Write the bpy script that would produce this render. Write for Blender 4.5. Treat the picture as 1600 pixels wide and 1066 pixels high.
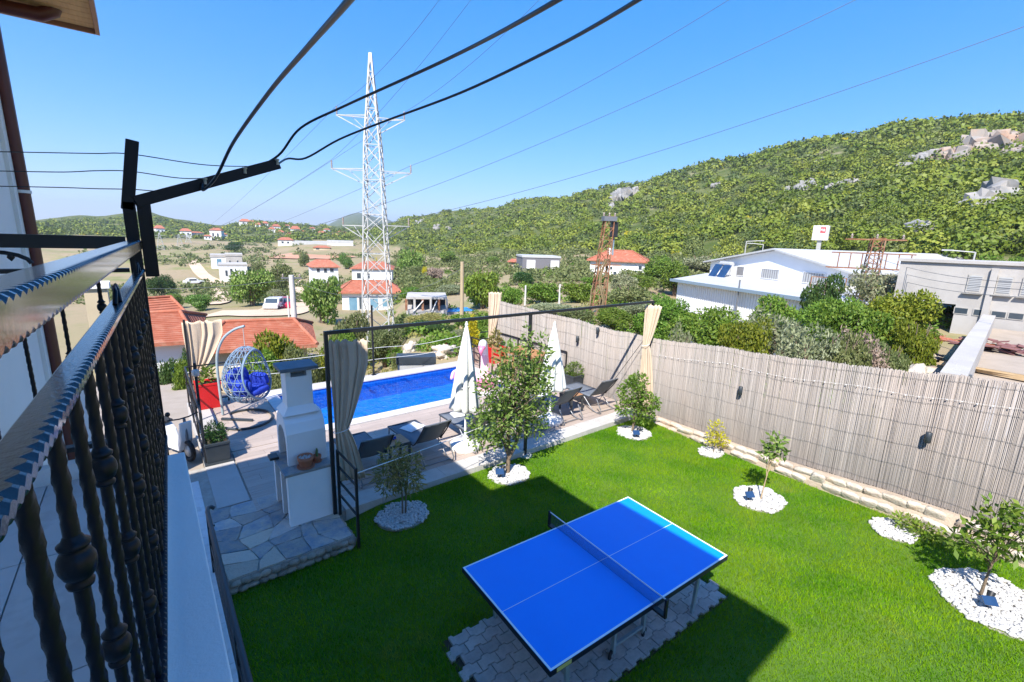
import bpy, math, random
import numpy as np
from mathutils import Vector, Matrix, noise

for o in list(bpy.data.objects): bpy.data.objects.remove(o, do_unlink=True)
SC = bpy.context.scene
COL = SC.collection
R = math.radians

# ------------------------------------------------------------------ camera
CAM_H = 4.337; PITCH = R(12.245); ROLL = R(1.880); FPX = 722.0; HEAD = R(51.337)
_fw = Vector((math.cos(PITCH)*math.cos(HEAD), math.cos(PITCH)*math.sin(HEAD), -math.sin(PITCH)))
_r0 = Vector((math.sin(HEAD), -math.cos(HEAD), 0.0))
_u0 = _r0.cross(_fw)
_r = _r0*math.cos(ROLL) + _u0*math.sin(ROLL)
_u = -_r0*math.sin(ROLL) + _u0*math.cos(ROLL)
cd = bpy.data.cameras.new('camera'); cam = bpy.data.objects.new('camera', cd); COL.objects.link(cam)
cd.sensor_width = 36.0; cd.lens = 36.0*FPX/1600.0; cd.clip_start = 0.02; cd.clip_end = 20000
M = Matrix((( _r.x, _u.x, -_fw.x, 0), (_r.y, _u.y, -_fw.y, 0), (_r.z, _u.z, -_fw.z, CAM_H), (0, 0, 0, 1)))
cam.matrix_world = M
SC.camera = cam

# ------------------------------------------------------------------ sky, sun, exposure
SUN_EL = R(48.5); SHADOW_AZ = R(35.0)            # shadows run towards +X +Y
sun_dir = Vector((-math.cos(SHADOW_AZ)*math.cos(SUN_EL), -math.sin(SHADOW_AZ)*math.cos(SUN_EL), math.sin(SUN_EL)))
W = bpy.data.worlds.new('World'); SC.world = W; W.use_nodes = True
wn = W.node_tree.nodes; wl = W.node_tree.links; wn.clear()
sky = wn.new('ShaderNodeTexSky'); sky.sky_type = 'NISHITA'; sky.sun_disc = False
sky.sun_elevation = SUN_EL; sky.sun_rotation = math.atan2(sun_dir.x, sun_dir.y)
sky.air_density = 1.0; sky.dust_density = 0.3; sky.ozone_density = 4.0; sky.altitude = 200
# overall colour grade of the whole sky (saturated, compressed like the photograph)
gm = wn.new('ShaderNodeGamma'); gm.inputs[1].default_value = .52; hsv = wn.new('ShaderNodeHueSaturation'); hsv.inputs['Saturation'].default_value = 2.05; hsv.inputs['Value'].default_value = .60
mu = wn.new('ShaderNodeMix'); mu.data_type = 'RGBA'; mu.blend_type = 'MULTIPLY'; mu.inputs[0].default_value = 1; mu.inputs[7].default_value = (.90, .99, 1.28, 1)
wl.new(sky.outputs[0], gm.inputs[0]); wl.new(gm.outputs[0], hsv.inputs['Color']); wl.new(hsv.outputs[0], mu.inputs[6])
bg = wn.new('ShaderNodeBackground'); bg.inputs[1].default_value = 0.15
wo = wn.new('ShaderNodeOutputWorld'); wl.new(mu.outputs[2], bg.inputs[0]); wl.new(bg.outputs[0], wo.inputs[0])
sd = bpy.data.lights.new('sun', 'SUN'); sd.energy = 2.15; sd.angle = R(0.5); sd.color = (1.0, 0.945, 0.86)
so = bpy.data.objects.new('sun', sd); COL.objects.link(so); so.location = (0, 0, 30)
so.rotation_euler = sun_dir.to_track_quat('Z', 'Y').to_euler()
SC.render.engine = 'CYCLES'
vs = SC.view_settings; vs.view_transform = 'Standard'; vs.look = 'None'; vs.gamma = 1.0; vs.use_curve_mapping = False
vs.exposure = 2.26
SC.cycles.max_bounces = 6; SC.cycles.transparent_max_bounces = 12; SC.cycles.caustics_reflective = False; SC.cycles.caustics_refractive = False

# ------------------------------------------------------------------ pixel -> place helpers (photo pixels 1600 x 1066)
def ray(px, py):
    return _fw + _r*((px-800)/FPX) + _u*((533-py)/FPX)
def gz(px, py, z=0.0):
    d = ray(px, py); t = (z-CAM_H)/d.z; return Vector((0, 0, CAM_H)) + d*t
def gy(px, py, Y):
    d = ray(px, py); return Vector((0, 0, CAM_H)) + d*(Y/d.y)
def gx(px, py, X):
    d = ray(px, py); return Vector((0, 0, CAM_H)) + d*(X/d.x)
def gr(px, py, D):
    d = ray(px, py); return Vector((0, 0, CAM_H)) + d*(D/math.hypot(d.x, d.y))

# ------------------------------------------------------------------ materials
def newmat(name):
    m = bpy.data.materials.new(name); m.use_nodes = True; nt = m.node_tree; nt.nodes.clear()
    out = nt.nodes.new('ShaderNodeOutputMaterial'); return m, nt, out
def rgb(nt, c):
    n = nt.nodes.new('ShaderNodeRGB'); n.outputs[0].default_value = (c[0], c[1], c[2], 1); return n.outputs[0]
def mixc(nt, fac, a, b, mode='MIX'):
    n = nt.nodes.new('ShaderNodeMix'); n.data_type = 'RGBA'; n.blend_type = mode
    for sock, v in ((n.inputs[0], fac), (n.inputs[6], a), (n.inputs[7], b)):
        if isinstance(v, (int, float)): sock.default_value = v
        elif isinstance(v, tuple): sock.default_value = (v[0], v[1], v[2], 1)
        else: nt.links.new(v, sock)
    return n.outputs[2]
def noise_fac(nt, scale, detail=4, rough=.6, coord='pos', lo=.35, hi=.65, stretch=None):
    if coord == 'pos':
        g = nt.nodes.new('ShaderNodeNewGeometry'); c = g.outputs[0]
    else:
        g = nt.nodes.new('ShaderNodeTexCoord'); c = g.outputs[coord]
    if stretch:
        mp = nt.nodes.new('ShaderNodeMapping'); mp.inputs['Scale'].default_value = stretch
        nt.links.new(c, mp.inputs[0]); c = mp.outputs[0]
    n = nt.nodes.new('ShaderNodeTexNoise'); n.inputs['Scale'].default_value = scale
    n.inputs['Detail'].default_value = detail; n.inputs['Roughness'].default_value = rough
    nt.links.new(c, n.inputs['Vector'])
    mr = nt.nodes.new('ShaderNodeMapRange'); mr.inputs[1].default_value = lo; mr.inputs[2].default_value = hi
    nt.links.new(n.outputs[0], mr.inputs[0]); return mr.outputs[0]
def mat(name, col, col2=None, scale=3., rough=.6, metal=0., bump=0., bscale=60., objvar=0., spec=.5, coat=0., stretch=None, lo=.35, hi=.65, col3=None, scale3=20., coord='pos', hue=0., objmix=None):
    m, nt, out = newmat(name)
    b = nt.nodes.new('ShaderNodeBsdfPrincipled'); nt.links.new(b.outputs[0], out.inputs[0])
    b.inputs['Roughness'].default_value = rough; b.inputs['Metallic'].default_value = metal
    b.inputs['Specular IOR Level'].default_value = spec; b.inputs['Coat Weight'].default_value = coat; b.inputs['Coat Roughness'].default_value = .08
    c = rgb(nt, col)
    if col2: c = mixc(nt, noise_fac(nt, scale, lo=lo, hi=hi, stretch=stretch, coord=coord), c, col2)
    if objmix:
        oi0 = nt.nodes.new('ShaderNodeObjectInfo'); q0 = nt.nodes.new('ShaderNodeMath'); q0.operation = 'MULTIPLY'; q0.inputs[1].default_value = 3.7; q1 = nt.nodes.new('ShaderNodeMath'); q1.operation = 'FRACT'; q2 = nt.nodes.new('ShaderNodeMapRange'); q2.inputs[1].default_value = .45; q2.inputs[2].default_value = .75
        nt.links.new(oi0.outputs['Random'], q0.inputs[0]); nt.links.new(q0.outputs[0], q1.inputs[0]); nt.links.new(q1.outputs[0], q2.inputs[0]); c = mixc(nt, q2.outputs[0], c, objmix)
    if col3: c = mixc(nt, noise_fac(nt, scale3, lo=.5, hi=.75, coord=coord), c, col3)
    if objvar or hue:
        oi = nt.nodes.new('ShaderNodeObjectInfo'); hs = nt.nodes.new('ShaderNodeHueSaturation')
        mr = nt.nodes.new('ShaderNodeMapRange'); mr.inputs[3].default_value = 1-objvar; mr.inputs[4].default_value = 1+objvar
        nt.links.new(oi.outputs['Random'], mr.inputs[0]); nt.links.new(mr.outputs[0], hs.inputs['Value'])
        if hue:
            m2 = nt.nodes.new('ShaderNodeMath'); m2.operation = 'MULTIPLY'; m2.inputs[1].default_value = 7.31
            m3 = nt.nodes.new('ShaderNodeMath'); m3.operation = 'FRACT'
            mh = nt.nodes.new('ShaderNodeMapRange'); mh.inputs[3].default_value = .5-hue; mh.inputs[4].default_value = .5+hue
            nt.links.new(oi.outputs['Random'], m2.inputs[0]); nt.links.new(m2.outputs[0], m3.inputs[0]); nt.links.new(m3.outputs[0], mh.inputs[0]); nt.links.new(mh.outputs[0], hs.inputs['Hue'])
        nt.links.new(c, hs.inputs['Color']); c = hs.outputs[0]
    nt.links.new(c, b.inputs['Base Color'])
    if bump:
        f = noise_fac(nt, bscale, lo=.2, hi=.8, stretch=stretch, coord=coord); bp = nt.nodes.new('ShaderNodeBump')
        bp.inputs['Strength'].default_value = min(1., bump); bp.inputs['Distance'].default_value = .02
        nt.links.new(f, bp.inputs['Height']); nt.links.new(bp.outputs[0], b.inputs['Normal'])
    return m
def leafmat(name, a, b, c, trans=.35, objvar=.12, hue=.015):
    m, nt, out = newmat(name)
    at = nt.nodes.new('ShaderNodeAttribute'); at.attribute_name = 'tint'
    rp = nt.nodes.new('ShaderNodeValToRGB'); e = rp.color_ramp.elements
    e[0].color = (*a, 1); e[1].color = (*c, 1); k = e.new(.5); k.color = (*b, 1)
    nt.links.new(at.outputs['Fac'], rp.inputs[0])
    oi = nt.nodes.new('ShaderNodeObjectInfo'); hs = nt.nodes.new('ShaderNodeHueSaturation')
    mr = nt.nodes.new('ShaderNodeMapRange'); mr.inputs[3].default_value = 1-objvar; mr.inputs[4].default_value = 1+objvar
    mh = nt.nodes.new('ShaderNodeMapRange'); mh.inputs[3].default_value = .5-hue; mh.inputs[4].default_value = .5+hue
    fr = nt.nodes.new('ShaderNodeMath'); fr.operation = 'FRACT'; mu = nt.nodes.new('ShaderNodeMath'); mu.operation = 'MULTIPLY'; mu.inputs[1].default_value = 9.7
    nt.links.new(oi.outputs['Random'], mr.inputs[0]); nt.links.new(oi.outputs['Random'], mu.inputs[0]); nt.links.new(mu.outputs[0], fr.inputs[0]); nt.links.new(fr.outputs[0], mh.inputs[0])
    nt.links.new(mr.outputs[0], hs.inputs['Value']); nt.links.new(mh.outputs[0], hs.inputs['Hue']); nt.links.new(rp.outputs[0], hs.inputs['Color'])
    d = nt.nodes.new('ShaderNodeBsdfPrincipled'); d.inputs['Roughness'].default_value = .55; d.inputs['Specular IOR Level'].default_value = .3
    t = nt.nodes.new('ShaderNodeBsdfTranslucent'); mx = nt.nodes.new('ShaderNodeMixShader'); mx.inputs[0].default_value = trans
    nt.links.new(hs.outputs[0], d.inputs['Base Color']); nt.links.new(hs.outputs[0], t.inputs[0])
    nt.links.new(d.outputs[0], mx.inputs[1]); nt.links.new(t.outputs[0], mx.inputs[2]); nt.links.new(mx.outputs[0], out.inputs[0])
    return m

m_white = mat('white_render', (.86, .855, .84), (.79, .785, .77), 1.2, rough=.85, bump=.15, bscale=90)
m_whitefar = mat('white_paint', (.80, .80, .79), (.70, .70, .69), .4, rough=.8)
m_cream = mat('cream_render', (.62, .52, .36), (.55, .45, .3), 1., rough=.85)
m_black = mat('black_paint', (.003, .006, .013), rough=.38, coat=.0, spec=.28, bump=.06, bscale=120)
m_blackgloss = mat('polished_black_paint', (.012, .016, .022), rough=.22, coat=.6, spec=.6, bump=.08, bscale=120)
m_blackmatte = mat('black_steel', (.015, .016, .018), rough=.45)
m_dark = mat('anthracite', (.026, .034, .042), (.034, .042, .05), 6, rough=.45)
m_capgrey = mat('chimney_cap_grey', (.10, .13, .16), (.13, .16, .19), 8, rough=.7, bump=.2)
m_slate = mat('slate', (.22, .26, .31), (.44, .40, .35), 6., rough=.7, bump=.6, bscale=25, objvar=.28, hue=.015, col3=(.46, .38, .29), scale3=8, objmix=(.50, .42, .33))
m_grout = mat('mortar', (.38, .35, .31), (.30, .275, .24), 8, rough=.95, bump=.4)
m_stone = mat('pale_limestone', (.52, .47, .40), (.43, .375, .31), 3, rough=.9, bump=.7, bscale=22, objvar=.14, hue=.012, col3=(.45, .28, .18), scale3=4)
m_stonedark = mat('rubble_stone', (.36, .31, .25), (.26, .22, .17), 5, rough=.95, bump=.7, bscale=25, objvar=.25)
m_ledge = mat('mortar_ledge', (.42, .34, .26), (.35, .28, .21), 3, rough=.95, bump=.5, bscale=30)
m_plank = mat('wood_look_tile', (.42, .345, .295), (.33, .265, .225), 3., rough=.55, objvar=.10, stretch=(.6, 9., 1), lo=.3, hi=.7, bump=.1, bscale=20)
m_slab = mat('pale_stone_slab', (.50, .48, .45), (.42, .40, .37), 4, rough=.75, objvar=.06, bump=.2, bscale=40)
m_tile = mat('marble_tile', (.66, .65, .65), (.58, .57, .57), 2.5, rough=.45, objvar=.03, col3=(.48, .46, .45), scale3=9)
m_coping = mat('white_coping', (.62, .58, .58), (.54, .51, .51), 5, rough=.6, objvar=.04)
m_concrete = mat('concrete', (.44, .42, .39), (.36, .34, .31), 2, rough=.9, bump=.3, bscale=30)
m_conclight = mat('light_concrete', (.43, .41, .39), (.36, .34, .32), .8, rough=.9, bump=.2, bscale=20)
m_drive = mat('beige_paving', (.36, .30, .245), (.30, .25, .20), 1.4, rough=.9, bump=.2)
m_paver = mat('concrete_paver', (.47, .44, .41), (.38, .355, .33), 14, rough=.9, objvar=.14, bump=.5, bscale=90, hue=.01)
m_soil = mat('soil', (.075, .055, .035), (.05, .038, .025), 9, rough=1, bump=.5)
m_pebble = mat('white_pebble', (.56, .55, .53), (.36, .355, .34), 45, rough=.8)
m_wood = mat('orange_wood', (.40, .20, .085), (.32, .155, .065), 4, rough=.5, stretch=(1, 12, 12))
m_soffit = mat('soffit_board', (.62, .36, .14), (.52, .29, .11), 3, rough=.6, stretch=(12, 1, 1))
m_brown = mat('brown_gutter', (.13, .035, .028), (.10, .027, .022), 3, rough=.35)
m_tileroof = mat('terracotta_roof_tile', (.38, .125, .07), (.31, .095, .05), 2.5, rough=.85, objvar=.08, col3=(.42, .20, .13), scale3=2.)
m_fascia = mat('fascia_board', (.40, .20, .12), (.33, .16, .10), 3, rough=.6)
m_alu = mat('grey_aluminium', (.30, .31, .33), rough=.35, metal=.6)
m_aludark = mat('dark_grey_frame', (.06, .065, .07), rough=.4, metal=.3)
m_textile = mat('grey_mesh_fabric', (.13, .145, .17), (.11, .125, .145), 200, rough=.7)
m_towel = mat('white_towel', (.80, .80, .80), (.70, .70, .71), 20, rough=1, bump=.5, bscale=120)
m_canvas = mat('white_canvas', (.66, .67, .64), (.58, .59, .56), 4, rough=.9)
m_curtain = mat('beige_curtain', (.58, .46, .34), (.52, .41, .30), 3, rough=.95, bump=.2, bscale=200)
m_rope = mat('white_cord', (.70, .70, .68), rough=.8)
m_wicker = mat('blue_grey_wicker', (.17, .25, .35), (.12, .19, .28), 40, rough=.6)
m_cushion = mat('blue_cushion', (.012, .045, .42), (.01, .035, .33), 8, rough=.9, bump=.3, bscale=150)
m_red = mat('red_planter', (.55, .012, .015), (.48, .01, .012), 3, rough=.4)
m_beigeplanter = mat('beige_planter', (.45, .36, .28), (.40, .32, .25), 4, rough=.7)
m_terra = mat('terracotta_pot', (.42, .16, .085), (.36, .13, .07), 14, rough=.8, bump=.2)
m_blueTT = mat('blue_table_top', (.001, .25, .90), (.001, .235, .87), 2, rough=.42)
m_line = mat('white_line', (.80, .82, .84), rough=.5)
m_navy = mat('navy_edge', (.012, .014, .035), rough=.4)
m_ttleg = mat('grey_leg_paint', (.33, .40, .43), (.28, .35, .38), 9, rough=.4, metal=.2)
m_yellow = mat('yellow_sticker', (.75, .66, .08), (.60, .55, .30), 60, rough=.5)
m_glass = mat('window_glass', (.035, .05, .065), (.06, .08, .1), .7, rough=.08, spec=.8)
m_glassblue = mat('bluish_glass', (.10, .22, .32), (.16, .30, .40), .5, rough=.1, spec=.8)
m_shutter = mat('window_louvre', (.40, .41, .41), rough=.6)
m_greybuild = mat('grey_cladding', (.155, .15, .165), rough=.6)
m_metalroof = mat('white_metal_roof', (.48, .48, .475), (.43, .43, .425), .5, rough=.5)
m_metalwall = mat('white_metal_wall', (.80, .80, .81), (.75, .75, .76), .4, rough=.55)
m_guttergrey = mat('grey_gutter', (.20, .27, .33), rough=.5)
m_solar = mat('solar_glass', (.015, .04, .10), (.025, .06, .14), 2, rough=.08, spec=.8)
m_galv = mat('galvanised_steel', (.50, .50, .49), (.42, .42, .41), 1.5, rough=.5, metal=.25)
m_galvdark = mat('dark_steel', (.16, .17, .19), rough=.5, metal=.3)
m_rust = mat('rusty_steel', (.27, .115, .055), (.18, .075, .04), 2, rough=.9, col3=(.38, .25, .16), scale3=3)
m_vine = mat('dry_vine', (.25, .19, .10), (.18, .13, .07), 5, rough=1)
m_pole = mat('wood_pole', (.42, .33, .21), (.35, .27, .17), 2, rough=.9, stretch=(6, 6, .5))
m_concpole = mat('concrete_pole', (.56, .55, .52), (.48, .47, .45), 2, rough=.9)
m_cable = mat('black_cable', (.012, .02, .028), rough=.35)
m_wire = mat('thin_wire', (.10, .11, .12), rough=.5)
m_insul = mat('porcelain_insulator', (.30, .24, .22), rough=.2)
m_bark = mat('bark', (.21, .155, .105), (.15, .11, .075), 12, rough=.95, bump=.6, bscale=50)
m_barkpale = mat('pale_bark', (.42, .31, .19), (.34, .25, .15), 12, rough=.9)
m_rock = mat('grey_limestone', (.30, .295, .29), (.19, .19, .19), .35, rough=.95, bump=1., bscale=1., col3=(.36, .31, .26), scale3=.3)
m_rockred = mat('red_limestone', (.32, .26, .21), (.25, .24, .23), .25, rough=.95, bump=1., bscale=1., col3=(.37, .22, .14), scale3=.2)
m_pink = mat('pink_vinyl', (.80, .22, .38), rough=.3, coat=.3)
m_pinkpale = mat('pale_pink_vinyl', (.80, .50, .56), rough=.3, coat=.3)
m_vinyl = mat('white_vinyl', (.72, .70, .70), rough=.3, coat=.3)
m_redlogo = mat('red_print', (.62, .02, .03), rough=.5)
m_scooter = mat('white_scooter_body', (.72, .73, .74), rough=.25, coat=.5)
m_rubber = mat('rubber', (.02, .02, .022), rough=.8)
m_carred = mat('red_car_paint', (.45, .02, .03), rough=.25, coat=.6)
m_carblue = mat('dark_blue_car_paint', (.03, .05, .10), rough=.25, coat=.6)
m_tarp = mat('black_tarpaulin', (.012, .013, .016), rough=.35)
m_floorwood = mat('stacked_timber', (.50, .37, .22), (.42, .30, .17), 4, rough=.9)

def leafset():
    L = {}
    L['fresh'] = leafmat('fresh_green_leaf', (.065, .14, .016), (.13, .225, .025), (.24, .32, .05))
    L['dark'] = leafmat('dark_green_leaf', (.018, .055, .012), (.04, .095, .02), (.10, .17, .04))
    L['tree'] = leafmat('glossy_leaf', (.06, .145, .02), (.145, .26, .042), (.36, .46, .15))
    L['yellowgreen'] = leafmat('yellow_green_leaf', (.10, .14, .012), (.18, .21, .018), (.30, .29, .03))
    L['olive'] = leafmat('olive_leaf', (.085, .12, .035), (.15, .18, .06), (.26, .275, .12))
    L['grey'] = leafmat('grey_green_leaf', (.15, .185, .085), (.25, .275, .145), (.42, .44, .28))
    L['yellow'] = leafmat('golden_leaf', (.34, .30, .012), (.55, .46, .015), (.66, .58, .05))
    L['gold'] = leafmat('yellow_tipped_leaf', (.14, .17, .04), (.27, .25, .08), (.50, .42, .14))
    L['dry'] = leafmat('dry_brown_twig', (.20, .15, .11), (.27, .21, .16), (.36, .29, .23), trans=.1)
    L['red'] = leafmat('red_tinged_leaf', (.12, .13, .03), (.30, .12, .06), (.45, .16, .10))
    return L
LEAF = leafset()

def m_grass_make():
    m, nt, out = newmat('grass_blade')
    at = nt.nodes.new('ShaderNodeAttribute'); at.attribute_name = 'tint'
    rp = nt.nodes.new('ShaderNodeValToRGB'); e = rp.color_ramp.elements
    e[0].color = (.05, .185, .002, 1); e[1].color = (.31, .49, .008, 1); k = e.new(.55); k.color = (.14, .335, .003, 1)
    nt.links.new(at.outputs['Fac'], rp.inputs[0])
    c = mixc(nt, noise_fac(nt, 1.1, lo=.42, hi=.66), rp.outputs[0], (.24, .38, .008))
    c = mixc(nt, noise_fac(nt, .8, lo=.60, hi=.74), c, (.33, .36, .06))
    d = nt.nodes.new('ShaderNodeBsdfPrincipled'); d.inputs['Roughness'].default_value = .7; d.inputs['Specular IOR Level'].default_value = .06
    t = nt.nodes.new('ShaderNodeBsdfTranslucent'); mx = nt.nodes.new('ShaderNodeMixShader'); mx.inputs[0].default_value = .4
    nt.links.new(c, d.inputs['Base Color']); nt.links.new(c, t.inputs[0]); nt.links.new(d.outputs[0], mx.inputs[1]); nt.links.new(t.outputs[0], mx.inputs[2]); nt.links.new(mx.outputs[0], out.inputs[0])
    return m
m_grass = m_grass_make()
m_lawn = mat('lawn_soil', (.05, .12, .008), (.08, .15, .012), 1.5, rough=1)

def m_water_make():
    m, nt, out = newmat('pool_water')
    tr = nt.nodes.new('ShaderNodeBsdfTransparent'); tr.inputs[0].default_value = (.50, .90, .99, 1)
    gl = nt.nodes.new('ShaderNodeBsdfGlossy'); gl.inputs['Roughness'].default_value = .03
    fr = nt.nodes.new('ShaderNodeFresnel'); fr.inputs[0].default_value = 1.33
    mx = nt.nodes.new('ShaderNodeMixShader')
    f = noise_fac(nt, 3.2, detail=3, lo=.2, hi=.8); bp = nt.nodes.new('ShaderNodeBump'); bp.inputs['Strength'].default_value = .6; bp.inputs['Distance'].default_value = .06
    nt.links.new(f, bp.inputs['Height']); nt.links.new(bp.outputs[0], gl.inputs['Normal']); nt.links.new(bp.outputs[0], fr.inputs['Normal'])
    nt.links.new(fr.outputs[0], mx.inputs[0]); nt.links.new(tr.outputs[0], mx.inputs[1]); nt.links.new(gl.outputs[0], mx.inputs[2]); nt.links.new(mx.outputs[0], out.inputs[0])
    return m
m_water = m_water_make()
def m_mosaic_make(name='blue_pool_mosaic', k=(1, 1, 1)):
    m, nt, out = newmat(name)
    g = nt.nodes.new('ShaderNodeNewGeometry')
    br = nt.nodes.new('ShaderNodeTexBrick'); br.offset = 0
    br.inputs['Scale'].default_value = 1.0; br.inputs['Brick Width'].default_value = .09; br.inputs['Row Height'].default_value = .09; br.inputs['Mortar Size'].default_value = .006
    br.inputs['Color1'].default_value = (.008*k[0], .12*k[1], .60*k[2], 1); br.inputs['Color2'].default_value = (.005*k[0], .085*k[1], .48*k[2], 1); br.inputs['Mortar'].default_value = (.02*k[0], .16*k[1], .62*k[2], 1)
    # choose plane by normal: mix XY and XZ/YZ projections
    sp = nt.nodes.new('ShaderNodeSeparateXYZ'); nt.links.new(g.outputs[0], sp.inputs[0])
    ad = nt.nodes.new('ShaderNodeMath'); ad.operation = 'ADD'; nt.links.new(sp.outputs[0], ad.inputs[0])
    ad2 = nt.nodes.new('ShaderNodeMath'); ad2.operation = 'ADD'; nt.links.new(sp.outputs[1], ad2.inputs[0]); nt.links.new(sp.outputs[2], ad2.inputs[1])
    cb = nt.nodes.new('ShaderNodeCombineXYZ'); nt.links.new(sp.outputs[0], cb.inputs[0]); nt.links.new(ad2.outputs[0], cb.inputs[1])
    nt.links.new(cb.outputs[0], br.inputs[0])
    b = nt.nodes.new('ShaderNodeBsdfPrincipled'); b.inputs['Roughness'].default_value = .3
    nt.links.new(br.outputs[0], b.inputs['Base Color']); nt.links.new(b.outputs[0], out.inputs[0]); return m
m_mosaic = m_mosaic_make(); m_mosaic_sunlit = m_mosaic_make('sunlit_pool_mosaic', (1.2, 1.65, 1.1))  # floor copy of the same blue tile, sunlight put into its lighter colour

def m_terrain_make():
    m, nt, out = newmat('dry_ground')
    b = nt.nodes.new('ShaderNodeBsdfPrincipled'); b.inputs['Roughness'].default_value = 1; b.inputs['Specular IOR Level'].default_value = .1
    c = mixc(nt, noise_fac(nt, .035, lo=.4, hi=.6), (.30, .235, .15), (.26, .22, .125))
    c = mixc(nt, noise_fac(nt, .11, lo=.5, hi=.68), c, (.19, .20, .08))
    c = mixc(nt, noise_fac(nt, .9, lo=.55, hi=.8), c, (.17, .17, .075))
    c = mixc(nt, noise_fac(nt, .022, lo=.62, hi=.7), c, (.33, .19, .125))
    at = nt.nodes.new('ShaderNodeAttribute'); at.attribute_name = 'scrub'
    g = mixc(nt, noise_fac(nt, .12, lo=.4, hi=.65), (.06, .085, .02), (.13, .14, .055))
    g = mixc(nt, noise_fac(nt, .05, lo=.62, hi=.72), g, (.28, .235, .165))
    c = mixc(nt, at.outputs['Fac'], c, g)
    nt.links.new(c, b.inputs['Base Color']); nt.links.new(b.outputs[0], out.inputs[0]); return m
m_terrain = m_terrain_make()

# ------------------------------------------------------------------ mesh helpers
def tag(o, label=None, cat=None, group=None, kind=None):
    if label: o['label'] = label
    if cat: o['category'] = cat
    if group: o['group'] = group
    if kind: o['kind'] = kind
    return o
def link(o, parent=None):
    COL.objects.link(o)
    if parent: o.parent = parent
    return o
def thing(name, loc, label, cat, group=None, rz=0.0):
    o = bpy.data.objects.new(name, None); o.empty_display_size = .1; COL.objects.link(o)
    o.location = loc; o.rotation_euler = (0, 0, rz)
    return tag(o, label, cat, group)
def meshobj(name, me, material=None, parent=None):
    if material and not me.materials: me.materials.append(material)
    return link(bpy.data.objects.new(name, me), parent)
def npmesh(name, V, F, tint=None, smooth=False):
    me = bpy.data.meshes.new(name); V = np.asarray(V, np.float32); F = np.asarray(F, np.int32); k = F.shape[1]
    me.vertices.add(len(V)); me.vertices.foreach_set('co', V.ravel())
    me.loops.add(F.size); me.loops.foreach_set('vertex_index', F.ravel())
    me.polygons.add(len(F)); me.polygons.foreach_set('loop_start', np.arange(0, F.size, k, dtype=np.int32))
    me.polygons.foreach_set('loop_total', np.full(len(F), k, np.int32))
    if smooth: me.polygons.foreach_set('use_smooth', np.ones(len(F), bool))
    if tint is not None:
        a = me.attributes.new('tint', 'FLOAT', 'POINT'); a.data.foreach_set('value', np.asarray(tint, np.float32))
    me.update(calc_edges=True); return me
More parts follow.
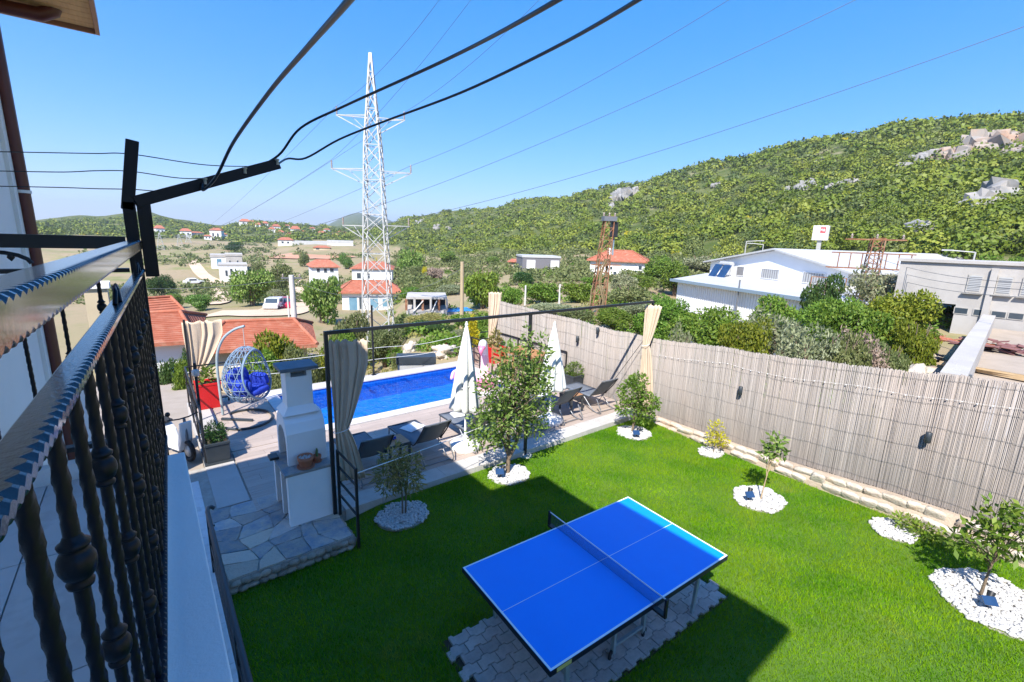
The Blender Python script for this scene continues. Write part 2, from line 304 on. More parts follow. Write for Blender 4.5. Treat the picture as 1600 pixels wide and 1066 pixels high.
class MB:
    def __init__(s): s.v = []; s.f = []; s.s = []
    def add(s, V, F, smooth=False):
        n = len(s.v); s.v += [tuple(p) for p in V]; s.f += [tuple(i+n for i in q) for q in F]; s.s += [smooth]*len(F); return s
    def box(s, x0, x1, y0, y1, z0, z1):
        V = [(x, y, z) for z in (z0, z1) for y in (y0, y1) for x in (x0, x1)]
        return s.add(V, [(0, 2, 3, 1), (4, 5, 7, 6), (0, 1, 5, 4), (2, 6, 7, 3), (0, 4, 6, 2), (1, 3, 7, 5)])
    def obox(s, c, dx, dy, dz, rz=0., tilt=None):
        m = Matrix.Rotation(rz, 3, 'Z')
        if tilt: m = m @ tilt
        V = [Vector(c) + m @ Vector((x*dx/2, y*dy/2, z*dz/2)) for z in (-1, 1) for y in (-1, 1) for x in (-1, 1)]
        return s.add(V, [(0, 2, 3, 1), (4, 5, 7, 6), (0, 1, 5, 4), (2, 6, 7, 3), (0, 4, 6, 2), (1, 3, 7, 5)])
    def bar(s, p, q, w, h=None, up=(0, 0, 1)):
        p = Vector(p); q = Vector(q); h = h or w; d = (q-p).normalized(); up = Vector(up)
        if abs(d.dot(up)) > .98: up = Vector((1, 0, 0))
        a = d.cross(up).normalized()*(w/2); b = a.cross(d).normalized()*(h/2)
        V = [p-a-b, p+a-b, p+a+b, p-a+b, q-a-b, q+a-b, q+a+b, q-a+b]
        return s.add(V, [(3, 2, 1, 0), (4, 5, 6, 7), (0, 1, 5, 4), (1, 2, 6, 5), (2, 3, 7, 6), (3, 0, 4, 7)])
    def tube(s, pts, r, n=8, cap=True, smooth=True):
        P = [Vector(p) for p in pts]; rr = r if isinstance(r, (list, tuple)) else [r]*len(P)
        V = []; ref = None
        for i, p in enumerate(P):
            d = (P[min(i+1, len(P)-1)] - P[max(i-1, 0)]).normalized()
            if ref is None: ref = Vector((0, 0, 1)) if abs(d.z) < .9 else Vector((1, 0, 0))
            a = d.cross(ref)
            if a.length < 1e-4: a = d.orthogonal()
            a.normalize(); b = a.cross(d).normalized(); ref = b if abs(d.dot(b)) < .9 else ref
            ref = -b if False else b
            for k in range(n):
                t = 2*math.pi*k/n; V.append(p + (a*math.cos(t) + b*math.sin(t))*rr[i])
            ref = b
        F = []
        for i in range(len(P)-1):
            for k in range(n):
                k2 = (k+1) % n; F.append((i*n+k, i*n+k2, (i+1)*n+k2, (i+1)*n+k))
        s.add(V, F, smooth)
        if cap: s.add(V[:n], [tuple(range(n))]); s.add(V[-n:], [tuple(reversed(range(n)))])
        return s
    def lathe(s, prof, c=(0, 0, 0), n=16, smooth=True):
        V = []; c = Vector(c)
        for r, z in prof:
            for k in range(n):
                t = 2*math.pi*k/n; V.append(c + Vector((r*math.cos(t), r*math.sin(t), z)))
        F = []
        for i in range(len(prof)-1):
            for k in range(n):
                k2 = (k+1) % n; F.append((i*n+k, i*n+k2, (i+1)*n+k2, (i+1)*n+k))
        s.add(V, F, smooth)
        if prof[0][0] > 1e-4: s.add(V[:n], [tuple(reversed(range(n)))])
        if prof[-1][0] > 1e-4: s.add(V[-n:], [tuple(range(n))])
        return s
    def prism(s, pts, z0, z1):
        n = len(pts); V = [(x, y, z0) for x, y in pts] + [(x, y, z1) for x, y in pts]
        F = [tuple(reversed(range(n))), tuple(range(n, 2*n))] + [(i, (i+1) % n, n+(i+1) % n, n+i) for i in range(n)]
        return s.add(V, F)
    def shift(s, d):
        s.v = [(x+d[0], y+d[1], z+d[2]) for x, y, z in s.v]; return s
    def build(s, name, material, parent=None, world=False, bevel=0., me_only=False):
        if world and parent is not None:
            r = parent
            while r.parent: r = r.parent
            l = r.location; s.shift((-l.x, -l.y, -l.z))
        me = bpy.data.meshes.new(name); me.from_pydata(s.v, [], s.f); me.polygons.foreach_set('use_smooth', s.s)
        if material: me.materials.append(material)
        me.update()
        if me_only: return me
        o = link(bpy.data.objects.new(name, me), parent)
        if bevel:
            b = o.modifiers.new('bevel', 'BEVEL'); b.width = bevel; b.segments = 2; b.limit_method = 'ANGLE'; b.angle_limit = R(40)
        return o
def copy_tree(o, parent=None):
    c = o.copy(); COL.objects.link(c); c.parent = parent
    for ch in o.children: copy_tree(ch, c)
    return c
def struct(o, parent=None):
    o['kind'] = 'structure'; return o
RNG = np.random.default_rng(7)
random.seed(11)

# icosphere template
def ico(sub):
    t = (1+5**.5)/2
    V = [Vector(p).normalized() for p in [(-1, t, 0), (1, t, 0), (-1, -t, 0), (1, -t, 0), (0, -1, t), (0, 1, t), (0, -1, -t), (0, 1, -t), (t, 0, -1), (t, 0, 1), (-t, 0, -1), (-t, 0, 1)]]
    F = [(0, 11, 5), (0, 5, 1), (0, 1, 7), (0, 7, 10), (0, 10, 11), (1, 5, 9), (5, 11, 4), (11, 10, 2), (10, 7, 6), (7, 1, 8), (3, 9, 4), (3, 4, 2), (3, 2, 6), (3, 6, 8), (3, 8, 9), (4, 9, 5), (2, 4, 11), (6, 2, 10), (8, 6, 7), (9, 8, 1)]
    for _ in range(sub):
        cache = {}; G = []
        def mid(a, b):
            k = (min(a, b), max(a, b))
            if k not in cache: V.append(((V[a]+V[b])/2).normalized()); cache[k] = len(V)-1
            return cache[k]
        for a, b, c in F:
            x, y, z = mid(a, b), mid(b, c), mid(c, a); G += [(a, x, z), (b, y, x), (c, z, y), (x, y, z)]
        F = G
    return np.array([tuple(v) for v in V]), np.array(F)
ICO = [ico(0), ico(1), ico(2), ico(3)]
def rockmesh(name, rx, ry, rz, seed, sub=2, amp=.35, material=None, freq=1.3, flat=False):
    V, F = ICO[sub]; W_ = []
    for v in V:
        p = Vector(v)*freq + Vector((seed*7.1, seed*3.3, seed*1.7))
        k = 1 + amp*noise.noise(p) + amp*.5*noise.noise(p*2.7)
        c = Vector(v)*k
        # flatten towards a block shape
        if flat:
            m = max(abs(v[0]), abs(v[1]), abs(v[2])); c = (Vector(v)*(.30+.70/m)*.86)*(1+amp*noise.noise(p)+amp*.5*noise.noise(p*2.7)+amp*.3*noise.noise(p*6.1))
        else:
            m = max(abs(c.x), abs(c.y), abs(c.z)); c = c*(.72 + .28/max(m, .3))
        W_.append((c.x*rx, c.y*ry, c.z*rz))
    me = npmesh(name, W_, F, smooth=False)
    if material: me.materials.append(material)
    return me

def hullmesh(rx, ry, rz, seed, n=15):
    "angular block: convex hull of random points"
    import bmesh
    rg = random.Random(seed); bm = bmesh.new()
    for _ in range(n):
        v = Vector((rg.uniform(-1, 1), rg.uniform(-1, 1), rg.uniform(-1, 1))); m_ = max(abs(v.x), abs(v.y), abs(v.z)); v = v/m_*rg.uniform(.75, 1.05); bm.verts.new((v.x*rx, v.y*ry, v.z*rz))
    r = bmesh.ops.convex_hull(bm, input=bm.verts); 
    bmesh.ops.delete(bm, geom=[g for g in r['geom_interior'] if isinstance(g, bmesh.types.BMVert)], context='VERTS')
    bmesh.ops.triangulate(bm, faces=bm.faces); bm.verts.index_update()
    V = [v.co.copy() for v in bm.verts]; F = [tuple(x.index for x in f.verts) for f in bm.faces]; bm.free(); return V, F

# ------------------------------------------------------------------ leaves
def leaves(P, N, length, width, rng, spread=.9, droop=0., plate=0.):
    """quads: P base points, N outward directions; plate = share of leaves lying on the crown surface"""
    n = len(P); d = N + rng.normal(0, spread, (n, 3)); d[:, 2] -= droop; d /= np.linalg.norm(d, axis=1)[:, None] + 1e-9
    rnd = rng.normal(0, 1, (n, 3)); pl = (rng.random(n) < plate)[:, None]; tang = np.cross(d, rnd); tang /= np.linalg.norm(tang, axis=1)[:, None] + 1e-9
    rnd = np.where(pl, d, rnd); d = np.where(pl, tang, d)
    s = np.cross(d, rnd); s /= np.linalg.norm(s, axis=1)[:, None] + 1e-9
    up = np.cross(s, d); L = length*rng.uniform(.6, 1.25, (n, 1)); Wd = width*rng.uniform(.7, 1.2, (n, 1))
    a = P; b = P + d*L*.5 + s*Wd*.5 + up*L*.08; c = P + d*L; e = P + d*L*.5 - s*Wd*.5 + up*L*.08
    V = np.stack([a, b, c, e], 1).reshape(-1, 3); F = np.arange(4*n).reshape(n, 4)
    t = np.repeat(np.clip(rng.beta(2, 2, n), 0, 1), 4)
    return V, F, t
def lobes_points(lobes, n, rng, shell=.55, up=.25):
    w = np.array([l[3] if np.isscalar(l[3]) else l[3][0]*l[3][1]*l[3][2] for l in lobes], float)
    r3 = np.array([[l[3]]*3 if np.isscalar(l[3]) else l[3] for l in lobes], float)
    vol = r3.prod(1)**(2/3.); idx = rng.choice(len(lobes), n, p=vol/vol.sum())
    C = np.array([[l[0], l[1], l[2]] for l in lobes], float)[idx]; rr = r3[idx]
    u = rng.normal(0, 1, (n, 3)); u /= np.linalg.norm(u, axis=1)[:, None]
    k = shell + (1-shell)*rng.random((n, 1))**.6
    P = C + u*k*rr; N = u.copy(); N[:, 2] += up
    return P, N
def crown_mesh(name, lobes, n, length, width, rng, material, shell=.5, spread=.7, droop=0., zmin=None, plate=0.):
    P, N = lobes_points(lobes, n, rng, shell)
    if zmin is not None:
        k = P[:, 2] > zmin; P = P[k]; N = N[k]
    V, F, t = leaves(P, N, length, width, rng, spread, droop, plate)
    me = npmesh(name, V, F, t); me.materials.append(material); return me
# ================================================================== SETTING
# ------------------------------------------------------------------ terrain: profiles along bearings, (distance, photo row) or (distance, 'z', height)
def Z(r, z): return (r, None, z)
def Y(r, y): return (r, y, None)
PROF = {
 -500: [Z(14,-2), Z(40,-4), Z(130,-8), Z(300,-6), Z(600,15), Z(900,20), Z(1500,0), Z(6000,-20)],
 0:   [Z(14,-2), Z(22,-3.5), Z(40,-4.4), Z(130,-8), Z(250,-7), Y(420,362), Y(650,350), Z(1000,5), Z(2000,-5), Z(6000,-30)],
 150: [Z(14,-2), Z(22,-3.4), Z(40,-4.4), Z(60,-5), Z(130,-8), Y(250,394), Y(400,374), Y(560,354), Y(720,338), Z(1000,5), Z(2000,-5), Z(6000,-30)],
 230: [Z(14,-2), Z(22,-3.2), Z(40,-4.4), Z(60,-5), Z(130,-8), Y(250,396), Y(400,378), Y(560,354), Y(720,329), Z(1000,5), Z(2000,-5), Z(6000,-30)],
 285: [Z(14,-1.8), Z(22,-3.2), Z(40,-4.4), Z(60,-5), Z(130,-8), Y(250,396), Y(400,378), Y(540,360), Y(700,343), Z(1000,5), Z(2000,-5), Z(6000,-30)],
 340: [Z(14,-1.6), Z(22,-3.2), Z(40,-4.4), Z(60,-4.8), Z(130,-8), Y(250,394), Y(420,378), Y(540,362), Y(680,352), Z(1000,2), Z(2000,-5), Z(6000,-30)],
 400: [Z(14,-1.6), Z(22,-3.2), Z(40,-4.2), Z(60,-4.8), Z(130,-8), Y(250,398), Y(400,378), Y(500,360), Y(580,346), Z(800,10), Z(2000,-5), Z(6000,-30)],
 470: [Z(14,-1.6), Z(20,-2.6), Z(34,-4), Z(60,-5), Z(100,-7), Y(170,415), Y(300,386), Y(480,364), Y(640,352), Z(900,10), Z(2000,-5), Z(6000,-30)],
 560: [Z(14,-1.2), Z(20,-2.4), Z(34,-4.2), Z(60,-5.4), Z(100,-7), Y(170,414), Y(300,386), Y(500,368), Y(900,352), Y(1600,348), Y(2800,332), Z(4200,0), Z(6000,-30)],
 600: [Z(14,-1), Z(20,-1.6), Z(34,-4.0), Z(60,-5.4), Z(90,-6.6), Y(160,418), Y(330,386), Y(560,352), Z(700,10), Z(1200,0), Y(2800,341), Z(4200,0), Z(6000,-30)],
 640: [Z(14,-.6), Z(18,-.1), Z(23,-.5), Z(45,-3.3), Y(82,441), Y(160,412), Y(260,391), Y(500,339), Z(640,8), Z(1200,0), Y(2800,358), Z(6000,-30)],
 715: [Z(14,-.4), Z(18,0), Z(25,-.6), Z(45,-2.8), Y(80,442), Y(170,406), Y(230,395), Y(330,362), Y(450,326), Z(600,12), Z(1200,0), Z(6000,-30)],
 830: [Z(14,0), Z(25,-.3), Y(45,474), Y(80,428), Y(120,407), Y(170,394), Y(280,345), Y(390,313), Z(560,20), Z(1200,0), Z(6000,-30)],
 960: [Z(14,0), Z(25,0), Y(60,446), Y(95,416), Y(130,401), Y(230,335), Y(340,287), Z(520,30), Z(1200,0), Z(6000,-30)],
 1100: [Z(14,.1), Z(22,0), Z(35,-1.4), Z(50,-2.6), Z(64,-1.8), Y(82,418), Y(110,405), Y(200,322), Y(310,253), Z(480,50), Z(1200,0), Z(6000,-30)],
 1250: [Z(14,.3), Z(25,-.2), Z(42,-2.0), Z(60,-1.0), Y(72,421), Y(85,406), Y(180,300), Y(280,223), Z(450,60), Z(1200,0), Z(6000,-30)],
 1400: [Z(14,.3), Z(30,.2), Y(55,427), Y(70,406), Y(170,280), Y(270,199), Z(430,70), Z(1200,0), Z(6000,-30)],
 1600: [Z(14,.3), Z(30,.3), Y(50,424), Y(65,406), Y(160,265), Y(250,185), Z(430,80), Z(1200,0), Z(6000,-30)],
 2100: [Z(14,.3), Z(30,.3), Z(50,4), Z(70,8), Z(150,50), Z(250,90), Z(430,90), Z(1200,0), Z(6000,-30)],
}
RG = np.concatenate([np.linspace(11, 26, 61), np.geomspace(26.4, 6000, 170)])
_az = []; _cols = []
for px in sorted(PROF):
    d = ray(px, 380); _az.append(math.atan2(d.y, d.x))
    rr = [c[0] for c in PROF[px]]; zz = [c[2] if c[2] is not None else gr(px, c[1], c[0]).z for c in PROF[px]]
    _cols.append(np.interp(RG, rr, zz))
_az = np.array(_az)[::-1]; _cols = np.array(_cols)[::-1]          # ascending azimuth
back = np.interp(RG, [11, 40, 300, 6000], [-1.5, -1, -10, -30])
_az = np.concatenate([[_az[0]-2.6, _az[0]-.7], _az, [_az[-1]+.7, _az[-1]+2.4]])
_cols = np.concatenate([[back, back*.5+_cols[0]*.5], _cols, [back*.5+_cols[-1]*.5, back]])
def tz(x, y):
    x = np.asarray(x, float); y = np.asarray(y, float); r = np.hypot(x, y); a = np.arctan2(y, x)
    a = np.where(a < _az[0], a+2*np.pi, a); a = np.where(a > _az[-1], a-2*np.pi, a); a = np.clip(a, _az[0], _az[-1])
    i = np.clip(np.searchsorted(_az, a)-1, 0, len(_az)-2); f = (a-_az[i])/(_az[i+1]-_az[i]); f = f*f*(3-2*f)*.6 + f*.4
    j = np.clip(np.searchsorted(RG, r)-1, 0, len(RG)-2); g = np.clip((r-RG[j])/(RG[j+1]-RG[j]), 0, 1)
    z = (_cols[i, j]*(1-g)+_cols[i, j+1]*g)*(1-f) + (_cols[i+1, j]*(1-g)+_cols[i+1, j+1]*g)*f
    amp = np.clip((r-30)/250, 0, 1)*3.0
    z = z + amp*(np.sin(x*.037+1.3)*np.cos(y*.031) + .6*np.sin(x*.09+y*.07) + .3*np.sin(x*.21-y*.17+2))*.35
    ins = (x > -14) & (x < 10.0) & (y > -12) & (y < 13.35)
    ins2 = (x > -9) & (x < 1.2) & (y >= 13.3) & (y < 24)
    z = np.where(ins, np.minimum(z, -1.9), z); z = np.where(ins2, np.minimum(z, -.5-(y-13)*.16), z)
    return z
def at_t(px, py, dmin=12.):
    d = ray(px, py); o = Vector((0, 0, CAM_H)); h = math.hypot(d.x, d.y); t = dmin/h; prev = t
    while t*h < 5900:
        p = o + d*t
        if p.z < float(tz(p.x, p.y)):
            lo, hi = prev, t
            for _ in range(20):
                m = (lo+hi)/2; p = o + d*m
                if p.z < float(tz(p.x, p.y)): hi = m
                else: lo = m
            p = o + d*hi; return Vector((p.x, p.y, float(tz(p.x, p.y))))
        prev = t; t *= 1.01
    p = o + d*(3000/h); return p
def on_t(x, y): return Vector((x, y, float(tz(x, y))))
def at_d(px, D):
    """ground point on the bearing of photo column px at distance D"""
    p = gr(px, 400, D); return on_t(p.x, p.y)
A0 = HEAD-R(75); A1 = HEAD+R(75)
AZG = np.concatenate([np.linspace(A0-R(100), A0-R(4), 20), np.linspace(A0, A1, 260), np.linspace(A1+R(4), A1+R(108), 20)])
gr_, ga_ = np.meshgrid(RG, AZG); TX = gr_*np.cos(ga_); TY = gr_*np.sin(ga_); TZ = tz(TX, TY)
nr = len(RG); idx = np.arange(TX.size).reshape(TX.shape)
TF = np.stack([idx[:-1, :-1], idx[:-1, 1:], idx[1:, 1:], idx[1:, :-1]], -1).reshape(-1, 4)
me = npmesh('terrain', np.stack([TX.ravel(), TY.ravel(), TZ.ravel()], 1), TF, smooth=True)
# where the scrub grows: hillsides
def hillmask(x, y):
    r = np.hypot(x, y); a = np.arctan2(y, x); th = HEAD-a                      # bearing to the right of the view axis
    u = np.tan(np.clip(th, -1.2, 1.2))*FPX+800
    r0 = np.interp(u, [-500, 0, 230, 340, 400, 470, 560, 600, 640, 715, 830, 960, 1100, 1250, 1400, 1600, 2100], [380, 420, 420, 420, 380, 340, 400, 340, 235, 205, 150, 122, 106, 84, 69, 64, 64])
    return np.clip((r-r0)/(.06*r0)+.5, 0, 1)
at = me.attributes.new('scrub', 'FLOAT', 'POINT'); at.data.foreach_set('value', hillmask(TX, TY).ravel().astype(np.float32))
struct(meshobj('terrain', me, m_terrain))

# ------------------------------------------------------------------ garden podium, lawn, walkway
LX0, LX1, LY1 = .36, 9.42, 6.50
def lz(x, y):
    "lawn rises gently to the deck edge"
    f = np.clip((np.asarray(y, float)-4.7)/1.7, 0, 1)*np.clip((np.asarray(x, float)-1.9)/.8, 0, 1); return .10*f*f*(3-2*f)
gxs = np.linspace(LX0, 9.95, 40); gys = np.concatenate([[-9, -4], np.linspace(0, LY1+.04, 40)])
GX, GY = np.meshgrid(gxs, gys); ii = np.arange(GX.size).reshape(GX.shape)
struct(meshobj('lawn_ground', npmesh('lawn_ground', np.stack([GX.ravel(), GY.ravel(), lz(GX, GY).ravel()], 1), np.stack([ii[:-1, :-1], ii[:-1, 1:], ii[1:, 1:], ii[1:, :-1]], -1).reshape(-1, 4), smooth=True), m_lawn))
TT = Vector((3.772, 2.968, 0)); TTR = R(-3.03)
def tt(x, y):  # table frame -> world
    c, s = math.cos(TTR), math.sin(TTR); return (TT.x + x*c - y*s, TT.y + x*s + y*c)
BEDS = [ # photo name, x, y, rx, ry
 (2.78, 6.07, .40, .36), (4.93, 6.12, .40, .35), (8.50, 6.02, .40, .38), (8.13, 3.02, .47, .40), (8.12, .05, .66, .62), (9.18, 4.50, .28, .24), (8.98, 1.30, .34, .30)]
def grass_field():
    rng = np.random.default_rng(3); area = (LX1+.1-LX0)*(LY1+2.6); n = int(area*5200)
    x = rng.uniform(LX0, LX1+.1, n); y = rng.uniform(-2.6, LY1, n)
    dens = np.exp(-np.hypot(x-3.8, y-3)*.03); keep = rng.random(n) < dens
    c, s = math.cos(-TTR), math.sin(-TTR); lx = (x-TT.x)*c-(y-TT.y)*s; ly = (x-TT.x)*s+(y-TT.y)*c
    keep &= ~((lx > -1.66) & (lx < 1.64) & (ly > -.68+.03*np.sin(9*lx)) & (ly < .64+.03*np.sin(7*lx)))
    keep &= ~((x < 1.95) & (y > 5.82))
    for bx, by, rx, ry in BEDS:
        a = np.arctan2(y-by, x-bx); keep &= ((x-bx)/rx)**2+((y-by)/ry)**2 > (1+.05*np.sin(5*a)+.04*np.sin(11*a+1))**2*.97
    x = x[keep]; y = y[keep]; n = len(x)
    wx = 9.42 + .03*np.sin(y*5)
    k = x < wx; x = x[k]; y = y[k]; n = len(x)
    hgt = rng.uniform(.028, .055, n)*(1+.25*np.sin(x*1.7+y*2.1)*np.sin(y*1.3)); w = rng.uniform(.005, .010, n)
    a = rng.uniform(0, 2*np.pi, n); l = rng.uniform(.2, .9, n)*hgt; la = rng.uniform(0, 2*np.pi, n)
    gz0 = lz(x, y)
    V = np.zeros((n, 3, 3)); V[:, 0] = np.stack([x-np.cos(a)*w/2, y-np.sin(a)*w/2, gz0-.002], 1); V[:, 1] = np.stack([x+np.cos(a)*w/2, y+np.sin(a)*w/2, gz0-.002], 1)
    V[:, 2] = np.stack([x+np.cos(la)*l, y+np.sin(la)*l, gz0+hgt], 1)
    patch = .5+.22*np.sin(x*2.3+1.1*np.sin(y*1.9))*np.cos(y*1.7-.6*x)+.12*np.sin(x*6.1+y*5.3)
    t = np.clip(rng.normal(0, .2, n)+patch, 0, 1)
    me = npmesh('grass', V.reshape(-1, 3), np.arange(3*n).reshape(n, 3), np.repeat(t, 3))
    o = meshobj('grass', me, m_grass); tag(o, 'short mown green grass of the lawn', 'grass', kind='stuff')
grass_field()

# pavers under the table tennis table: zigzag blocks
pav = struct(MB().prism([tt(-1.70, -.72), tt(1.68, -.72), tt(1.68, .68), tt(-1.70, .68)], -.05, .004).build('paving', m_soil))
PL, PW = .222, .136
def paver_mesh(odd):
    g = .003; a = .030
    def prof(x):
        u = ((x+(PL/2 if odd else 0)+PL/2) % PL)-PL/2          # zigzag profile shared by all rows
        u = abs(u)/PL; return a*float(np.interp(u, [0, .17, .24, .5], [1, 1, 0, 0]))
    xs = [-PL/2+g, -PL*.33, -PL*.26, -PL*.24, -PL*.17, 0, PL*.17, PL*.24, PL*.26, PL*.33, PL/2-g]
    lo = [(x, prof(x)-PW/2+g) for x in xs]; pts = lo + [(x, prof(x)+PW/2-g) for x in reversed(xs)]
    b = MB(); b.prism(pts, 0, .028); q = [(x*.965, y+(-.004 if i >= len(xs) else .004)) for i, (x, y) in enumerate(pts)]
    n = len(pts); V = [(x, y, .028) for x, y in pts]+[(x, y, .033) for x, y in q]
    b.add(V, [tuple(range(n, 2*n))]+[(i, (i+1) % n, n+(i+1) % n, n+i) for i in range(n)])
    return b.build('paver', m_paver, me_only=True)
pm = [paver_mesh(False), paver_mesh(True)]
for j in range(10):
    for i in range(15):
        lx = -1.60+i*PL+(PL/2 if j % 2 else 0); ly = -.64+j*PW
        if lx > 1.62: continue
        x, y = tt(lx, ly); o = meshobj('paver', pm[j % 2], None, pav); o.location = (x, y, random.uniform(-.002, .003)); o.rotation_euler = (random.uniform(-.01, .01), random.uniform(-.01, .01), TTR+random.uniform(-.006, .006))

# deck
DZ = .2
deck = struct(MB().box(.95, 9.93, 6.56, 9.74, -.6, DZ-.022).box(.95, 2.12, 9.742, 13.2, -.6, DZ-.022).box(8.30, 9.93, 9.742, 13.2, -.6, DZ-.022).build('deck', m_grout))
# front border slabs (top and visible face)
x = 2.06; i = 0
bs = MB().box(-.3, .3, 0, .40, -.24, 0).build('slab', m_slab, me_only=True)
while x < 9.9:
    w = min(.60, 9.92-x); o = meshobj('slab', bs, None, deck); o.location = (x+w/2, 6.545, DZ+random.uniform(-.002, .002)); o.scale = ((w-.006)/.6, 1, 1); x += w
# second narrow border strips on the right half
st = MB().box(-.5, .5, 0, .155, -.04, 0).build('border_strip', m_plank, me_only=True)
for k in range(2):
    x = 2.06
    while x < 9.9:
        w = min(1.0, 9.92-x); o = meshobj('border_strip', st, None, deck); o.location = (x+w/2, 6.952+k*.165, DZ-.001); o.scale = ((w-.005), 1, 1); x += w
pk = MB().box(-.6, .6, 0, .196, -.04, 0).build('plank', m_plank, me_only=True)
def planks(x0, x1, y0, y1, base=0.):
    y = y0; j = 0
    while y < y1-.05:
        x = x0-(j*.43) % 1.2
        h = min(.2, y1-y)
        while x < x1:
            a = max(x, x0); b = min(x+1.2, x1)
            if b-a > .03:
                o = meshobj('plank', pk, None, deck); o.location = ((a+b)/2, y, DZ+random.uniform(-.0015, .0015)); o.scale = ((b-a-.004)/1.2, (h-.003)/.196, 1)
            x += 1.2
        y += .2; j += 1
planks(.97, 9.92, 7.29, 9.72)
planks(.97, 2.10, 9.72, 13.2)
planks(8.32, 9.92, 9.72, 13.2)

# pool
PX0, PX1, PY0, PY1 = 2.40, 8.02, 10.06, 12.78
pool = MB()
pool.box(PX0-.25, PX1+.25, PY0-.25, PY1+.3, -1.5, -.60)
for a in ((PX0-.25, PX0, PY0-.25, PY1+.3), (PX1, PX1+.25, PY0-.25, PY1+.3), (PX0, PX1, PY0-.25, PY0), (PX0, PX1, PY1, PY1+.3)): pool.box(*a, -.60, DZ-.045)
pool = struct(pool.build('pool', m_mosaic))
MB().box(PX0, PX1, PY0, PY1, -.5999, -.40).build('pool_floor', m_mosaic_sunlit, pool)
cm = MB().box(-.3, .3, -.5, .5, -.04, 0).build('coping_stone', m_coping, me_only=True)
def cope(x0, x1, y0, y1, n, along):
    for i in range(n):
        o = meshobj('coping_stone', cm, None, pool)
        if along == 'x':
            w = (x1-x0)/n; o.location = (x0+w*(i+.5), (y0+y1)/2, DZ+.004+random.uniform(-.001, .001)); o.scale = ((w-.006)/.6, (y1-y0), 1)
        else:
            w = (y1-y0)/n; o.location = ((x0+x1)/2, y0+w*(i+.5), DZ+.004+random.uniform(-.001, .001)); o.scale = ((x1-x0)/.6, (w-.006), 1)
cope(PX0-.28, PX1+.28, PY0-.29, PY0+.02, 10, 'x'); cope(PX0-.28, PX1+.28, PY1-.02, PY1+.32, 10, 'x'); cope(PX0-.28, PX0+.02, PY0+.03, PY1-.03, 5, 'y'); cope(PX1-.02, PX1+.28, PY0+.03, PY1-.03, 5, 'y')
struct(MB().add([(PX0, PY0, .06), (PX1, PY0, .06), (PX1, PY1, .06), (PX0, PY1, .06)], [(0, 1, 2, 3)]).build('water', m_water))

# slate patio round the barbecue
PAX0, PAX1, PAY0, PAY1 = .40, 1.93, 5.86, 7.66
patio = struct(MB().box(PAX0, PAX1, PAY0, PAY1, -.5, DZ-.016).box(1.931, 2.055, 6.58, PAY1, -.5, DZ-.017).build('patio', m_grout))
def flagstones():
    rng = random.Random(5); nx, ny = 5, 6
    P = [[(PAX0+(PAX1-PAX0)*(i+(0 if i in (0, nx) else rng.uniform(-.34, .34)))/nx, PAY0+(PAY1-PAY0)*(j+(0 if j in (0, ny) else rng.uniform(-.34, .34)))/ny) for i in range(nx+1)] for j in range(ny+1)]
    for j in range(ny):
        for i in range(nx):
            q = [P[j][i], P[j][i+1], P[j+1][i+1], P[j+1][i]]; cx = sum(p[0] for p in q)/4; cy = sum(p[1] for p in q)/4
            pts = []
            for k in range(4):
                a, b = q[k], q[(k+1) % 4]
                for t in (.0, .33, .66):
                    x = a[0]*(1-t)+b[0]*t; y = a[1]*(1-t)+b[1]*t; s = .965 if t else .93
                    pts.append(((x-cx)*s+rng.uniform(-.008, .008), (y-cy)*s+rng.uniform(-.008, .008)))
            o = MB().prism(pts, -.03, 0).build('flagstone', m_slate, patio); o.location = (cx, cy, DZ+rng.uniform(-.003, .004))
flagstones()
# rubble face of the patio towards the lawn
x = PAX0; j = 0
rub = [rockmesh('rubble_stone', 1, 1, 1, s, 1, .3, m_stonedark) for s in range(6)]
for x0, y0, x1, y1, n in ((PAX0, PAY0, PAX1, PAY0, 14), (PAX1+.0, PAY0, PAX1+.0, 6.5, 6)):
    for row in range(2):
        for i in range(n):
            t = (i+.5+.3*row)/n
            if t > 1: continue
            o = meshobj('rubble_stone', random.choice(rub), None, patio); o.location = (x0+(x1-x0)*t, y0+(y1-y0)*t, .04+row*.085)
            o.scale = (random.uniform(.055, .085), random.uniform(.04, .06), random.uniform(.038, .05)); o.rotation_euler = (random.uniform(-.2, .2), random.uniform(-.2, .2), random.uniform(-.3, .3) + (R(90) if x0 == x1 else 0))

# concrete step slab at the left edge of the deck, house walkway, driveway
struct(MB().box(.50, .945, 7.68, 10.55, -.5, DZ+.002).box(.50, .945, 10.56, 13.2, -.5, DZ).build('step_slab', m_conclight, bevel=.006))
walk = struct(MB().box(-.73, .355, -8, 9.3, -.5, DZ-.015).box(.3551, .499, 6.53, 9.3, -.5, DZ-.01).build('walkway', m_grout))
wt = MB().box(-.27, .27, -.3, .3, -.02, 0).build('tile', m_tile, me_only=True)
for i in range(2):
    for j in range(12):
        o = meshobj('tile', wt, None, walk); o.location = (-.46+i*.545, 2.45+j*.605, DZ+.002)
        if o.location.y > 9: bpy.data.objects.remove(o)
drive = MB(); DV = [(-9, 9.31), (.49, 9.31), (.49, 13.2), (1.1, 24), (-9, 24)]
drive.add([(x, y, .12-(max(0, y-10.5))*.135) for x, y in [(-9, 9.31), (.49, 9.31), (.49, 10.5), (-9, 10.5)]], [(0, 1, 2, 3)])
drive.add([(x, y, .12-(max(0, y-10.5))*.135) for x, y in [(-9, 10.5), (.49, 10.5), (1.1, 24), (-9, 24)]], [(0, 1, 2, 3)])
struct(drive.build('driveway', m_drive))
struct(MB().box(.95, 9.93, 13.2, 13.36, -2.5, DZ-.03).box(.50, .945, 13.2, 13.36, -2.5, DZ-.02).build('podium_wall', m_conclight))
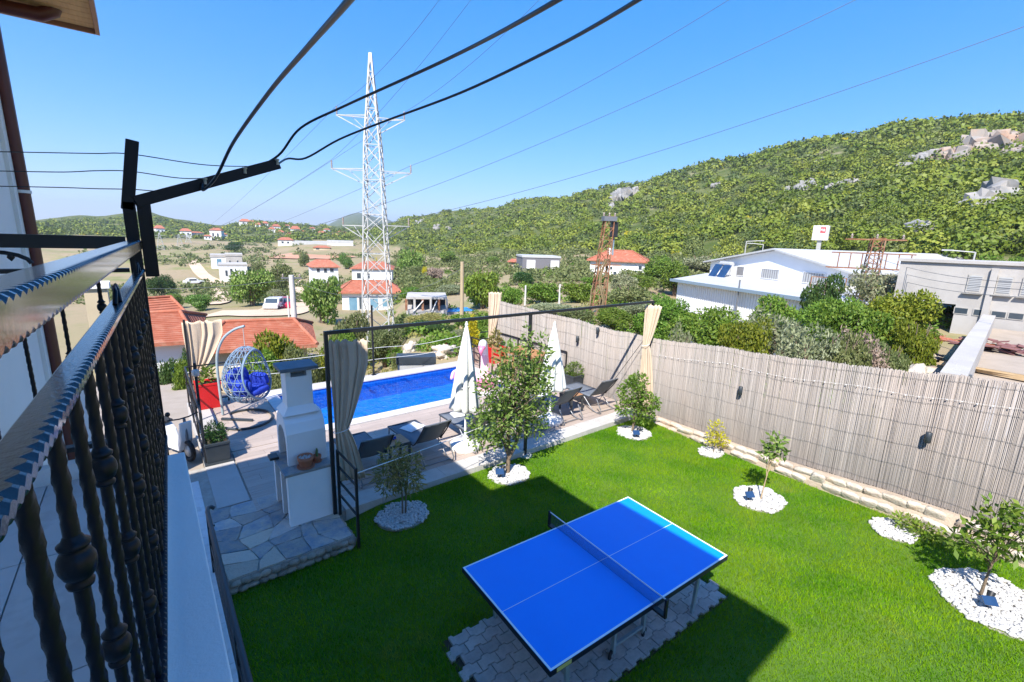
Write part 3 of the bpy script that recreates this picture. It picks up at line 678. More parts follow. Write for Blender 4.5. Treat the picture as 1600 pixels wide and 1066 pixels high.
# ================================================================== HOUSE with the balcony the view is taken from
HX = -.75; HY = 5.60
house = thing('house', (-4, 0, 0), 'white rendered house with brown gutter and wooden eaves at the left edge', 'house')
MB().box(-9, HX, -8, HY, -.5, 6.05).build('wall', m_white, house, world=True)
# corner moulding beside the downpipe
MB().box(HX-.02, HX+.025, HY-.20, HY+.025, .2, 6.0).build('corner_trim', m_white, house, world=True)
EX, EY, EZ = -.10, 6.10, 6.15
rf = MB(); ridge = 8.2
rf.add([(EX, -8.5, EZ), (EX, EY, EZ), (-9.6, EY, EZ), (-9.6, -8.5, EZ), (-4.8, -4, ridge), (-4.8, 1.8, ridge)], [(0, 1, 5, 4), (1, 2, 5), (2, 3, 4, 5), (3, 0, 4)])
rf.add([(EX, -8.5, EZ-.03), (EX, EY, EZ-.03), (-9.6, EY, EZ-.03), (-9.6, -8.5, EZ-.03)], [(3, 2, 1, 0)])
roof = rf.build('roof', m_tileroof, house, world=True)
sof = MB()
for k in range(16):
    y = EY-.02-k*.125; sof.box(-1.4, EX-.012, y-.118, y, EZ-.055, EZ-.034)
sof.build('soffit', m_soffit, roof, world=True)
MB().box(EX-.008, EX+.022, -8.5, EY+.025, EZ-.09, EZ+.05).box(-9.6, EX-.009, EY+.002, EY+.026, EZ-.09, EZ+.05).build('fascia', m_fascia, roof, world=True)
g = MB().tube([(-3.2, EY-.28, EZ-.12), (-.62, EY-.28, EZ-.12), (-.44, EY-.28, EZ-.115), (-.36, EY-.285, EZ-.07), (-.33, EY-.29, EZ+.02)], .055, 12).build('gutter', m_brown, house, world=True)
MB().tube([(HX+.05, HY-.02, 6.0), (HX+.055, HY-.02, 3.4), (HX+.055, HY-.02, .35)], .042, 12).build('downpipe', m_brown, house, world=True)
for z in (2.9, 4.6): MB().lathe([(.047, -.012), (.047, .012)], (HX+.055, HY-.02, z), 12).build('pipe_clamp', m_white, house, world=True)
# covered balcony roof that throws the stepped shadow on the lawn
cano = MB().box(HX, .72, -1.85, 2.45, 6.52, 6.60)
cano.add([(HX, -1.85, 6.90), (HX, 2.45, 6.90), (.72, 2.45, 6.61), (.72, -1.85, 6.61), (HX, -1.85, 6.61), (HX, 2.45, 6.61)], [(0, 3, 2, 1), (0, 4, 3), (1, 2, 5)])
cano.build('balcony_roof', m_tileroof, house, world=True)
# balcony slab and floor tiles
MB().box(HX, .045, -3.0, 2.61, 3.05, 3.242).build('balcony_slab', m_white, house, world=True)
MB().box(-.085, .065, -3.0, 2.63, 3.243, 3.272).build('balcony_edge', m_white, house, world=True, bevel=.004)
ft = MB().box(-.16, .16, -.3, .3, -.01, 0).build('floor_tile', m_tile, me_only=True)
for i in range(2):
    for j in range(8):
        o = meshobj('floor_tile', ft, None, house); o.location = (-.255-i*.325+4, 2.31-j*.605, 3.256)
MB().box(HX, -.09, 2.612, 2.66, 3.05, 3.33).build('balcony_kerb', m_white, house, world=True)

# ------------------------------------------------------------------ balcony railing
HD = R(2.324)
def rw(lat, al, z):
    c, s = math.cos(HD), math.sin(HD); return Vector((lat*c+al*s, -lat*s+al*c, z))
rail = thing('balcony_railing', (0, 0, 3.27), 'black wrought iron balcony railing with twisted bars running into the picture', 'railing')
def scalloped(fn, a0, a1, lat0, lat1, z0, z1, step=.0042, pitch=.021, amp=.0045):
    n = int((a1-a0)/step); V = []; F = []
    for i in range(n+1):
        a = a0+(a1-a0)*i/n; c = .0025+amp*(.5+.5*math.cos(2*math.pi*a/pitch))**1.6
        for la, z in ((lat0+.003, z0), (lat1-c*.5, z0), (lat1, z0+c), (lat1, z1-c), (lat1-c*1.3, z1), (lat0+.003, z1), (lat0, z1-.003), (lat0, z0+.003)): V.append(fn(la, a, z))
    for i in range(n):
        for k in range(8): F.append((i*8+k, i*8+(k+1) % 8, (i+1)*8+(k+1) % 8, (i+1)*8+k))
    F += [tuple(range(7, -1, -1)), tuple(n*8+k for k in range(8))]
    return MB().add(V, F)
RA = .10
scalloped(rw, -.9, 2.655, -RA-.042, -RA, 4.247, 4.287).build('top_rail', m_blackgloss, rail, world=True)
scalloped(rw, -.9, 2.655, -RA-.031, -RA, 4.146, 4.163, amp=.005).build('second_rail', m_blackgloss, rail, world=True)
scalloped(rw, -.9, 2.655, -RA-.032, -RA, 3.345, 3.365, amp=.003).build('bottom_rail', m_black, rail, world=True)
def baluster_mesh(balls, z0, z1, name):
    b = MB(); n = 150; V = []; F = []; nq = 12
    for i in range(n+1):
        z = z0+(z1-z0)*i/n; ang = 2*math.pi*(z-z0)/.125; near = min([abs(z-zb) for zb in balls] or [1])
        for q in range(nq):
            t = 2*math.pi*q/nq; u = ((t-ang) % (math.pi/2))-math.pi/4; rr = min(.0092, .0062/max(.5, math.cos(u)))
            if near < .05: rr = .0075
            V.append((rr*math.cos(t), rr*math.sin(t), z))
    for i in range(n):
        for q in range(nq): F.append((i*nq+q, i*nq+(q+1) % nq, (i+1)*nq+(q+1) % nq, (i+1)*nq+q))
    b.add(V, F, True)
    return b.build(name, m_black, me_only=True)
def ball_mesh():
    pr = [(.006, -.030), (.0115, -.028), (.0125, -.023), (.009, -.020), (.0135, -.015), (.0165, -.007), (.0172, 0), (.0165, .007), (.0135, .0135), (.009, .0175), (.0135, .0195), (.0145, .024), (.0105, .027), (.0085, .032), (.006, .036)]
    return MB().lathe(pr, n=20).build('knob', m_black, me_only=True)
bz0, bz1 = 0, .785
bA = baluster_mesh([.19, .62], bz0, bz1, 'baluster'); bB = baluster_mesh([.405], bz0, bz1, 'baluster'); kb = ball_mesh()
def put_baluster(p, kind, parent, rz=0.):
    o = meshobj('baluster', bA if kind == 0 else bB, None, parent); o.location = p-parent.location; o.rotation_euler = (0, 0, rz)
    for z in ((.19, .62) if kind == 0 else (.405,)):
        q = meshobj('knob', kb, None, o); q.location = (0, 0, z)
k = 0; a = -.645
while a < 2.60:
    put_baluster(rw(-RA-.015, a, 3.362), k % 2, rail, random.uniform(0, .3)); a += .1269; k += 1
# collars between the two upper rails
for a in (.30, 1.45, 2.45):
    b = MB()
    for t in range(2):
        b.tube([rw(-RA-.016+.006*t, a-.05+.05*t, 4.163), rw(-RA-.014, a-.03+.05*t, 4.19), rw(-RA-.018, a+.0+.05*t, 4.198), rw(-RA-.016, a+.03+.03*t, 4.168)], .005, 8)
    b.build('scroll', m_black, rail, world=True)
for a in (-.9, -.1, 2.3):
    MB().bar(rw(-RA-.018, a, 4.163), rw(-RA-.018, a, 4.248), .010).build('spacer', m_black, rail, world=True)
pc_ = rw(-RA-.027, 2.685, 4.45); MB().bar(rw(-RA-.027, 2.685, 3.05), pc_, .046, .046, up=(0, 1, 0)).build('corner_post', m_black, rail, world=True, bevel=.003)
MB().bar(pc_-Vector((.006, 0, .035)), pc_+Vector((.042, 0, .255)), .046, .046, up=(0, 1, 0)).build('post_extension', m_black, rail, world=True, bevel=.003)
# return of the railing to the house wall
PC = rw(-RA-.027, 2.685, 0)
MB().box(HX+.01, PC.x-.028, PC.y-.025, PC.y+.025, 4.247, 4.300).build('return_top_rail', m_blackmatte, rail, world=True)
MB().box(HX+.01, PC.x-.028, PC.y-.02, PC.y+.02, 4.146, 4.163).build('return_second_rail', m_blackmatte, rail, world=True)
MB().box(HX+.01, PC.x-.028, PC.y-.02, PC.y+.02, 3.362, 3.384).build('return_bottom_rail', m_blackmatte, rail, world=True)
k = 0; x = PC.x-.14
while x > HX+.05:
    put_baluster(Vector((x, PC.y, 3.375)), k % 2, rail); x -= .127; k += 1
sc = MB()
for i in range(2):
    x0 = -.46-.22*i; pts = [(x0+.11*math.cos(t)*(1-.03*t), PC.y, 4.185+.045*math.sin(t)) for t in np.linspace(0, math.pi, 9)]; sc.tube(pts, .008, 8)
    for t in (.25, .5, .75): sc.lathe([(.001, -.022), (.012, -.008), (.008, .006), (.001, .012)], (x0+.11-.22*t, PC.y, 4.205+.015*math.sin(t*math.pi)), 8)
sc.build('return_scroll', m_blackmatte, rail, world=True)

# ------------------------------------------------------------------ cable bracket, cables and thin wires
brk = thing('cable_bracket', (PC.x+.05, PC.y, 4.125), 'dark angled steel bracket arm bolted to the corner post', 'bracket')
P0 = Vector((PC.x+.05, PC.y, 4.46)); P1 = Vector((.605, 2.735, 4.685))
MB().bar((PC.x+.051, PC.y, 4.125), (PC.x+.051, PC.y, 4.45), .050, .048, up=(0, 1, 0)).build('upright', m_black, brk, world=True, bevel=.003)
MB().bar(P0-(P1-P0)*.05, P1, .05, .05).build('arm', m_black, brk, world=True, bevel=.003)
for t in (.42, .72, .985):
    p = P0.lerp(P1, t); MB().lathe([(.007, 0), (.007, .02), (.011, .022), (.011, .028)], (p.x, p.y-.028, p.z-.005), 8).build('bolt', m_galv, brk, world=True)
def spline(pts, n=60):
    P = [Vector(p) for p in pts]; P = [P[0]*2-P[1]]+P+[P[-1]*2-P[-2]]; out = []
    m = len(P)-3
    for i in range(m):
        for k in range(n//m):
            t = k/(n//m); a, b, c, d = P[i:i+4]
            out.append(.5*((2*b)+(c-a)*t+(2*a-5*b+4*c-d)*t*t+(3*b-a-3*c+d)*t*t*t))
    out.append(P[-2]); return out
def cable_thing(label, r, pts, group='cables from the bracket arm', material=None, name='cable', n=60, seg=8):
    P = spline(pts, n) if len(pts) > 2 else [Vector(p) for p in pts]
    o = MB().tube(P, r, seg).build(name, material or m_cable); return tag(o, label, 'cable', group)
def pd(px, py, D): return gr(px, py, D)
cable_thing('thickest black cable rising steeply from the middle of the bracket arm', .0062,
            [P0.lerp(P1, .40)+Vector((0, -.03, 0)), pd(318, 297, 2.62), pd(338, 276, 2.50), pd(365, 222, 2.25), pd(420, 145, 1.75), pd(480, 75, 1.30), pd(546, 0, .92), pd(640, -120, .62), pd(800, -500, .55)], material=m_cable)
cable_thing('black cable from the outer part of the bracket arm, middle one of three', .0058,
            [P0.lerp(P1, .72)+Vector((0, -.03, 0)), pd(390, 268, 2.85), pd(435, 243, 2.80), pd(470, 200, 2.7), pd(540, 165, 2.45), pd(700, 92, 1.75), pd(880, -5, 1.05), pd(1100, -160, .7), pd(1300, -500, .5)])
cable_thing('black cable from the tip of the bracket arm, lowest of three', .0052,
            [P1, pd(450, 248, 2.95), pd(478, 247, 2.95), pd(530, 218, 2.85), pd(600, 190, 2.6), pd(720, 145, 2.1), pd(860, 78, 1.6), pd(1005, -5, 1.15), pd(1200, -140, .8), pd(1400, -480, .55)])
for i, (ya, yb, lab) in enumerate(((237, 241, 'uppermost'), (267, 268, 'middle'), (291, 296, 'lowest'))):
    a = gx(0, ya, HX+.02) if False else gr(-60, ya-1, 3.1); pp = gr(205, yb, 2.70)
    t = (.93, .62, .40)[i]; e = P0.lerp(P1, t)+Vector((0, .03, .0))
    cable_thing(lab+' thin wire running from the house past the corner post to the bracket', .0022,
                [a, gr(90, ya+2, 2.9), gr(150, yb-1, 2.75), pp, (pp+e)/2+Vector((0, 0, -.018)), e], 'thin wires at the corner post', name='wire', n=50, seg=6)

# ------------------------------------------------------------------ white parapet and lit pillar seen below the railing
par = tag(MB().box(-1.9, -.62, 7.2, 7.4, -.4, 2.75).build('parapet_wall', m_white), 'low white parapet wall behind the house corner downpipe', 'wall')
PP = gr(153, 470, 9.2)
pl = thing('gate_pillar', (PP.x, PP.y, .1), 'sunlit cream pillar with white coping seen through the railing', 'pillar')
PT = gr(153, 441, 9.2).z-.1
MB().box(-.13, .13, -.16, .16, 0, PT-.08).build('shaft', m_cream, pl)
MB().box(-.16, .16, -.19, .19, PT-.079, PT).build('cap', m_white, pl)
# walkway railing
wr = thing('walkway_railing', (.29, 5.0, .2), 'low black pipe railing along the edge of the walkway by the lawn', 'railing')
MB().tube([(.30, -2, 1.02), (.30, 6.16, 1.02), (.315, 6.24, 1.02), (.35, 6.27, 1.01), (.38, 6.25, .985)], .024, 10).build('top_rail', m_dark, wr, world=True)
for z in (.80, .58, .36):
    MB().tube([(.30, -2, z), (.30, 6.15, z), (.325, 6.2, z), (.36, 6.19, z-.01)], .013, 8).build('rail', m_blackmatte, wr, world=True)
for y in (.0, 2.05, 4.1, 6.14): MB().bar((.30, y, .18), (.30, y, 1.01), .04).build('post', m_blackmatte, wr, world=True)

# ================================================================== BARBECUE
bq = thing('barbecue', (1.6, 7.0, DZ), 'white masonry barbecue with arched oven and chimney on slate patio', 'barbecue')
B0x, B1x, B0y, B1y, BT = 1.28, 1.90, 6.55, 7.45, 1.02
b = MB().box(B0x, B1x, B0y, B0y+.10, DZ, BT-.04).box(B0x, B1x, B1y-.08, B1y, DZ, BT-.04).box(B0x, B1x, 6.95, 7.02, DZ, BT-.04).box(B1x-.08, B1x-.001, B0y+.101, B1y-.081, DZ, BT-.04)
b.build('base', m_white, bq, world=True)
MB().box(B0x-.035, B1x+.01, B0y-.01, B1y+.01, BT-.039, BT).build('worktop', m_slate, bq, world=True, bevel=.004)
# oven body: arched section along X, opening towards -X
ov = MB(); oy0, oy1, ox0, ox1 = 6.80, 7.42, 1.36, 1.90
prof = [(oy0, BT), (oy0, BT+.48), (oy0+.06, BT+.62), (oy0+.16, BT+.72), (oy0+.46, BT+.72), (oy1-.06, BT+.62), (oy1, BT+.48), (oy1, BT)]
inner = [(oy0+.07, BT), (oy0+.07, BT+.30)] + [((oy0+oy1)/2-.24*math.cos(t), BT+.30+.24*math.sin(t)) for t in np.linspace(0, math.pi, 9)][1:-1] + [(oy1-.07, BT+.30), (oy1-.07, BT)]
V = [(ox0, y, z) for y, z in prof]+[(ox1, y, z) for y, z in prof]; n = len(prof)
ov.add(V, [(i, n+i, n+i+1, i+1) for i in range(n-1)]+[tuple(range(2*n-1, n-1, -1))])
m_ = len(inner); V2 = [(ox0, y, z) for y, z in prof]+[(ox0, y, z) for y, z in inner]+[(ox1-.06, y, z) for y, z in inner]
F2 = []
# front ring (stitched by nearest param)
outl = list(range(n)); inl = list(range(n, n+m_))
i = j = 0
while i < n-1 or j < m_-1:
    if j == m_-1 or (i < n-1 and (i+1)/(n-1) <= (j+1)/(m_-1)): F2.append((outl[i], outl[i+1], inl[j])); i += 1
    else: F2.append((outl[i], inl[j+1], inl[j])); j += 1
F2 += [(n+k, n+k+1, n+m_+k+1, n+m_+k) for k in range(m_-1)]+[tuple(n+m_+k for k in range(m_))]
ov.add(V2, F2); ov.build('oven', m_white, bq, world=True)
ch = MB()
ch.add([(1.36, 6.90, BT+.73), (1.86, 6.90, BT+.73), (1.86, 7.36, BT+.73), (1.36, 7.36, BT+.73), (1.44, 6.98, BT+.74+.10), (1.80, 6.98, BT+.84), (1.80, 7.28, BT+.84), (1.44, 7.28, BT+.84)], [(0, 1, 5, 4), (1, 2, 6, 5), (2, 3, 7, 6), (3, 0, 4, 7)])
ch.box(1.44, 1.80, 6.98, 7.28, BT+.84, 2.30).box(1.44, 1.51, 6.98, 7.28, 2.30, 2.40).box(1.73, 1.80, 6.98, 7.28, 2.30, 2.40).box(1.511, 1.729, 7.22, 7.28, 2.30, 2.40)
ch.build('chimney', m_white, bq, world=True)
MB().box(1.36, 1.88, 6.90, 7.36, 2.401, 2.455).build('chimney_cap', m_capgrey, bq, world=True, bevel=.006)
MB().box(1.18, 1.30, 7.12, 7.30, BT+.005, BT+.045).build('tray', m_blackmatte, bq, world=True, bevel=.004)
def pot(x, y, z, r, h, label, saucer=True):
    t = thing('plant_pot', (x, y, z), label, 'plant pot')
    MB().lathe([(r*.72, .012), (r*.95, h*.62), (r*1.0, h*.66), (r*1.05, h*.70), (r*1.05, h), (r*.92, h), (r*.90, h*.8), (0.001, h*.8)], n=20).build('pot', m_terra, t)
    MB().lathe([(r*.9, .0), (r*1.12, .004), (r*1.18, .02), (r*1.08, .018), (r*.7, .011), (.001, .011)], n=20).build('saucer', m_terra, t)
    return t
t1 = pot(1.56, 6.66, BT+.002, .105, .17, 'larger terracotta pot of pale pebbles on the barbecue worktop')
pb = MB()
for i in range(60):
    a, q = random.uniform(0, 6.28), .09*math.sqrt(random.random()); V, F = ICO[0]; s = random.uniform(.008, .014)
    pb.add([(v[0]*s+q*math.cos(a), v[1]*s+q*math.sin(a), v[2]*s*.7+.146) for v in V], [tuple(int(k) for k in f) for f in F])
pb.build('pebbles', m_pebble, t1)['kind'] = 'stuff'
t2 = pot(1.74, 6.74, BT+.002, .06, .10, 'small terracotta pot with a cactus beside the chimney')
MB().tube([(0, 0, .08), (0, 0, .14), (.004, 0, .21)], [.018, .02, .009], 8).tube([(0, .01, .12), (.02, .02, .15), (.02, .02, .18)], [.008, .009, .005], 6).build('cactus', mat('cactus', (.10, .17, .06), rough=.8), t2)

# railing between barbecue and lawn
br = thing('patio_railing', (1.95, 6.0, DZ), 'black steel railing beside the barbecue at the lawn corner', 'railing')
for (x, y, z0) in ((1.985, 5.80, .0), (1.965, 6.50, .18)): MB().bar((x, y, z0), (x, y, 1.24), .035, .035, up=(0, 1, 0)).build('post', m_blackmatte, br, world=True)
for z in (1.225, .98, .74, .52): MB().bar((1.983, 5.82, z), (1.967, 6.48, z), .02, .03).build('rail', m_blackmatte, br, world=True)
# ================================================================== PERGOLA, CURTAINS, CORDS
perg = thing('pergola_frame', (5.6, 6.56, DZ), 'thin black steel pergola frame spanning the front of the deck', 'pergola')
for x, y, z0 in ((1.90, 6.53, .19), (5.68, 6.56, -.02), (9.62, 6.60, .19)): MB().bar((x, y, z0), (x, y, 2.975), .05, .05, up=(0, 1, 0)).build('post', m_blackmatte, perg, world=True)
MB().bar((1.875, 6.53, 3.0), (9.65, 6.60, 3.0), .05, .05).build('beam', m_blackmatte, perg, world=True)
MB().tube([(9.60, 6.64, 2.2), (9.25, 7.75, DZ)], .007, 6).build('guy_rope', m_blackmatte, perg, world=True)
foot = MB().lathe([(.17, -.01), (.18, .05), (.13, .11), (.03, .12), (.001, .12)], (5.68, 6.53, 0), 14).build('footing', m_pebble, perg, world=True)
def curtain(loc, width, h, label, tie, rz=0., seed=1, flare=1., depth=.10, top=0.):
    """pleated cloth gathered at height tie (0..1)"""
    t = thing('curtain', loc, label, 'curtain', 'tied back pergola curtains', rz)
    rng = random.Random(seed); ph = [rng.uniform(0, 6.28) for _ in range(6)]; nu, nv = 90, 26; V = []
    for j in range(nv+1):
        v = j/nv
        k = abs(v-tie); w = width*(.34+.66*min(1, (k/max(tie, 1-tie))**.75*1.25)) if v > tie else width*(.34+.66*flare*min(1, (k/max(.05, tie))**.6)*.8)
        off = -.5*(width-w)*.9
        for i in range(nu+1):
            u = i/nu; a = (u+.045*math.sin(u*11+ph[4]))*2*math.pi*4.2+ph[0]+.9*math.sin(v*2.6+ph[1]+u*3)
            d = depth*(.35+.65*min(1, w/width))*(math.sin(a)*.55+.3*math.sin(a*.43+ph[2]+v*2)+.2*math.sin(a*1.7+ph[3]))
            V.append(((u-.5)*w+off+.012*math.sin(a*2+v*5), d, v*h + (.02*math.sin(a)+top*u if v > .97 else 0)))
    F = [(j*(nu+1)+i, j*(nu+1)+i+1, (j+1)*(nu+1)+i+1, (j+1)*(nu+1)+i) for j in range(nv) for i in range(nu)]
    o = MB().add(V, F, True).build('cloth', m_curtain, t); so_ = o.modifiers.new('thick', 'SOLIDIFY'); so_.thickness = .004
    z = tie*h; w = width*.36; off = -.5*(width-w)*.9
    MB().tube([(off+w*.62*math.cos(a), .085*math.sin(a), z+.03*math.cos(a)) for a in np.linspace(0, 2*math.pi, 20)], .006, 6).build('tie', m_rope, t)
    return t
c1 = curtain((2.24, 6.62, .62), .52, 2.22, 'long beige curtain hanging from the pergola post beside the barbecue', .38, R(-19), 3, .85, .032)
c2 = curtain((9.54, 6.50, .35), .40, 2.58, 'beige curtain tied back at the pergola corner by the reed fence', .62, R(-52), 5, 1.25, .04)
# rear curtain posts
def rear_post(x, y, z0, z1, label):
    t = thing('curtain_post', (x, y, z0), label, 'post'); MB().bar((0, 0, 0), (0, 0, z1-z0), .045, .045, up=(0, 1, 0)).build('shaft', m_blackmatte, t)
    MB().box(-.06, .06, -.06, .06, 0, .012).build('base_plate', m_blackmatte, t); return t
rear_post(5.22, 13.26, .18, 2.33, 'thin black post standing on the far pool edge in front of the pylon')
q = gz(779, 560, .2); rear_post(9.75, 13.05, .2, 2.62, 'thin black post at the far end of the reed fence')
curtain((9.58, 13.0, .75), .44, 1.80, 'beige curtain hanging at the far end of the reed fence', .12, R(-36), 8, .9, .035)
lp = gz(300, 628, .2)
rear_post(.62, 13.0, .2, 2.30, 'black post beside the red planter at the left of the pool')
curtain((.98, 13.05, .45), .80, 1.78, 'wide beige curtain bunched behind the left red planter', .33, R(-6), 12, .9, .035)
# white cords
def cord(label, pts, r=.006): return tag(MB().tube(spline(pts, 40), r, 6).build('cord', m_rope), label, 'cord', 'white cords strung between the posts')
cord('white cord strung low from the patio railing past the near loungers', [(1.985, 5.8, 1.16), (3.8, 6.2, 1.08), (5.66, 6.54, 1.13)], .007)
cord('upper white cord strung along the far edge of the pool', [(1.2, 13.25, 1.05), (3.2, 13.27, .98), (5.2, 13.26, 1.02), (6.8, 13.27, .96), (8.3, 13.2, 1.10)], .007)
cord('lower white cord strung along the far edge of the pool', [(1.2, 13.25, .72), (3.2, 13.27, .62), (5.2, 13.26, .66), (6.8, 13.27, .62), (8.3, 13.2, .72)], .007)

# ================================================================== LOUNGERS
def make_lounger():
    t = thing('sun_lounger', (0, 0, DZ), '', 'sun lounger', 'sun loungers in a row on the deck')
    w = .31; zs = .345
    for s in (-1, 1):
        MB().tube([(s*w, 1.47, zs), (s*w, .40, zs)], .017, 8).build('side_rail', m_aludark, t)
        MB().tube([(s*w, 1.42, zs), (s*w, 1.44, .0)], .014, 8).build('leg', m_alu, t)
        MB().tube([(s*w, .62, zs), (s*w, .33, .10), (s*w, .22, .03), (s*w, .10, .012), (s*w, .0, .03), (s*w, -.03, .10), (s*w, .14, .36)], .013, 8).build('leg', m_alu, t)
        MB().tube([(s*(w-.03), .40, zs), (s*(w-.03), .18, .60), (s*(w-.03), .02, .83)], .014, 8).build('back_rail', m_aludark, t)
    MB().bar((-w, 1.47, zs), (w, 1.47, zs), .03).build('end_bar', m_aludark, t)
    MB().bar((-w, .1, .02), (w, .1, .02), .018).build('cross_bar', m_alu, t)
    V = []; F = []; n = 9
    for j in range(n+1):
        y = .42+(1.455-.42)*j/n
        for i in range(5): V.append((-w+.01+(2*w-.02)*i/4, y, zs+.012-.012*math.sin(math.pi*i/4)))
    F = [(j*5+i, j*5+i+1, (j+1)*5+i+1, (j+1)*5+i) for j in range(n) for i in range(4)]
    o = MB().add(V, F, True).build('seat_sling', m_textile, t); o.modifiers.new('t', 'SOLIDIFY').thickness = .006
    V = []
    for j in range(8):
        f = j/7; y = .40-.39*f; z = zs+.02+.49*f
        for i in range(5): V.append((-w+.03+(2*w-.06)*i/4, y-.02*math.sin(math.pi*i/4)-.0, z-.012*math.sin(math.pi*i/4)))
    F = [(j*5+i, j*5+i+1, (j+1)*5+i+1, (j+1)*5+i) for j in range(7) for i in range(4)]
    o = MB().add(V, F, True).build('back_sling', m_textile, t); o.modifiers.new('t', 'SOLIDIFY').thickness = .006
    MB().tube([(-w+.03, .02, .84), (0, .005, .845), (w-.03, .02, .84)], .014, 8).build('head_bar', m_alu, t)
    return t
lg = make_lounger()
LX = [(2.79, 'dark mesh sun lounger beside the tall beige curtain, leftmost of the row'), (3.93, 'sun lounger with a folded white towel left of the near parasol'),
      (5.06, 'sun lounger partly behind the near parasol pole, third in the row'), (6.38, 'sun lounger mostly hidden behind the leafy garden tree'),
      (7.52, 'grey sun lounger right of the leafy tree, second from the fence'), (8.80, 'grey sun lounger nearest the reed fence')]
for i, (x, lab) in enumerate(LX):
    o = lg if i == 0 else copy_tree(lg); o.location = (x, 6.97 if i < 3 else 7.03, DZ); o['label'] = lab; o.rotation_euler = (0, 0, R((0, 1.5, -1, 2, 1, -2)[i]))
def towel(x, y, label, rz=0., s=1.):
    V = []; nu, nv = 14, 10; rng = random.Random(int(x*10)); p = rng.uniform(0, 6)
    for j in range(nv+1):
        for i in range(nu+1):
            u = i/nu*2-1; v = j/nv*2-1; k = max(abs(u), abs(v)); z = .055*(1-k**6)*(.75+.25*math.sin(u*3+p)*math.cos(v*2.5))+.012*math.sin(u*9+p)*(1-k)
            V.append((u*.17*s, v*.13*s, max(.002, z)))
    F = [(j*(nu+1)+i, j*(nu+1)+i+1, (j+1)*(nu+1)+i+1, (j+1)*(nu+1)+i) for j in range(nv) for i in range(nu)]
    o = MB().add(V, F, True).build('towel', m_towel); o.location = (x, y, DZ+.358); o.rotation_euler = (0, 0, rz); return tag(o, label, 'towel', 'folded towels on the loungers')
towel(3.98, 8.12, 'folded white towel on the lounger left of the near parasol', R(20), 1.25)
towel(5.15, 8.20, 'folded white towel on the lounger behind the near parasol pole', R(-10), 1.1)
towel(7.55, 8.15, 'folded white towel on the lounger by the grey planter', R(10), 1.0)
towel(6.35, 8.15, 'folded white towel on the lounger seen through the leafy tree', R(5), 1.0)
def side_table(x, y, label):
    t = thing('side_table', (x, y, DZ), label, 'side table', 'small tables between the loungers')
    for k in range(6): MB().box(-.20, .20, -.21+k*.071, -.21+k*.071+.062, .40, .42).build('slat', m_wood, t)
    MB().box(-.215, -.201, -.225, .225, .37, .42).box(.201, .215, -.225, .225, .37, .42).box(-.2, .2, -.225, -.211, .37, .42).box(-.2, .2, .216, .225, .37, .42).build('frame', m_aludark, t)
    for sx in (-1, 1):
        for sy in (-1, 1): MB().box(sx*.19-.02, sx*.19+.02, sy*.2-.02, sy*.2+.02, 0, .37).build('leg', m_aludark, t)
    return t
side_table(3.37, 7.62, 'small slatted wooden side table between the two leftmost loungers'); side_table(8.16, 7.72, 'small slatted side table between the two loungers nearest the fence')
ash = thing('ashtray', (3.36, 7.66, DZ+.42), 'small blue ashtray on the left side table', 'ashtray')
MB().lathe([(.03, 0), (.045, .01), (.048, .04), (.042, .04), (.036, .012), (.001, .01)], n=14).build('bowl', m_cushion, ash)
MB().lathe([(.01, .012), (.012, .05), (.02, .055), (.001, .06)], n=10).build('stub_cap', m_glassblue, ash)

# ================================================================== PARASOLS (closed)
def parasol(x, y, h, zb, label, seed, rmax):
    t = thing('parasol', (x, y, DZ), label, 'parasol', 'closed white parasols')
    H = h-DZ; b0 = zb-DZ; rng = random.Random(seed)
    MB().tube([(0, 0, .06), (0, 0, H-.03)], .021, 12).build('pole', m_white, t)
    V = []; n = 96; rings = 22; p1 = rng.uniform(0, 6)
    for j in range(rings+1):
        v = j/rings; z = H-.02-(H-.02-b0)*v
        r = .012+rmax*(v**.85)
        for i in range(n):
            a = 2*math.pi*i/n; f = abs(math.sin(a*4+.25*math.sin(v*4+p1)))**.8
            rr = r*(.46+.54*f)*(1+.06*math.sin(a*3+p1)); zz = z+(.05*f-.03 if j == rings else 0)
            V.append((rr*math.cos(a+.5*v*math.sin(p1)), rr*math.sin(a+.5*v*math.sin(p1)), zz))
    F = [(j*n+i, j*n+(i+1) % n, (j+1)*n+(i+1) % n, (j+1)*n+i) for j in range(rings) for i in range(n)]
    o = MB().add(V, F, True).build('canopy', m_canvas, t); o.modifiers.new('t', 'SOLIDIFY').thickness = .003
    MB().lathe([(.03, H-.04), (.035, H-.02), (.02, H+.01), (.012, H+.04), (.001, H+.05)], n=12).build('finial', m_canvas, t)
    zt = b0+.30*(H-b0); MB().tube([(rmax*.62*math.cos(a), rmax*.62*math.sin(a), zt+.03*math.sin(a*3+p1)) for a in np.linspace(0, 2*math.pi, 28)], .009, 6).build('strap', m_canvas, t)
    MB().lathe([(.30, 0), (.32, .05), (.31, .10), (.24, .15), (.07, .19), (.05, .24), (.03, .26), (.001, .26)], n=24).build('base', m_vinyl, t)
    return t
parasol(4.76, 7.36, 2.76, 1.02, 'closed white parasol left of the leafy tree beside the pool', 2, .30)
parasol(7.13, 7.40, 2.56, 1.02, 'closed white parasol behind the leafy tree near the reed fence', 5, .33)

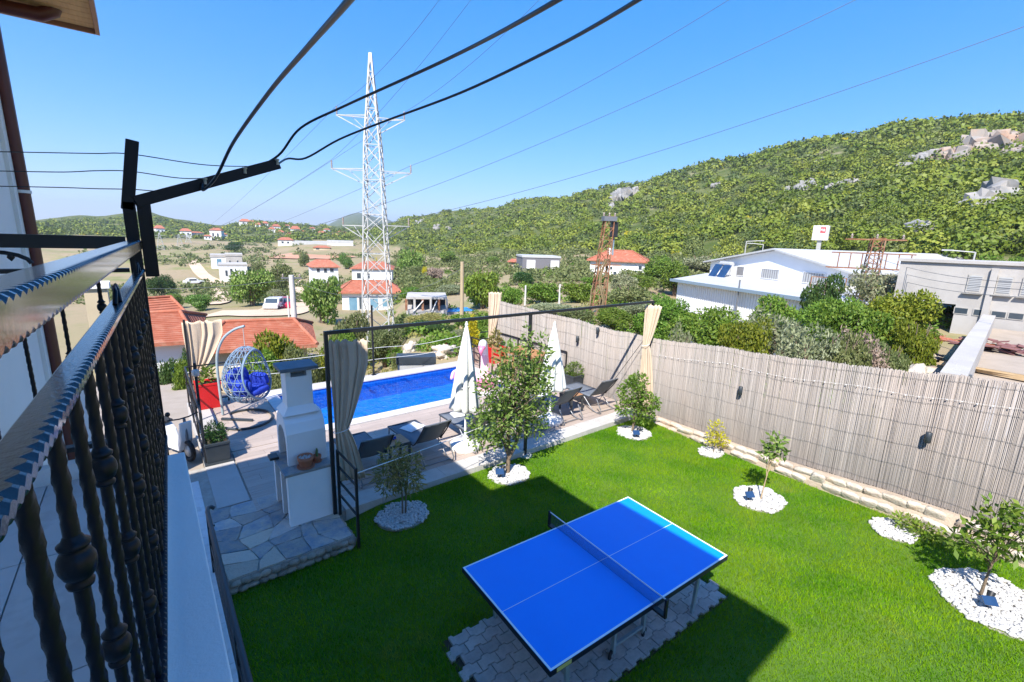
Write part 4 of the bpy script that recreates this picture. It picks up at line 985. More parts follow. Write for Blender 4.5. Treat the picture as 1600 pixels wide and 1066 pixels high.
# ================================================================== TABLE TENNIS TABLE
tt_ = thing('table_tennis_table', TT, 'blue table tennis table with net standing on pavers in the lawn', 'table tennis table', None, TTR)
for s in (-1, 1):
    x0, x1 = (-1.37, -.003) if s < 0 else (.003, 1.37)
    half = MB().box(x0, x1, -.7625, .7625, .738, .760).build('table_top', m_blueTT, tt_)
    L = MB(); L.box(x0, x1, .7425, .7625, .7601, .7612).box(x0, x1, -.7625, -.7425, .7601, .7612).box(x0, x1, -.003, .003, .7601, .7610)
    if s < 0: L.box(-1.37, -1.35, -.7424, .7424, .7601, .7612)
    else: L.box(1.35, 1.37, -.7424, .7424, .7601, .7612)
    L.build('line', m_line, half)
    e = MB(); xe = s*1.372
    e.box(x0, x1, .7626, .7655, .70, .757).box(x0, x1, -.7655, -.7626, .70, .757); e.box(min(xe, xe+s*.003), max(xe, xe+s*.003), -.7655, .7655, .70, .757)
    e.build('apron', m_navy, half)
    for y in (-.62, .62):
        MB().bar((s*1.0, y, .005), (s*1.06, y, .735), .045, .03, up=(0, 1, 0)).build('leg', m_ttleg, tt_)
        MB().bar((s*1.05, y, .66), (s*.35, y, .735), .03).build('strut', m_ttleg, tt_)
    MB().bar((s*1.03, -.62, .40), (s*1.03, .62, .40), .03).build('crossbar', m_ttleg, tt_)
    for y in (-.50, .50):
        MB().bar((s*.24, y, .07), (s*.24, y, .735), .04).build('carriage_post', m_ttleg, tt_)
        w = MB().lathe([(.001, -.014), (.05, -.014), (.056, -.008), (.056, .008), (.05, .014), (.001, .014)], n=16).build('wheel', m_rubber, tt_); w.location = (s*.27, y, .057); w.rotation_euler = (R(90), 0, R(20))
        MB().lathe([(.001, -.016), (.02, -.016), (.02, .016), (.001, .016)], n=10).build('hub', m_ttleg, w)
for y in (-.50, .50):
    MB().bar((-.24, y, .42), (.24, y, .42), .03).build('carriage_rail', m_ttleg, tt_); MB().bar((-.24, y, .16), (.24, y, .16), .03).build('carriage_rail', m_ttleg, tt_)
net = MB(); H0, H1 = .768, .912
for i in range(150):
    y = -.90+1.8*i/149; net.bar((0, y, H0), (0, y, H1), .0016)
for j in range(11):
    z = H0+(H1-H0)*j/10; net.bar((0, -.90, z), (0, .90, z), .0016)
net = net.build('net', m_navy, tt_)
MB().box(-.003, .003, -.905, .905, .900, .914).build('net_band', m_line, net)
for s in (-1, 1): MB().box(-.016, .016, s*.905-.012, s*.905+.012, .70, .918).build('net_post', m_blackmatte, tt_); MB().box(-.03, .03, min(s*.766, s*.90), max(s*.766, s*.90), .71, .735).build('net_clamp', m_blackmatte, tt_)
MB().box(-1.30, -1.13, -.7672, -.7656, .708, .752).build('sticker', m_yellow, tt_)

# ================================================================== PLANTERS
def foliage(name, parent, lobes, n, l, w, key, seed, **k):
    return meshobj(name, crown_mesh(name, lobes, n, l, w, np.random.default_rng(seed), LEAF[key], **k), None, parent)
def planter(x, y, z, w, d, h, material, label, taper=.92, rim=.03, rz=0., name='planter'):
    t = thing(name, (x, y, z), label, 'planter', None, rz); b = MB()
    def ring(s, zz): return [(-w/2*s, -d/2*s, zz), (w/2*s, -d/2*s, zz), (w/2*s, d/2*s, zz), (-w/2*s, d/2*s, zz)]
    V = ring(taper, 0)+ring(1, h-.05)+ring(1.04, h-.05)+ring(1.04, h)+ring(.90, h)+ring(.86, h-.08)
    F = [(3, 2, 1, 0)]
    for k in range(5): F += [(k*4+i, k*4+(i+1) % 4, k*4+4+(i+1) % 4, k*4+4+i) for i in range(4)]
    b.add(V, F).build('box', material, t, bevel=.006); b2 = MB().add([(x_, y_, h-.06) for x_, y_, _ in ring(.87, 0)], [(0, 1, 2, 3)]); b2.build('soil', m_soil, t); return t
p = planter(.92, 12.75, DZ, .50, .46, .62, m_red, 'red square planter beside the hanging chair')
foliage('foliage', p, [(0, 0, .74, (.10, .10, .18)), (.05, .03, .85, (.06, .06, .10))], 110, .16, .04, 'fresh', 1, spread=.5)
q = gz(766, 519, .2)
p = planter(9.28, 12.55, DZ, .55, .55, .55, m_red, 'red square planter behind the inflatable flamingo')
foliage('foliage', p, [(0, 0, .72, (.22, .22, .20)), (.05, 0, .95, (.12, .12, .16))], 260, .13, .045, 'gold', 2, spread=.7)
p = planter(.72, 9.62, DZ, .38, .62, .40, m_dark, 'dark grey rectangular planter of green plants by the step slab')
MB().box(-.22, .22, -.34, .34, 0, .03).build('tray', m_dark, p)
foliage('foliage', p, [(0, -.1, .50, (.17, .2, .16)), (0, .15, .48, (.17, .2, .15))], 900, .07, .016, 'dark', 3, spread=.8)
p = planter(9.55, 8.95, DZ, .60, .45, .42, m_dark, 'grey planter with a grassy bush against the reed fence')
foliage('foliage', p, [(0, 0, .52, (.30, .24, .22))], 900, .10, .016, 'fresh', 4, spread=.6)
p = planter(8.62, 12.95, DZ, .40, .40, .55, m_beigeplanter, 'beige planter with a golden conifer behind the near parasol')
foliage('foliage', p, [(0, 0, .75, (.22, .22, .24)), (0, 0, 1.0, (.19, .19, .26)), (0, 0, 1.25, (.12, .12, .26)), (0, 0, 1.45, (.06, .06, .2))], 1500, .09, .03, 'yellow', 5, spread=.4)

# ================================================================== HANGING CHAIR
hc = thing('hanging_chair', (1.45, 11.5, DZ), 'egg shaped wicker hanging chair with blue cushions on a curved stand', 'hanging chair')
MB().tube([(.52*math.cos(a)+.02, .62*math.sin(a)-.18, .03) for a in np.linspace(-2.6, 2.05, 40)], .026, 10).build('base_ring', m_dark, hc)
MB().bar((-.42, .10, .03), (.12, -.35, .03), .05).build('base_bar', m_dark, hc)
polepts = [(-.36, .40, .02), (-.37, .42, .6), (-.37, .44, 1.15), (-.33, .43, 1.50), (-.20, .38, 1.80), (.0, .28, 1.99), (.20, .16, 2.08)]
MB().tube(spline(polepts, 48), .028, 12).build('stand_pole', m_ttleg, hc)
MB().tube([(.17, .18, 2.06), (.17, .16, 1.62)], .008, 6).build('chain', m_galv, hc)
ec = Vector((.17, .14, .96)); opening = (Vector((.70, -.68, .12))).normalized()
def eggp(th, ph, k=1.0):  # th 0 top..pi bottom
    z = .66*math.cos(th); r = .50*math.sin(th)*(1-.16*math.cos(th)); return ec+Vector((r*math.cos(ph)*k, r*math.sin(ph)*k, z*k))
bask = MB(); n1 = 52
def keep_(p): return (p-ec).normalized().dot(opening) < .42
for i in range(n1):
    ph = 2*math.pi*i/n1; seg = []
    for t in np.linspace(.12, math.pi-.06, 28):
        p = eggp(t, ph+.10*math.sin(t*9+i*2.1))
        if keep_(p): seg.append(p)
        else:
            if len(seg) > 2: bask.tube(seg, .0068, 5)
            seg = []
    if len(seg) > 2: bask.tube(seg, .0068, 5)
for t in (.45, .75, 1.05, 1.35, 1.65, 1.95, 2.25, 2.5, 2.75):
    seg = []
    for ph in np.linspace(0, 2*math.pi, 64):
        p = eggp(t, ph)
        if keep_(p): seg.append(p)
        else:
            if len(seg) > 2: bask.tube(seg, .008, 5)
            seg = []
    if len(seg) > 2: bask.tube(seg, .008, 5)
bask.build('basket', m_wicker, hc)
a1 = opening.orthogonal().normalized(); a2 = opening.cross(a1); rim = []
for t in np.linspace(0, 2*math.pi, 60):
    dvec = (opening*.42+(a1*math.cos(t)+a2*math.sin(t))*.9075).normalized(); th = math.acos(max(-1, min(1, dvec.z))); ph = math.atan2(dvec.y, dvec.x)
    # find the egg point along dvec
    k = 1/math.sqrt((dvec.x**2+dvec.y**2)/(.50*(1-.16*dvec.z))**2+dvec.z**2/.66**2); rim.append(ec+dvec*k)
MB().tube(rim, .022, 8, cap=False).build('rim', m_wicker, hc)
def cushion(c, sx, sy, sz, rot, nm='cushion'):
    V, F = ICO[2]; rm = rot; W_ = []
    for v in V:
        e = Vector([math.copysign(abs(q)**.55, q) for q in v]); W_.append(Vector(c)+rm @ Vector((e.x*sx, e.y*sy, e.z*sz*(1-.12*abs(math.sin(e.x*6))))))
    return MB().add(W_, [tuple(int(k) for k in f) for f in F], True).build(nm, m_cushion, hc)
face = math.atan2(opening.y, opening.x); RZ = Matrix.Rotation(face, 3, 'Z')
cushion(ec+Vector((.06*math.cos(face), .06*math.sin(face), -.36)), .30, .34, .10, RZ)
cushion(ec+RZ @ Vector((-.24, .0, -.10)), .09, .32, .24, RZ @ Matrix.Rotation(R(-14), 3, 'Y'))
for s in (-1, 1): cushion(ec+RZ @ Vector((.06, s*.31, -.18)), .22, .08, .16, RZ @ Matrix.Rotation(R(s*12), 3, 'X'))

# ================================================================== INFLATABLE FLAMINGO in the pool
fl = thing('inflatable_flamingo', (7.30, 10.72, .06), 'white and pink inflatable flamingo ring floating at the right end of the pool', 'pool float')
MB().tube([(.46*math.cos(a), .46*math.sin(a), .17) for a in np.linspace(0, 2*math.pi, 41)], .20, 16, cap=False).build('ring', m_pinkpale, fl)
nk = [(.30, .22, .22), (.42, .34, .55), (.40, .36, .95), (.28, .27, 1.22), (.08, .10, 1.33), (-.10, -.06, 1.24), (-.20, -.15, 1.08)]
nk = [Vector((.20+p[0]*.55, p[1]*.6, p[2])) for p in nk]
P_ = spline([nk[0], nk[1], nk[2]], 20); MB().tube(P_, [.16-.05*i/len(P_) for i in range(len(P_))], 14).build('neck', m_pinkpale, fl)
P_ = spline(nk[2:6], 24); MB().tube(P_, [.112-.0*i for i in range(len(P_))], 14).build('head', m_vinyl, fl)
P_ = spline([nk[5], (nk[5]+nk[6])/2+Vector((-.05, -.04, .0)), nk[6]+Vector((.01, .01, -.06))], 14); MB().tube(P_, [.105-.085*i/len(P_) for i in range(len(P_))], 12).build('beak', m_pink, fl)
for s in (-1, 1): MB().lathe([(.001, -.02), (.022, -.01), (.022, .01), (.001, .02)], nk[4]+Vector((s*.055-.05, -s*.07-.02, .03)), 10).build('eye', m_black, fl)
for s in (-1, 1):
    P_ = spline([(.1, s*.52, .22), (-.15, s*.62, .38), (-.42, s*.56, .42), (-.62, s*.40, .30)], 18); MB().tube(P_, [.14-.006*i for i in range(len(P_))], 12).build('wing', m_pink if s < 0 else m_pinkpale, fl)
P_ = spline([(-.5, 0, .3), (-.68, 0, .45), (-.72, 0, .62)], 10); MB().tube(P_, [.14-.009*i for i in range(len(P_))], 12).build('tail', m_pink, fl)

# ================================================================== DINING CORNER
dtb = thing('dining_table', (9.25, 10.75, DZ), 'orange wooden dining table in the corner by the reed fence', 'dining table')
for k in range(7): MB().box(-.40+k*.116, -.40+k*.116+.108, -.75, .75, .715, .745).build('board', m_wood, dtb)
MB().box(-.36, .36, -.70, .70, .64, .714).build('apron', m_wood, dtb)
for sx in (-1, 1):
    for sy in (-1, 1): MB().box(sx*.34-.035, sx*.34+.035, sy*.68-.035, sy*.68+.035, 0, .64).build('leg', m_wood, dtb)
cp = thing('blue_cup', (9.15, 10.55, DZ+.745), 'small blue cup on the wooden dining table', 'cup'); MB().lathe([(.03, 0), (.038, .09), (.033, .09), (.026, .01), (.001, .008)], n=14).build('bowl', m_cushion, cp)
MB().tube([(.037, 0, .075), (.058, 0, .065), (.058, 0, .035), (.034, 0, .022)], .005, 6).build('handle', m_cushion, cp)
def wchair(x, y, rz, lab):
    t = thing('wooden_chair', (x, y, DZ), lab, 'chair', 'wooden chairs at the dining table', rz)
    for k in range(5): MB().box(-.22+k*.09, -.22+k*.09+.08, -.21, .21, .43, .45).build('seat_slat', m_wood, t)
    for sx in (-1, 1):
        MB().box(sx*.20-.02, sx*.20+.02, -.20, -.16, 0, .43).build('leg', m_wood, t); MB().box(sx*.20-.02, sx*.20+.02, .18, .22, 0, .92).build('back_post', m_wood, t)
    for z in (.58, .72, .86): MB().box(-.18, .18, .19, .21, z-.03, z+.03).build('back_slat', m_wood, t)
wchair(8.55, 10.55, R(90), 'orange wooden chair at the near side of the dining table'); wchair(8.55, 11.2, R(90), 'orange wooden chair at the pool side of the dining table'); wchair(9.2, 9.75, R(180), 'orange wooden chair at the end of the dining table facing the loungers')
def blackrail(name, pts, z0, h, label, rails=(1.0, .5), pst=1.2):
    t = thing(name, (pts[0][0], pts[0][1], z0), label, 'railing')
    for a, b in zip(pts[:-1], pts[1:]):
        A_ = Vector((*a, z0)); B_ = Vector((*b, z0)); L_ = (B_-A_).length; n = max(1, round(L_/pst))
        for f in rails: MB().bar(A_+Vector((0, 0, h*f)), B_+Vector((0, 0, h*f)), .03).build('rail', m_blackmatte, t, world=True)
        for i in range(n): q_ = A_.lerp(B_, i/n); MB().bar(q_, q_+Vector((0, 0, h)), .035).build('post', m_blackmatte, t, world=True)
    q_ = Vector((*pts[-1], z0)); MB().bar(q_, q_+Vector((0, 0, h)), .035).build('post', m_blackmatte, t, world=True); return t
blackrail('corner_railing', [(8.36, 12.1), (8.36, 13.12), (9.55, 13.12)], DZ, .95, 'black railing round the far corner of the deck behind the red planter', rails=(1.0, .75, .5, .25), pst=.6)
blackrail('terrace_railing', [(9.66, 12.9), (9.66, 9.45)], DZ, .95, 'black railing in front of the reed fence beside the dining table', rails=(1.0, .5))
lr = blackrail('entrance_railing', [(.53, 9.40), (.53, 12.95), (1.35, 12.98)], DZ, .98, 'black tube railing at the left end of the deck by the red planter', rails=(1.0, .55, .1), pst=1.1)
tall = thing('tall_black_post', (.56, 10.05, DZ), 'tall slim black post beside the dark grey planter', 'post'); MB().bar((0, 0, 0), (0, 0, 1.75), .045, .045, up=(0, 1, 0)).build('shaft', m_blackmatte, tall); MB().lathe([(.05, 1.5), (.06, 1.52), (.06, 1.6), (.03, 1.63)], n=10).build('lamp_head', m_galv, tall)

# ================================================================== SCOOTER on the driveway
sc_ = thing('scooter', (.10, 10.35, .12), 'white scooter parked beside the driveway railing', 'scooter', None, R(-66)); sc_.scale = (.82, .82, .86)
for x in (-.62, .62):
    w = MB().tube([(x+.20*math.cos(a), 0, .25+.20*math.sin(a)) for a in np.linspace(0, 2*math.pi, 25)], .05, 8, cap=False).build('wheel', m_rubber, sc_); MB().lathe([(.001, -.03), (.13, -.025), (.13, .025), (.001, .03)], n=14).build('rim', m_galv, w).location = (x, 0, .25); w.children[0].rotation_euler = (R(90), 0, 0)
prof = [(-.80, .52), (-.62, .72), (-.25, .74), (-.02, .60), (.10, .34), (.42, .32), (.52, .62), (.60, .92), (.66, .92), (.62, .50), (.50, .24), (-.30, .22), (-.50, .38)]
n = len(prof); V = [(x, y, z) for y in (-.13, .13) for x, z in prof]
MB().add(V, [tuple(range(n)), tuple(range(2*n-1, n-1, -1))]+[(i, i+n, (i+1) % n+n, (i+1) % n) for i in range(n)]).build('body', m_scooter, sc_, bevel=.03)
MB().box(-.78, -.12, -.125, .125, .741, .80).build('seat', m_rubber, sc_, bevel=.025)
MB().tube([(.62, 0, .25), (.63, 0, .60), (.60, 0, .98)], .03, 8).build('fork', m_galvdark, sc_)
MB().tube([(.55, -.32, 1.02), (.60, -.10, 1.00), (.60, .10, 1.00), (.55, .32, 1.02)], .016, 8).build('handlebar', m_blackmatte, sc_)
for s in (-1, 1):
    MB().tube([(.57, s*.26, 1.02), (.60, s*.30, 1.14)], .007, 6).build('mirror_stem', m_blackmatte, sc_); m = MB().lathe([(.001, -.01), (.05, -.008), (.05, .008), (.001, .01)], n=12).build('mirror', m_blackmatte, sc_); m.location = (.60, s*.31, 1.17); m.rotation_euler = (0, R(80), 0)
MB().box(.30-.55, .55-.55, .131, .16, .26, .36).build('exhaust', m_galvdark, sc_)
# ================================================================== REED FENCE AND RETAINING WALL
FX = 9.70
def ftop(y): return float(np.interp(y, [-4, .4, 1.1, 1.8, 2.7, 3.9, 5.9, 6.7, 7.8, 9.2, 10.6, 13.2], [2.66, 2.56, 2.52, 2.44, 2.33, 2.27, 2.15, 2.08, 2.08, 2.15, 2.18, 2.28]))+.014*math.sin(y*2.9)+.006*math.sin(y*7.1)
def fbot(y): return float(np.interp(y, [-4, 0, 1.5, 3, 5, 14], [.37, .37, .34, .24, .2, .205]))
fence = thing('reed_fence', (FX, 5, .2), 'tall pale reed screen fence along the right side of the garden', 'fence')
def m_reed_make():
    m, nt, out = newmat('dry_reed'); b = nt.nodes.new('ShaderNodeBsdfPrincipled'); b.inputs['Roughness'].default_value = .75
    at = nt.nodes.new('ShaderNodeAttribute'); at.attribute_name = 'tint'; rp = nt.nodes.new('ShaderNodeValToRGB'); e = rp.color_ramp.elements
    e[0].color = (.17, .15, .135, 1); e[1].color = (.40, .367, .342, 1); k = e.new(.35); k.color = (.26, .236, .217, 1); k = e.new(.7); k.color = (.325, .295, .272, 1)
    nt.links.new(at.outputs['Fac'], rp.inputs[0]); c = mixc(nt, noise_fac(nt, 1.2, lo=.4, hi=.7, stretch=(1, 1, .5)), rp.outputs[0], (.335, .29, .26))
    c = mixc(nt, noise_fac(nt, 2.2, lo=.55, hi=.75, stretch=(1, 3, .35)), c, (.27, .25, .235)); nt.links.new(c, b.inputs['Base Color']); nt.links.new(b.outputs[0], out.inputs[0]); return m
m_reed = m_reed_make()
edges = [-3.6, -1.4, .95, 3.75, 5.55, 6.85, 9.1, 11.2, 13.15]
for a, b in zip(edges[:-1], edges[1:]):
    V = []; F = []; T = []; y = a+.004; rg = random.Random(int(a*100)); fy = 0
    off = rg.uniform(-.012, .012); amp_t = rg.uniform(-.03, .03)
    while y < b-.004 or fy == 0:
        if y >= b-.004: fy = 1; y = a+.007
        r = rg.uniform(.0034, .0062)+.002*fy; zt = ftop(y)+rg.gauss(0, .012)+amp_t*.3; zb = fbot(y)+rg.uniform(-.03, .02); x = FX+off+.010*fy+rg.gauss(0, .0035); lx = rg.gauss(0, .006); ly = rg.gauss(0, .007); base = len(V)
        for z, f in ((zb, 0), (zt, 1)):
            for q in range(4):
                t = q*math.pi/2+.4; V.append((x+lx*f+r*math.cos(t), y+ly*f+r*math.sin(t), z))
        F += [(base+q, base+(q+1) % 4, base+4+(q+1) % 4, base+4+q) for q in range(4)]+[(base+4, base+5, base+6, base+7)]
        tn = min(1, max(0, rg.gauss(.6, .16))) if rg.random() > .04 else .12; T += [tn]*8; y += r*1.75
    me = npmesh('reed_panel', np.array(V)-np.array(fence.location), F, T); me.materials.append(m_reed); o = meshobj('reed_panel', me, None, fence); o['kind'] = 'stuff'
    for k in range(6):
        z = lambda y_: fbot(y_)+.12+(ftop(y_)-fbot(y_)-.22)*k/5+.008*math.sin(y_*9+k)
        ys = np.linspace(a, b, 14); MB().tube([(FX-.012, q, z(q)) for q in ys], .0022, 4, cap=False).build('binding_wire', m_wire, fence, world=True)
for y in (-1.4, .95, 3.75, 5.55, 9.1, 11.2): MB().bar((FX+.03, y, fbot(y)-.1), (FX+.03, y, ftop(y)+.03), .035, .035, up=(0, 1, 0)).build('post', m_galvdark, fence, world=True)
# dark band of backing cloth showing at the foot
MB().add([(FX+.014, y, z) for y in (-3.6, 2, 13.1) for z in (fbot(y)-.05, fbot(y)+.02)], [(0, 2, 3, 1), (2, 4, 5, 3)]).build('backing_strip', m_rubber, fence, world=True)
def fence_lamp(y, z, label):
    t = thing('wall_lamp', (FX-.02, y, z), label, 'wall lamp', 'small dark wall lamps on the reed fence')
    MB().lathe([(.035, -.09), (.042, -.085), (.042, .085), (.035, .09)], (-.06, 0, 0), 14).build('housing', m_dark, t); MB().box(-.06, .005, -.018, .018, -.03, .03).build('bracket', m_dark, t)
for y, z, l in ((4.26, 1.40, 'dark cylindrical lamp on the reed fence above the small yellow shrub'), (1.24, 1.46, 'dark cylindrical lamp on the reed fence above the low plant, nearest the viewer'), (9.01, 1.62, 'dark cylindrical lamp on the reed fence above the grey planter'), (8.28, 2.0, 'dark lamp high on the reed fence left of the pergola corner'), (11.15, 1.58, 'dark lamp on the reed fence behind the dining table')): fence_lamp(y, z, l)
# string of small bulbs along the fence
sl = thing('string_lights', (FX-.03, 3, 1.9), 'string of tiny bulbs drooping along the reed fence', 'string lights')
ys = np.linspace(6.3, -1.2, 46); zz = [ftop(y)-.34-.05*abs(math.sin(y*1.35)) for y in ys]
MB().tube([(FX-.025, y, z) for y, z in zip(ys, zz)], .0013, 5).build('wire', m_white, sl, world=True)
for y, z in zip(ys, zz): MB().lathe([(.001, -.018), (.009, -.010), (.009, .0), (.005, .005), (.001, .007)], (FX-.03, y, z-.004), 8).build('bulb', m_vinyl, sl, world=True)

rw_ = thing('retaining_wall', (9.5, 3, 0), 'low pale stone retaining wall between lawn and reed fence', 'wall')
V = []; F = []
ys = np.linspace(-4, 6.5, 40)
for y in ys:
    zb = fbot(y)-.02
    for x, z in ((9.42, -.1), (9.46, zb*.40), (9.56, zb*.93), (9.62, zb+.004+.006*math.sin(y*9)), (9.80, zb+.01)): V.append((x, y, z))
F = [(j*5+i, (j+1)*5+i, (j+1)*5+i+1, j*5+i+1) for j in range(39) for i in range(4)]
MB().add(V, F).build('mortar_core', m_ledge, rw_, world=True)
stv = [rockmesh('stone', 1, 1, 1, 20+s, 2, .22, m_stone, freq=1.1, flat=True) for s in range(8)]
y = 6.4; k = 0
while y > -3.6:
    zb = fbot(y); rows = 1 if (zb < .3 and k % 3 == 0) else 2
    hh = zb/rows; wmax = 0
    for r_ in range(rows):
        w = random.uniform(.18, .40); o = meshobj('stone', random.choice(stv), None, rw_)
        o.location = Vector((9.435+.145*(r_+.5)/rows, y-w/2-random.uniform(0, .05)*r_, hh*(r_+.5)+.005))-rw_.location; o.scale = (.06, w*.60, hh*.68); o.rotation_euler = (random.uniform(-.12, .12), R(-26)+random.uniform(-.1, .1), random.uniform(-.1, .1)); wmax = max(wmax, w)
    y -= wmax*.93; k += 1

# ================================================================== PLANTED BEDS AND SAPLINGS
pv = [rockmesh('pb', 1, 1, 1, 40+s, 0, .3) for s in range(5)]
PVV = [np.array([v.co[:] for v in m.vertices]) for m in pv]; PVF = np.array([p.vertices[:] for p in pv[0].polygons])
bedlab = ['white pebble bed round the yellow tipped sapling beside the deck', 'white pebble bed round the large leafy tree', 'white pebble bed round the bushy sapling near the pergola corner', 'white pebble bed round the small staked sapling', 'largest white pebble bed at the right edge of the lawn', 'small white pebble bed round the yellow shrub by the stone wall', 'small white pebble bed with a low plant by the stone wall']
for bi, (bx, by, rx, ry) in enumerate(BEDS):
    t = thing('pebble_bed', (bx, by, float(lz(bx, by-.2))), bedlab[bi], 'pebble bed', 'white pebble beds in the lawn'); rng = np.random.default_rng(60+bi)
    MB().prism([(rx*math.cos(a), ry*math.sin(a)) for a in np.linspace(0, 2*math.pi, 25)[:-1]], -.02, .012).build('base', m_grout, t)
    n = int(900*rx*ry*3.14/.45); Vs = []; Fs = []; c = 0
    for i in range(n):
        a = rng.uniform(0, 6.283); q = math.sqrt(rng.random())*(1+.05*math.sin(5*a)+.04*math.sin(11*a+1)); s = rng.uniform(.013, .027)
        M_ = np.array(Matrix.Rotation(rng.uniform(0, 6.28), 3, 'Z') @ Matrix.Rotation(rng.uniform(-.6, .6), 3, 'X'))
        v = (PVV[i % 5]*[s*1.2, s, s*.75]) @ M_.T + [rx*q*math.cos(a), ry*q*math.sin(a), .018+rng.uniform(0, .018)]; Vs.append(v); Fs.append(PVF+c); c += len(v)
    me = npmesh('pebbles', np.concatenate(Vs), np.concatenate(Fs)); me.materials.append(m_pebble); meshobj('pebbles', me, None, t)['kind'] = 'stuff'
def sapling(loc, label, trunks, lobes, n, l, w, key, seed, bark=None, spread=.7, droop=.1, name='sapling', shell=.35, twigs=14, tr=.02):
    t = thing(name, (loc[0], loc[1], float(lz(loc[0], loc[1]))), label, 'tree', 'young trees in the lawn'); b = MB(); rng = random.Random(seed)
    for tp in trunks: b.tube(spline(tp, 18) if len(tp) > 2 else tp, [tr*(1-.55*i/18) for i in range(len(spline(tp, 18)) if len(tp) > 2 else 2)], 8)
    top = Vector(trunks[0][-1])
    for i in range(twigs):
        lb = lobes[i % len(lobes)]; rr = lb[3] if np.isscalar(lb[3]) else lb[3][0]
        tp = trunks[i % len(trunks)]; s0 = Vector(tp[-2]).lerp(Vector(tp[-1]), rng.uniform(.2, 1.)); e_ = Vector((lb[0], lb[1], lb[2]))+Vector((rng.uniform(-1, 1), rng.uniform(-1, 1), rng.uniform(-.3, 1)))*rr*.8
        b.tube([s0, s0.lerp(e_, .5)+Vector((0, 0, .05*rr)), e_], [tr*.38, tr*.25, tr*.1], 5)
    b.build('trunk', bark or m_bark, t); foliage('crown', t, lobes, n, l, w, key, seed, spread=spread, droop=droop, shell=shell); return t
sapling((2.78, 6.07, 0), 'narrow leaved sapling with yellow tips beside the deck edge, nearest the barbecue', [[(0, 0, 0), (.0, .01, .4), (-.06, .02, .72)], [(.05, .0, 0), (.07, 0, .4), (.10, -.02, .68)]],
        [(-.20, 0, .80, (.24, .22, .18)), (.05, 0, .70, (.28, .25, .24)), (.14, .05, .48, (.22, .2, .14)), (-.1, 0, 1.02, (.16, .16, .18)), (.12, -.1, .92, (.14, .14, .14)), (-.22, .05, .56, (.16, .16, .1))], 900, .13, .024, 'gold', 71, spread=.8, droop=.35, tr=.016)
cr = [(.0, 0, 1.30, (.48, .45, .40)), (-.45, -.05, 1.15, (.42, .4, .36)), (.5, .0, 1.35, (.48, .45, .42)), (-.3, 0, 1.75, (.40, .4, .36)), (.28, .05, 1.85, (.46, .42, .40)), (.0, 0, 2.22, (.32, .32, .34)), (.62, .0, 1.8, (.34, .34, .36)), (-.55, .0, .88, (.32, .3, .24)), (.55, 0, .85, (.34, .32, .24)), (-.05, 0, .75, (.34, .3, .18)), (.75, 0, 2.25, (.16, .16, .42)), (.35, 0, 2.5, (.1, .1, .35))]
sapling((4.93, 6.16, 0), 'largest leafy garden tree standing in front of the sun loungers', [[(0, 0, 0), (.02, .02, .45), (-.02, 0, .85), (.0, 0, 1.5)], [(.01, .01, .30), (.16, .0, .55), (.30, .02, .95), (.4, 0, 1.5)], [(.0, .01, .42), (-.12, 0, .7), (-.28, 0, 1.2)]], cr, 4700, .088, .042, 'tree', 72, spread=.9, droop=.25, twigs=44, tr=.042, shell=.2)
sapling((8.50, 6.06, 0), 'bushy bright green sapling in front of the pergola corner curtain', [[(0, 0, 0), (.02, 0, .35), (.04, 0, .7)], [(.0, .0, .05), (.10, -.04, .4), (.2, -.08, .7)]],
        [(.0, .1, .95, (.34, .32, .30)), (.25, -.15, .70, (.32, .3, .26)), (.05, .0, 1.22, (.22, .22, .2)), (-.2, .12, .60, (.22, .2, .18)), (.2, -.1, .38, (.3, .26, .16))], 2400, .08, .036, 'fresh', 73, spread=.9, tr=.022, twigs=20)
sapling((8.12, 2.99, 0), 'small slender sapling with a pale stem between table and stone wall', [[(0, 0, 0), (.03, -.02, .35), (.06, -.05, .78)]],
        [(.06, -.05, .98, (.16, .16, .15)), (.10, -.08, 1.12, (.14, .14, .13)), (.0, .0, .88, (.14, .14, .10)), (.18, -.14, .92, (.10, .1, .08))], 170, .115, .055, 'tree', 74, bark=m_barkpale, spread=.8, droop=.3, tr=.014, twigs=9)
sapling((8.10, .20, 0), 'slim young tree with long drooping leaves at the right edge of the lawn', [[(0, 0, .0), (.0, -.01, .3), (.03, -.03, .62)]],
        [(.0, .10, .78, (.30, .28, .20)), (.05, -.15, .92, (.34, .34, .26)), (.1, -.25, 1.18, (.28, .3, .22)), (.0, .28, .66, (.2, .2, .14)), (.1, .05, 1.12, (.22, .24, .18))], 620, .13, .048, 'fresh', 75, spread=.9, droop=.45, tr=.02, twigs=22)
sapling((9.22, 4.46, 0), 'small pale yellow shrub by the stone wall', [[(0, 0, 0), (.02, 0, .25), (.0, 0, .5)]], [(.0, 0, .35, (.2, .2, .16)), (.02, .02, .58, (.16, .16, .16)), (.1, -.1, .3, (.16, .16, .12))], 420, .065, .026, 'yellow', 76, tr=.010)
sapling((9.08, 1.05, 0), 'low spreading green plant beside the small pebble bed by the wall', [[(0, 0, 0), (.02, 0, .1), (.0, 0, .2)]], [(.0, -.1, .13, (.22, .26, .10)), (.05, .15, .15, (.16, .2, .10))], 330, .075, .034, 'fresh', 77, tr=.010, name='low_plant')
def solar_light(x, y, rz, label):
    t = thing('solar_spotlight', (x, y, .02+float(lz(x, y))), label, 'garden light', 'solar spotlights in the pebble beds', rz)
    MB().tube([(0, 0, -.02), (0, 0, .13)], .012, 8).build('stake', m_blackmatte, t)
    MB().obox((-.03, -.06, .15), .15, .012, .11, 0, Matrix.Rotation(R(-50), 3, 'X')).build('solar_panel', m_solar, t)
    MB().tube([(.02, .02, .13), (.06, .06, .20)], [.032, .042], 12).build('lamp_head', m_blackmatte, t)
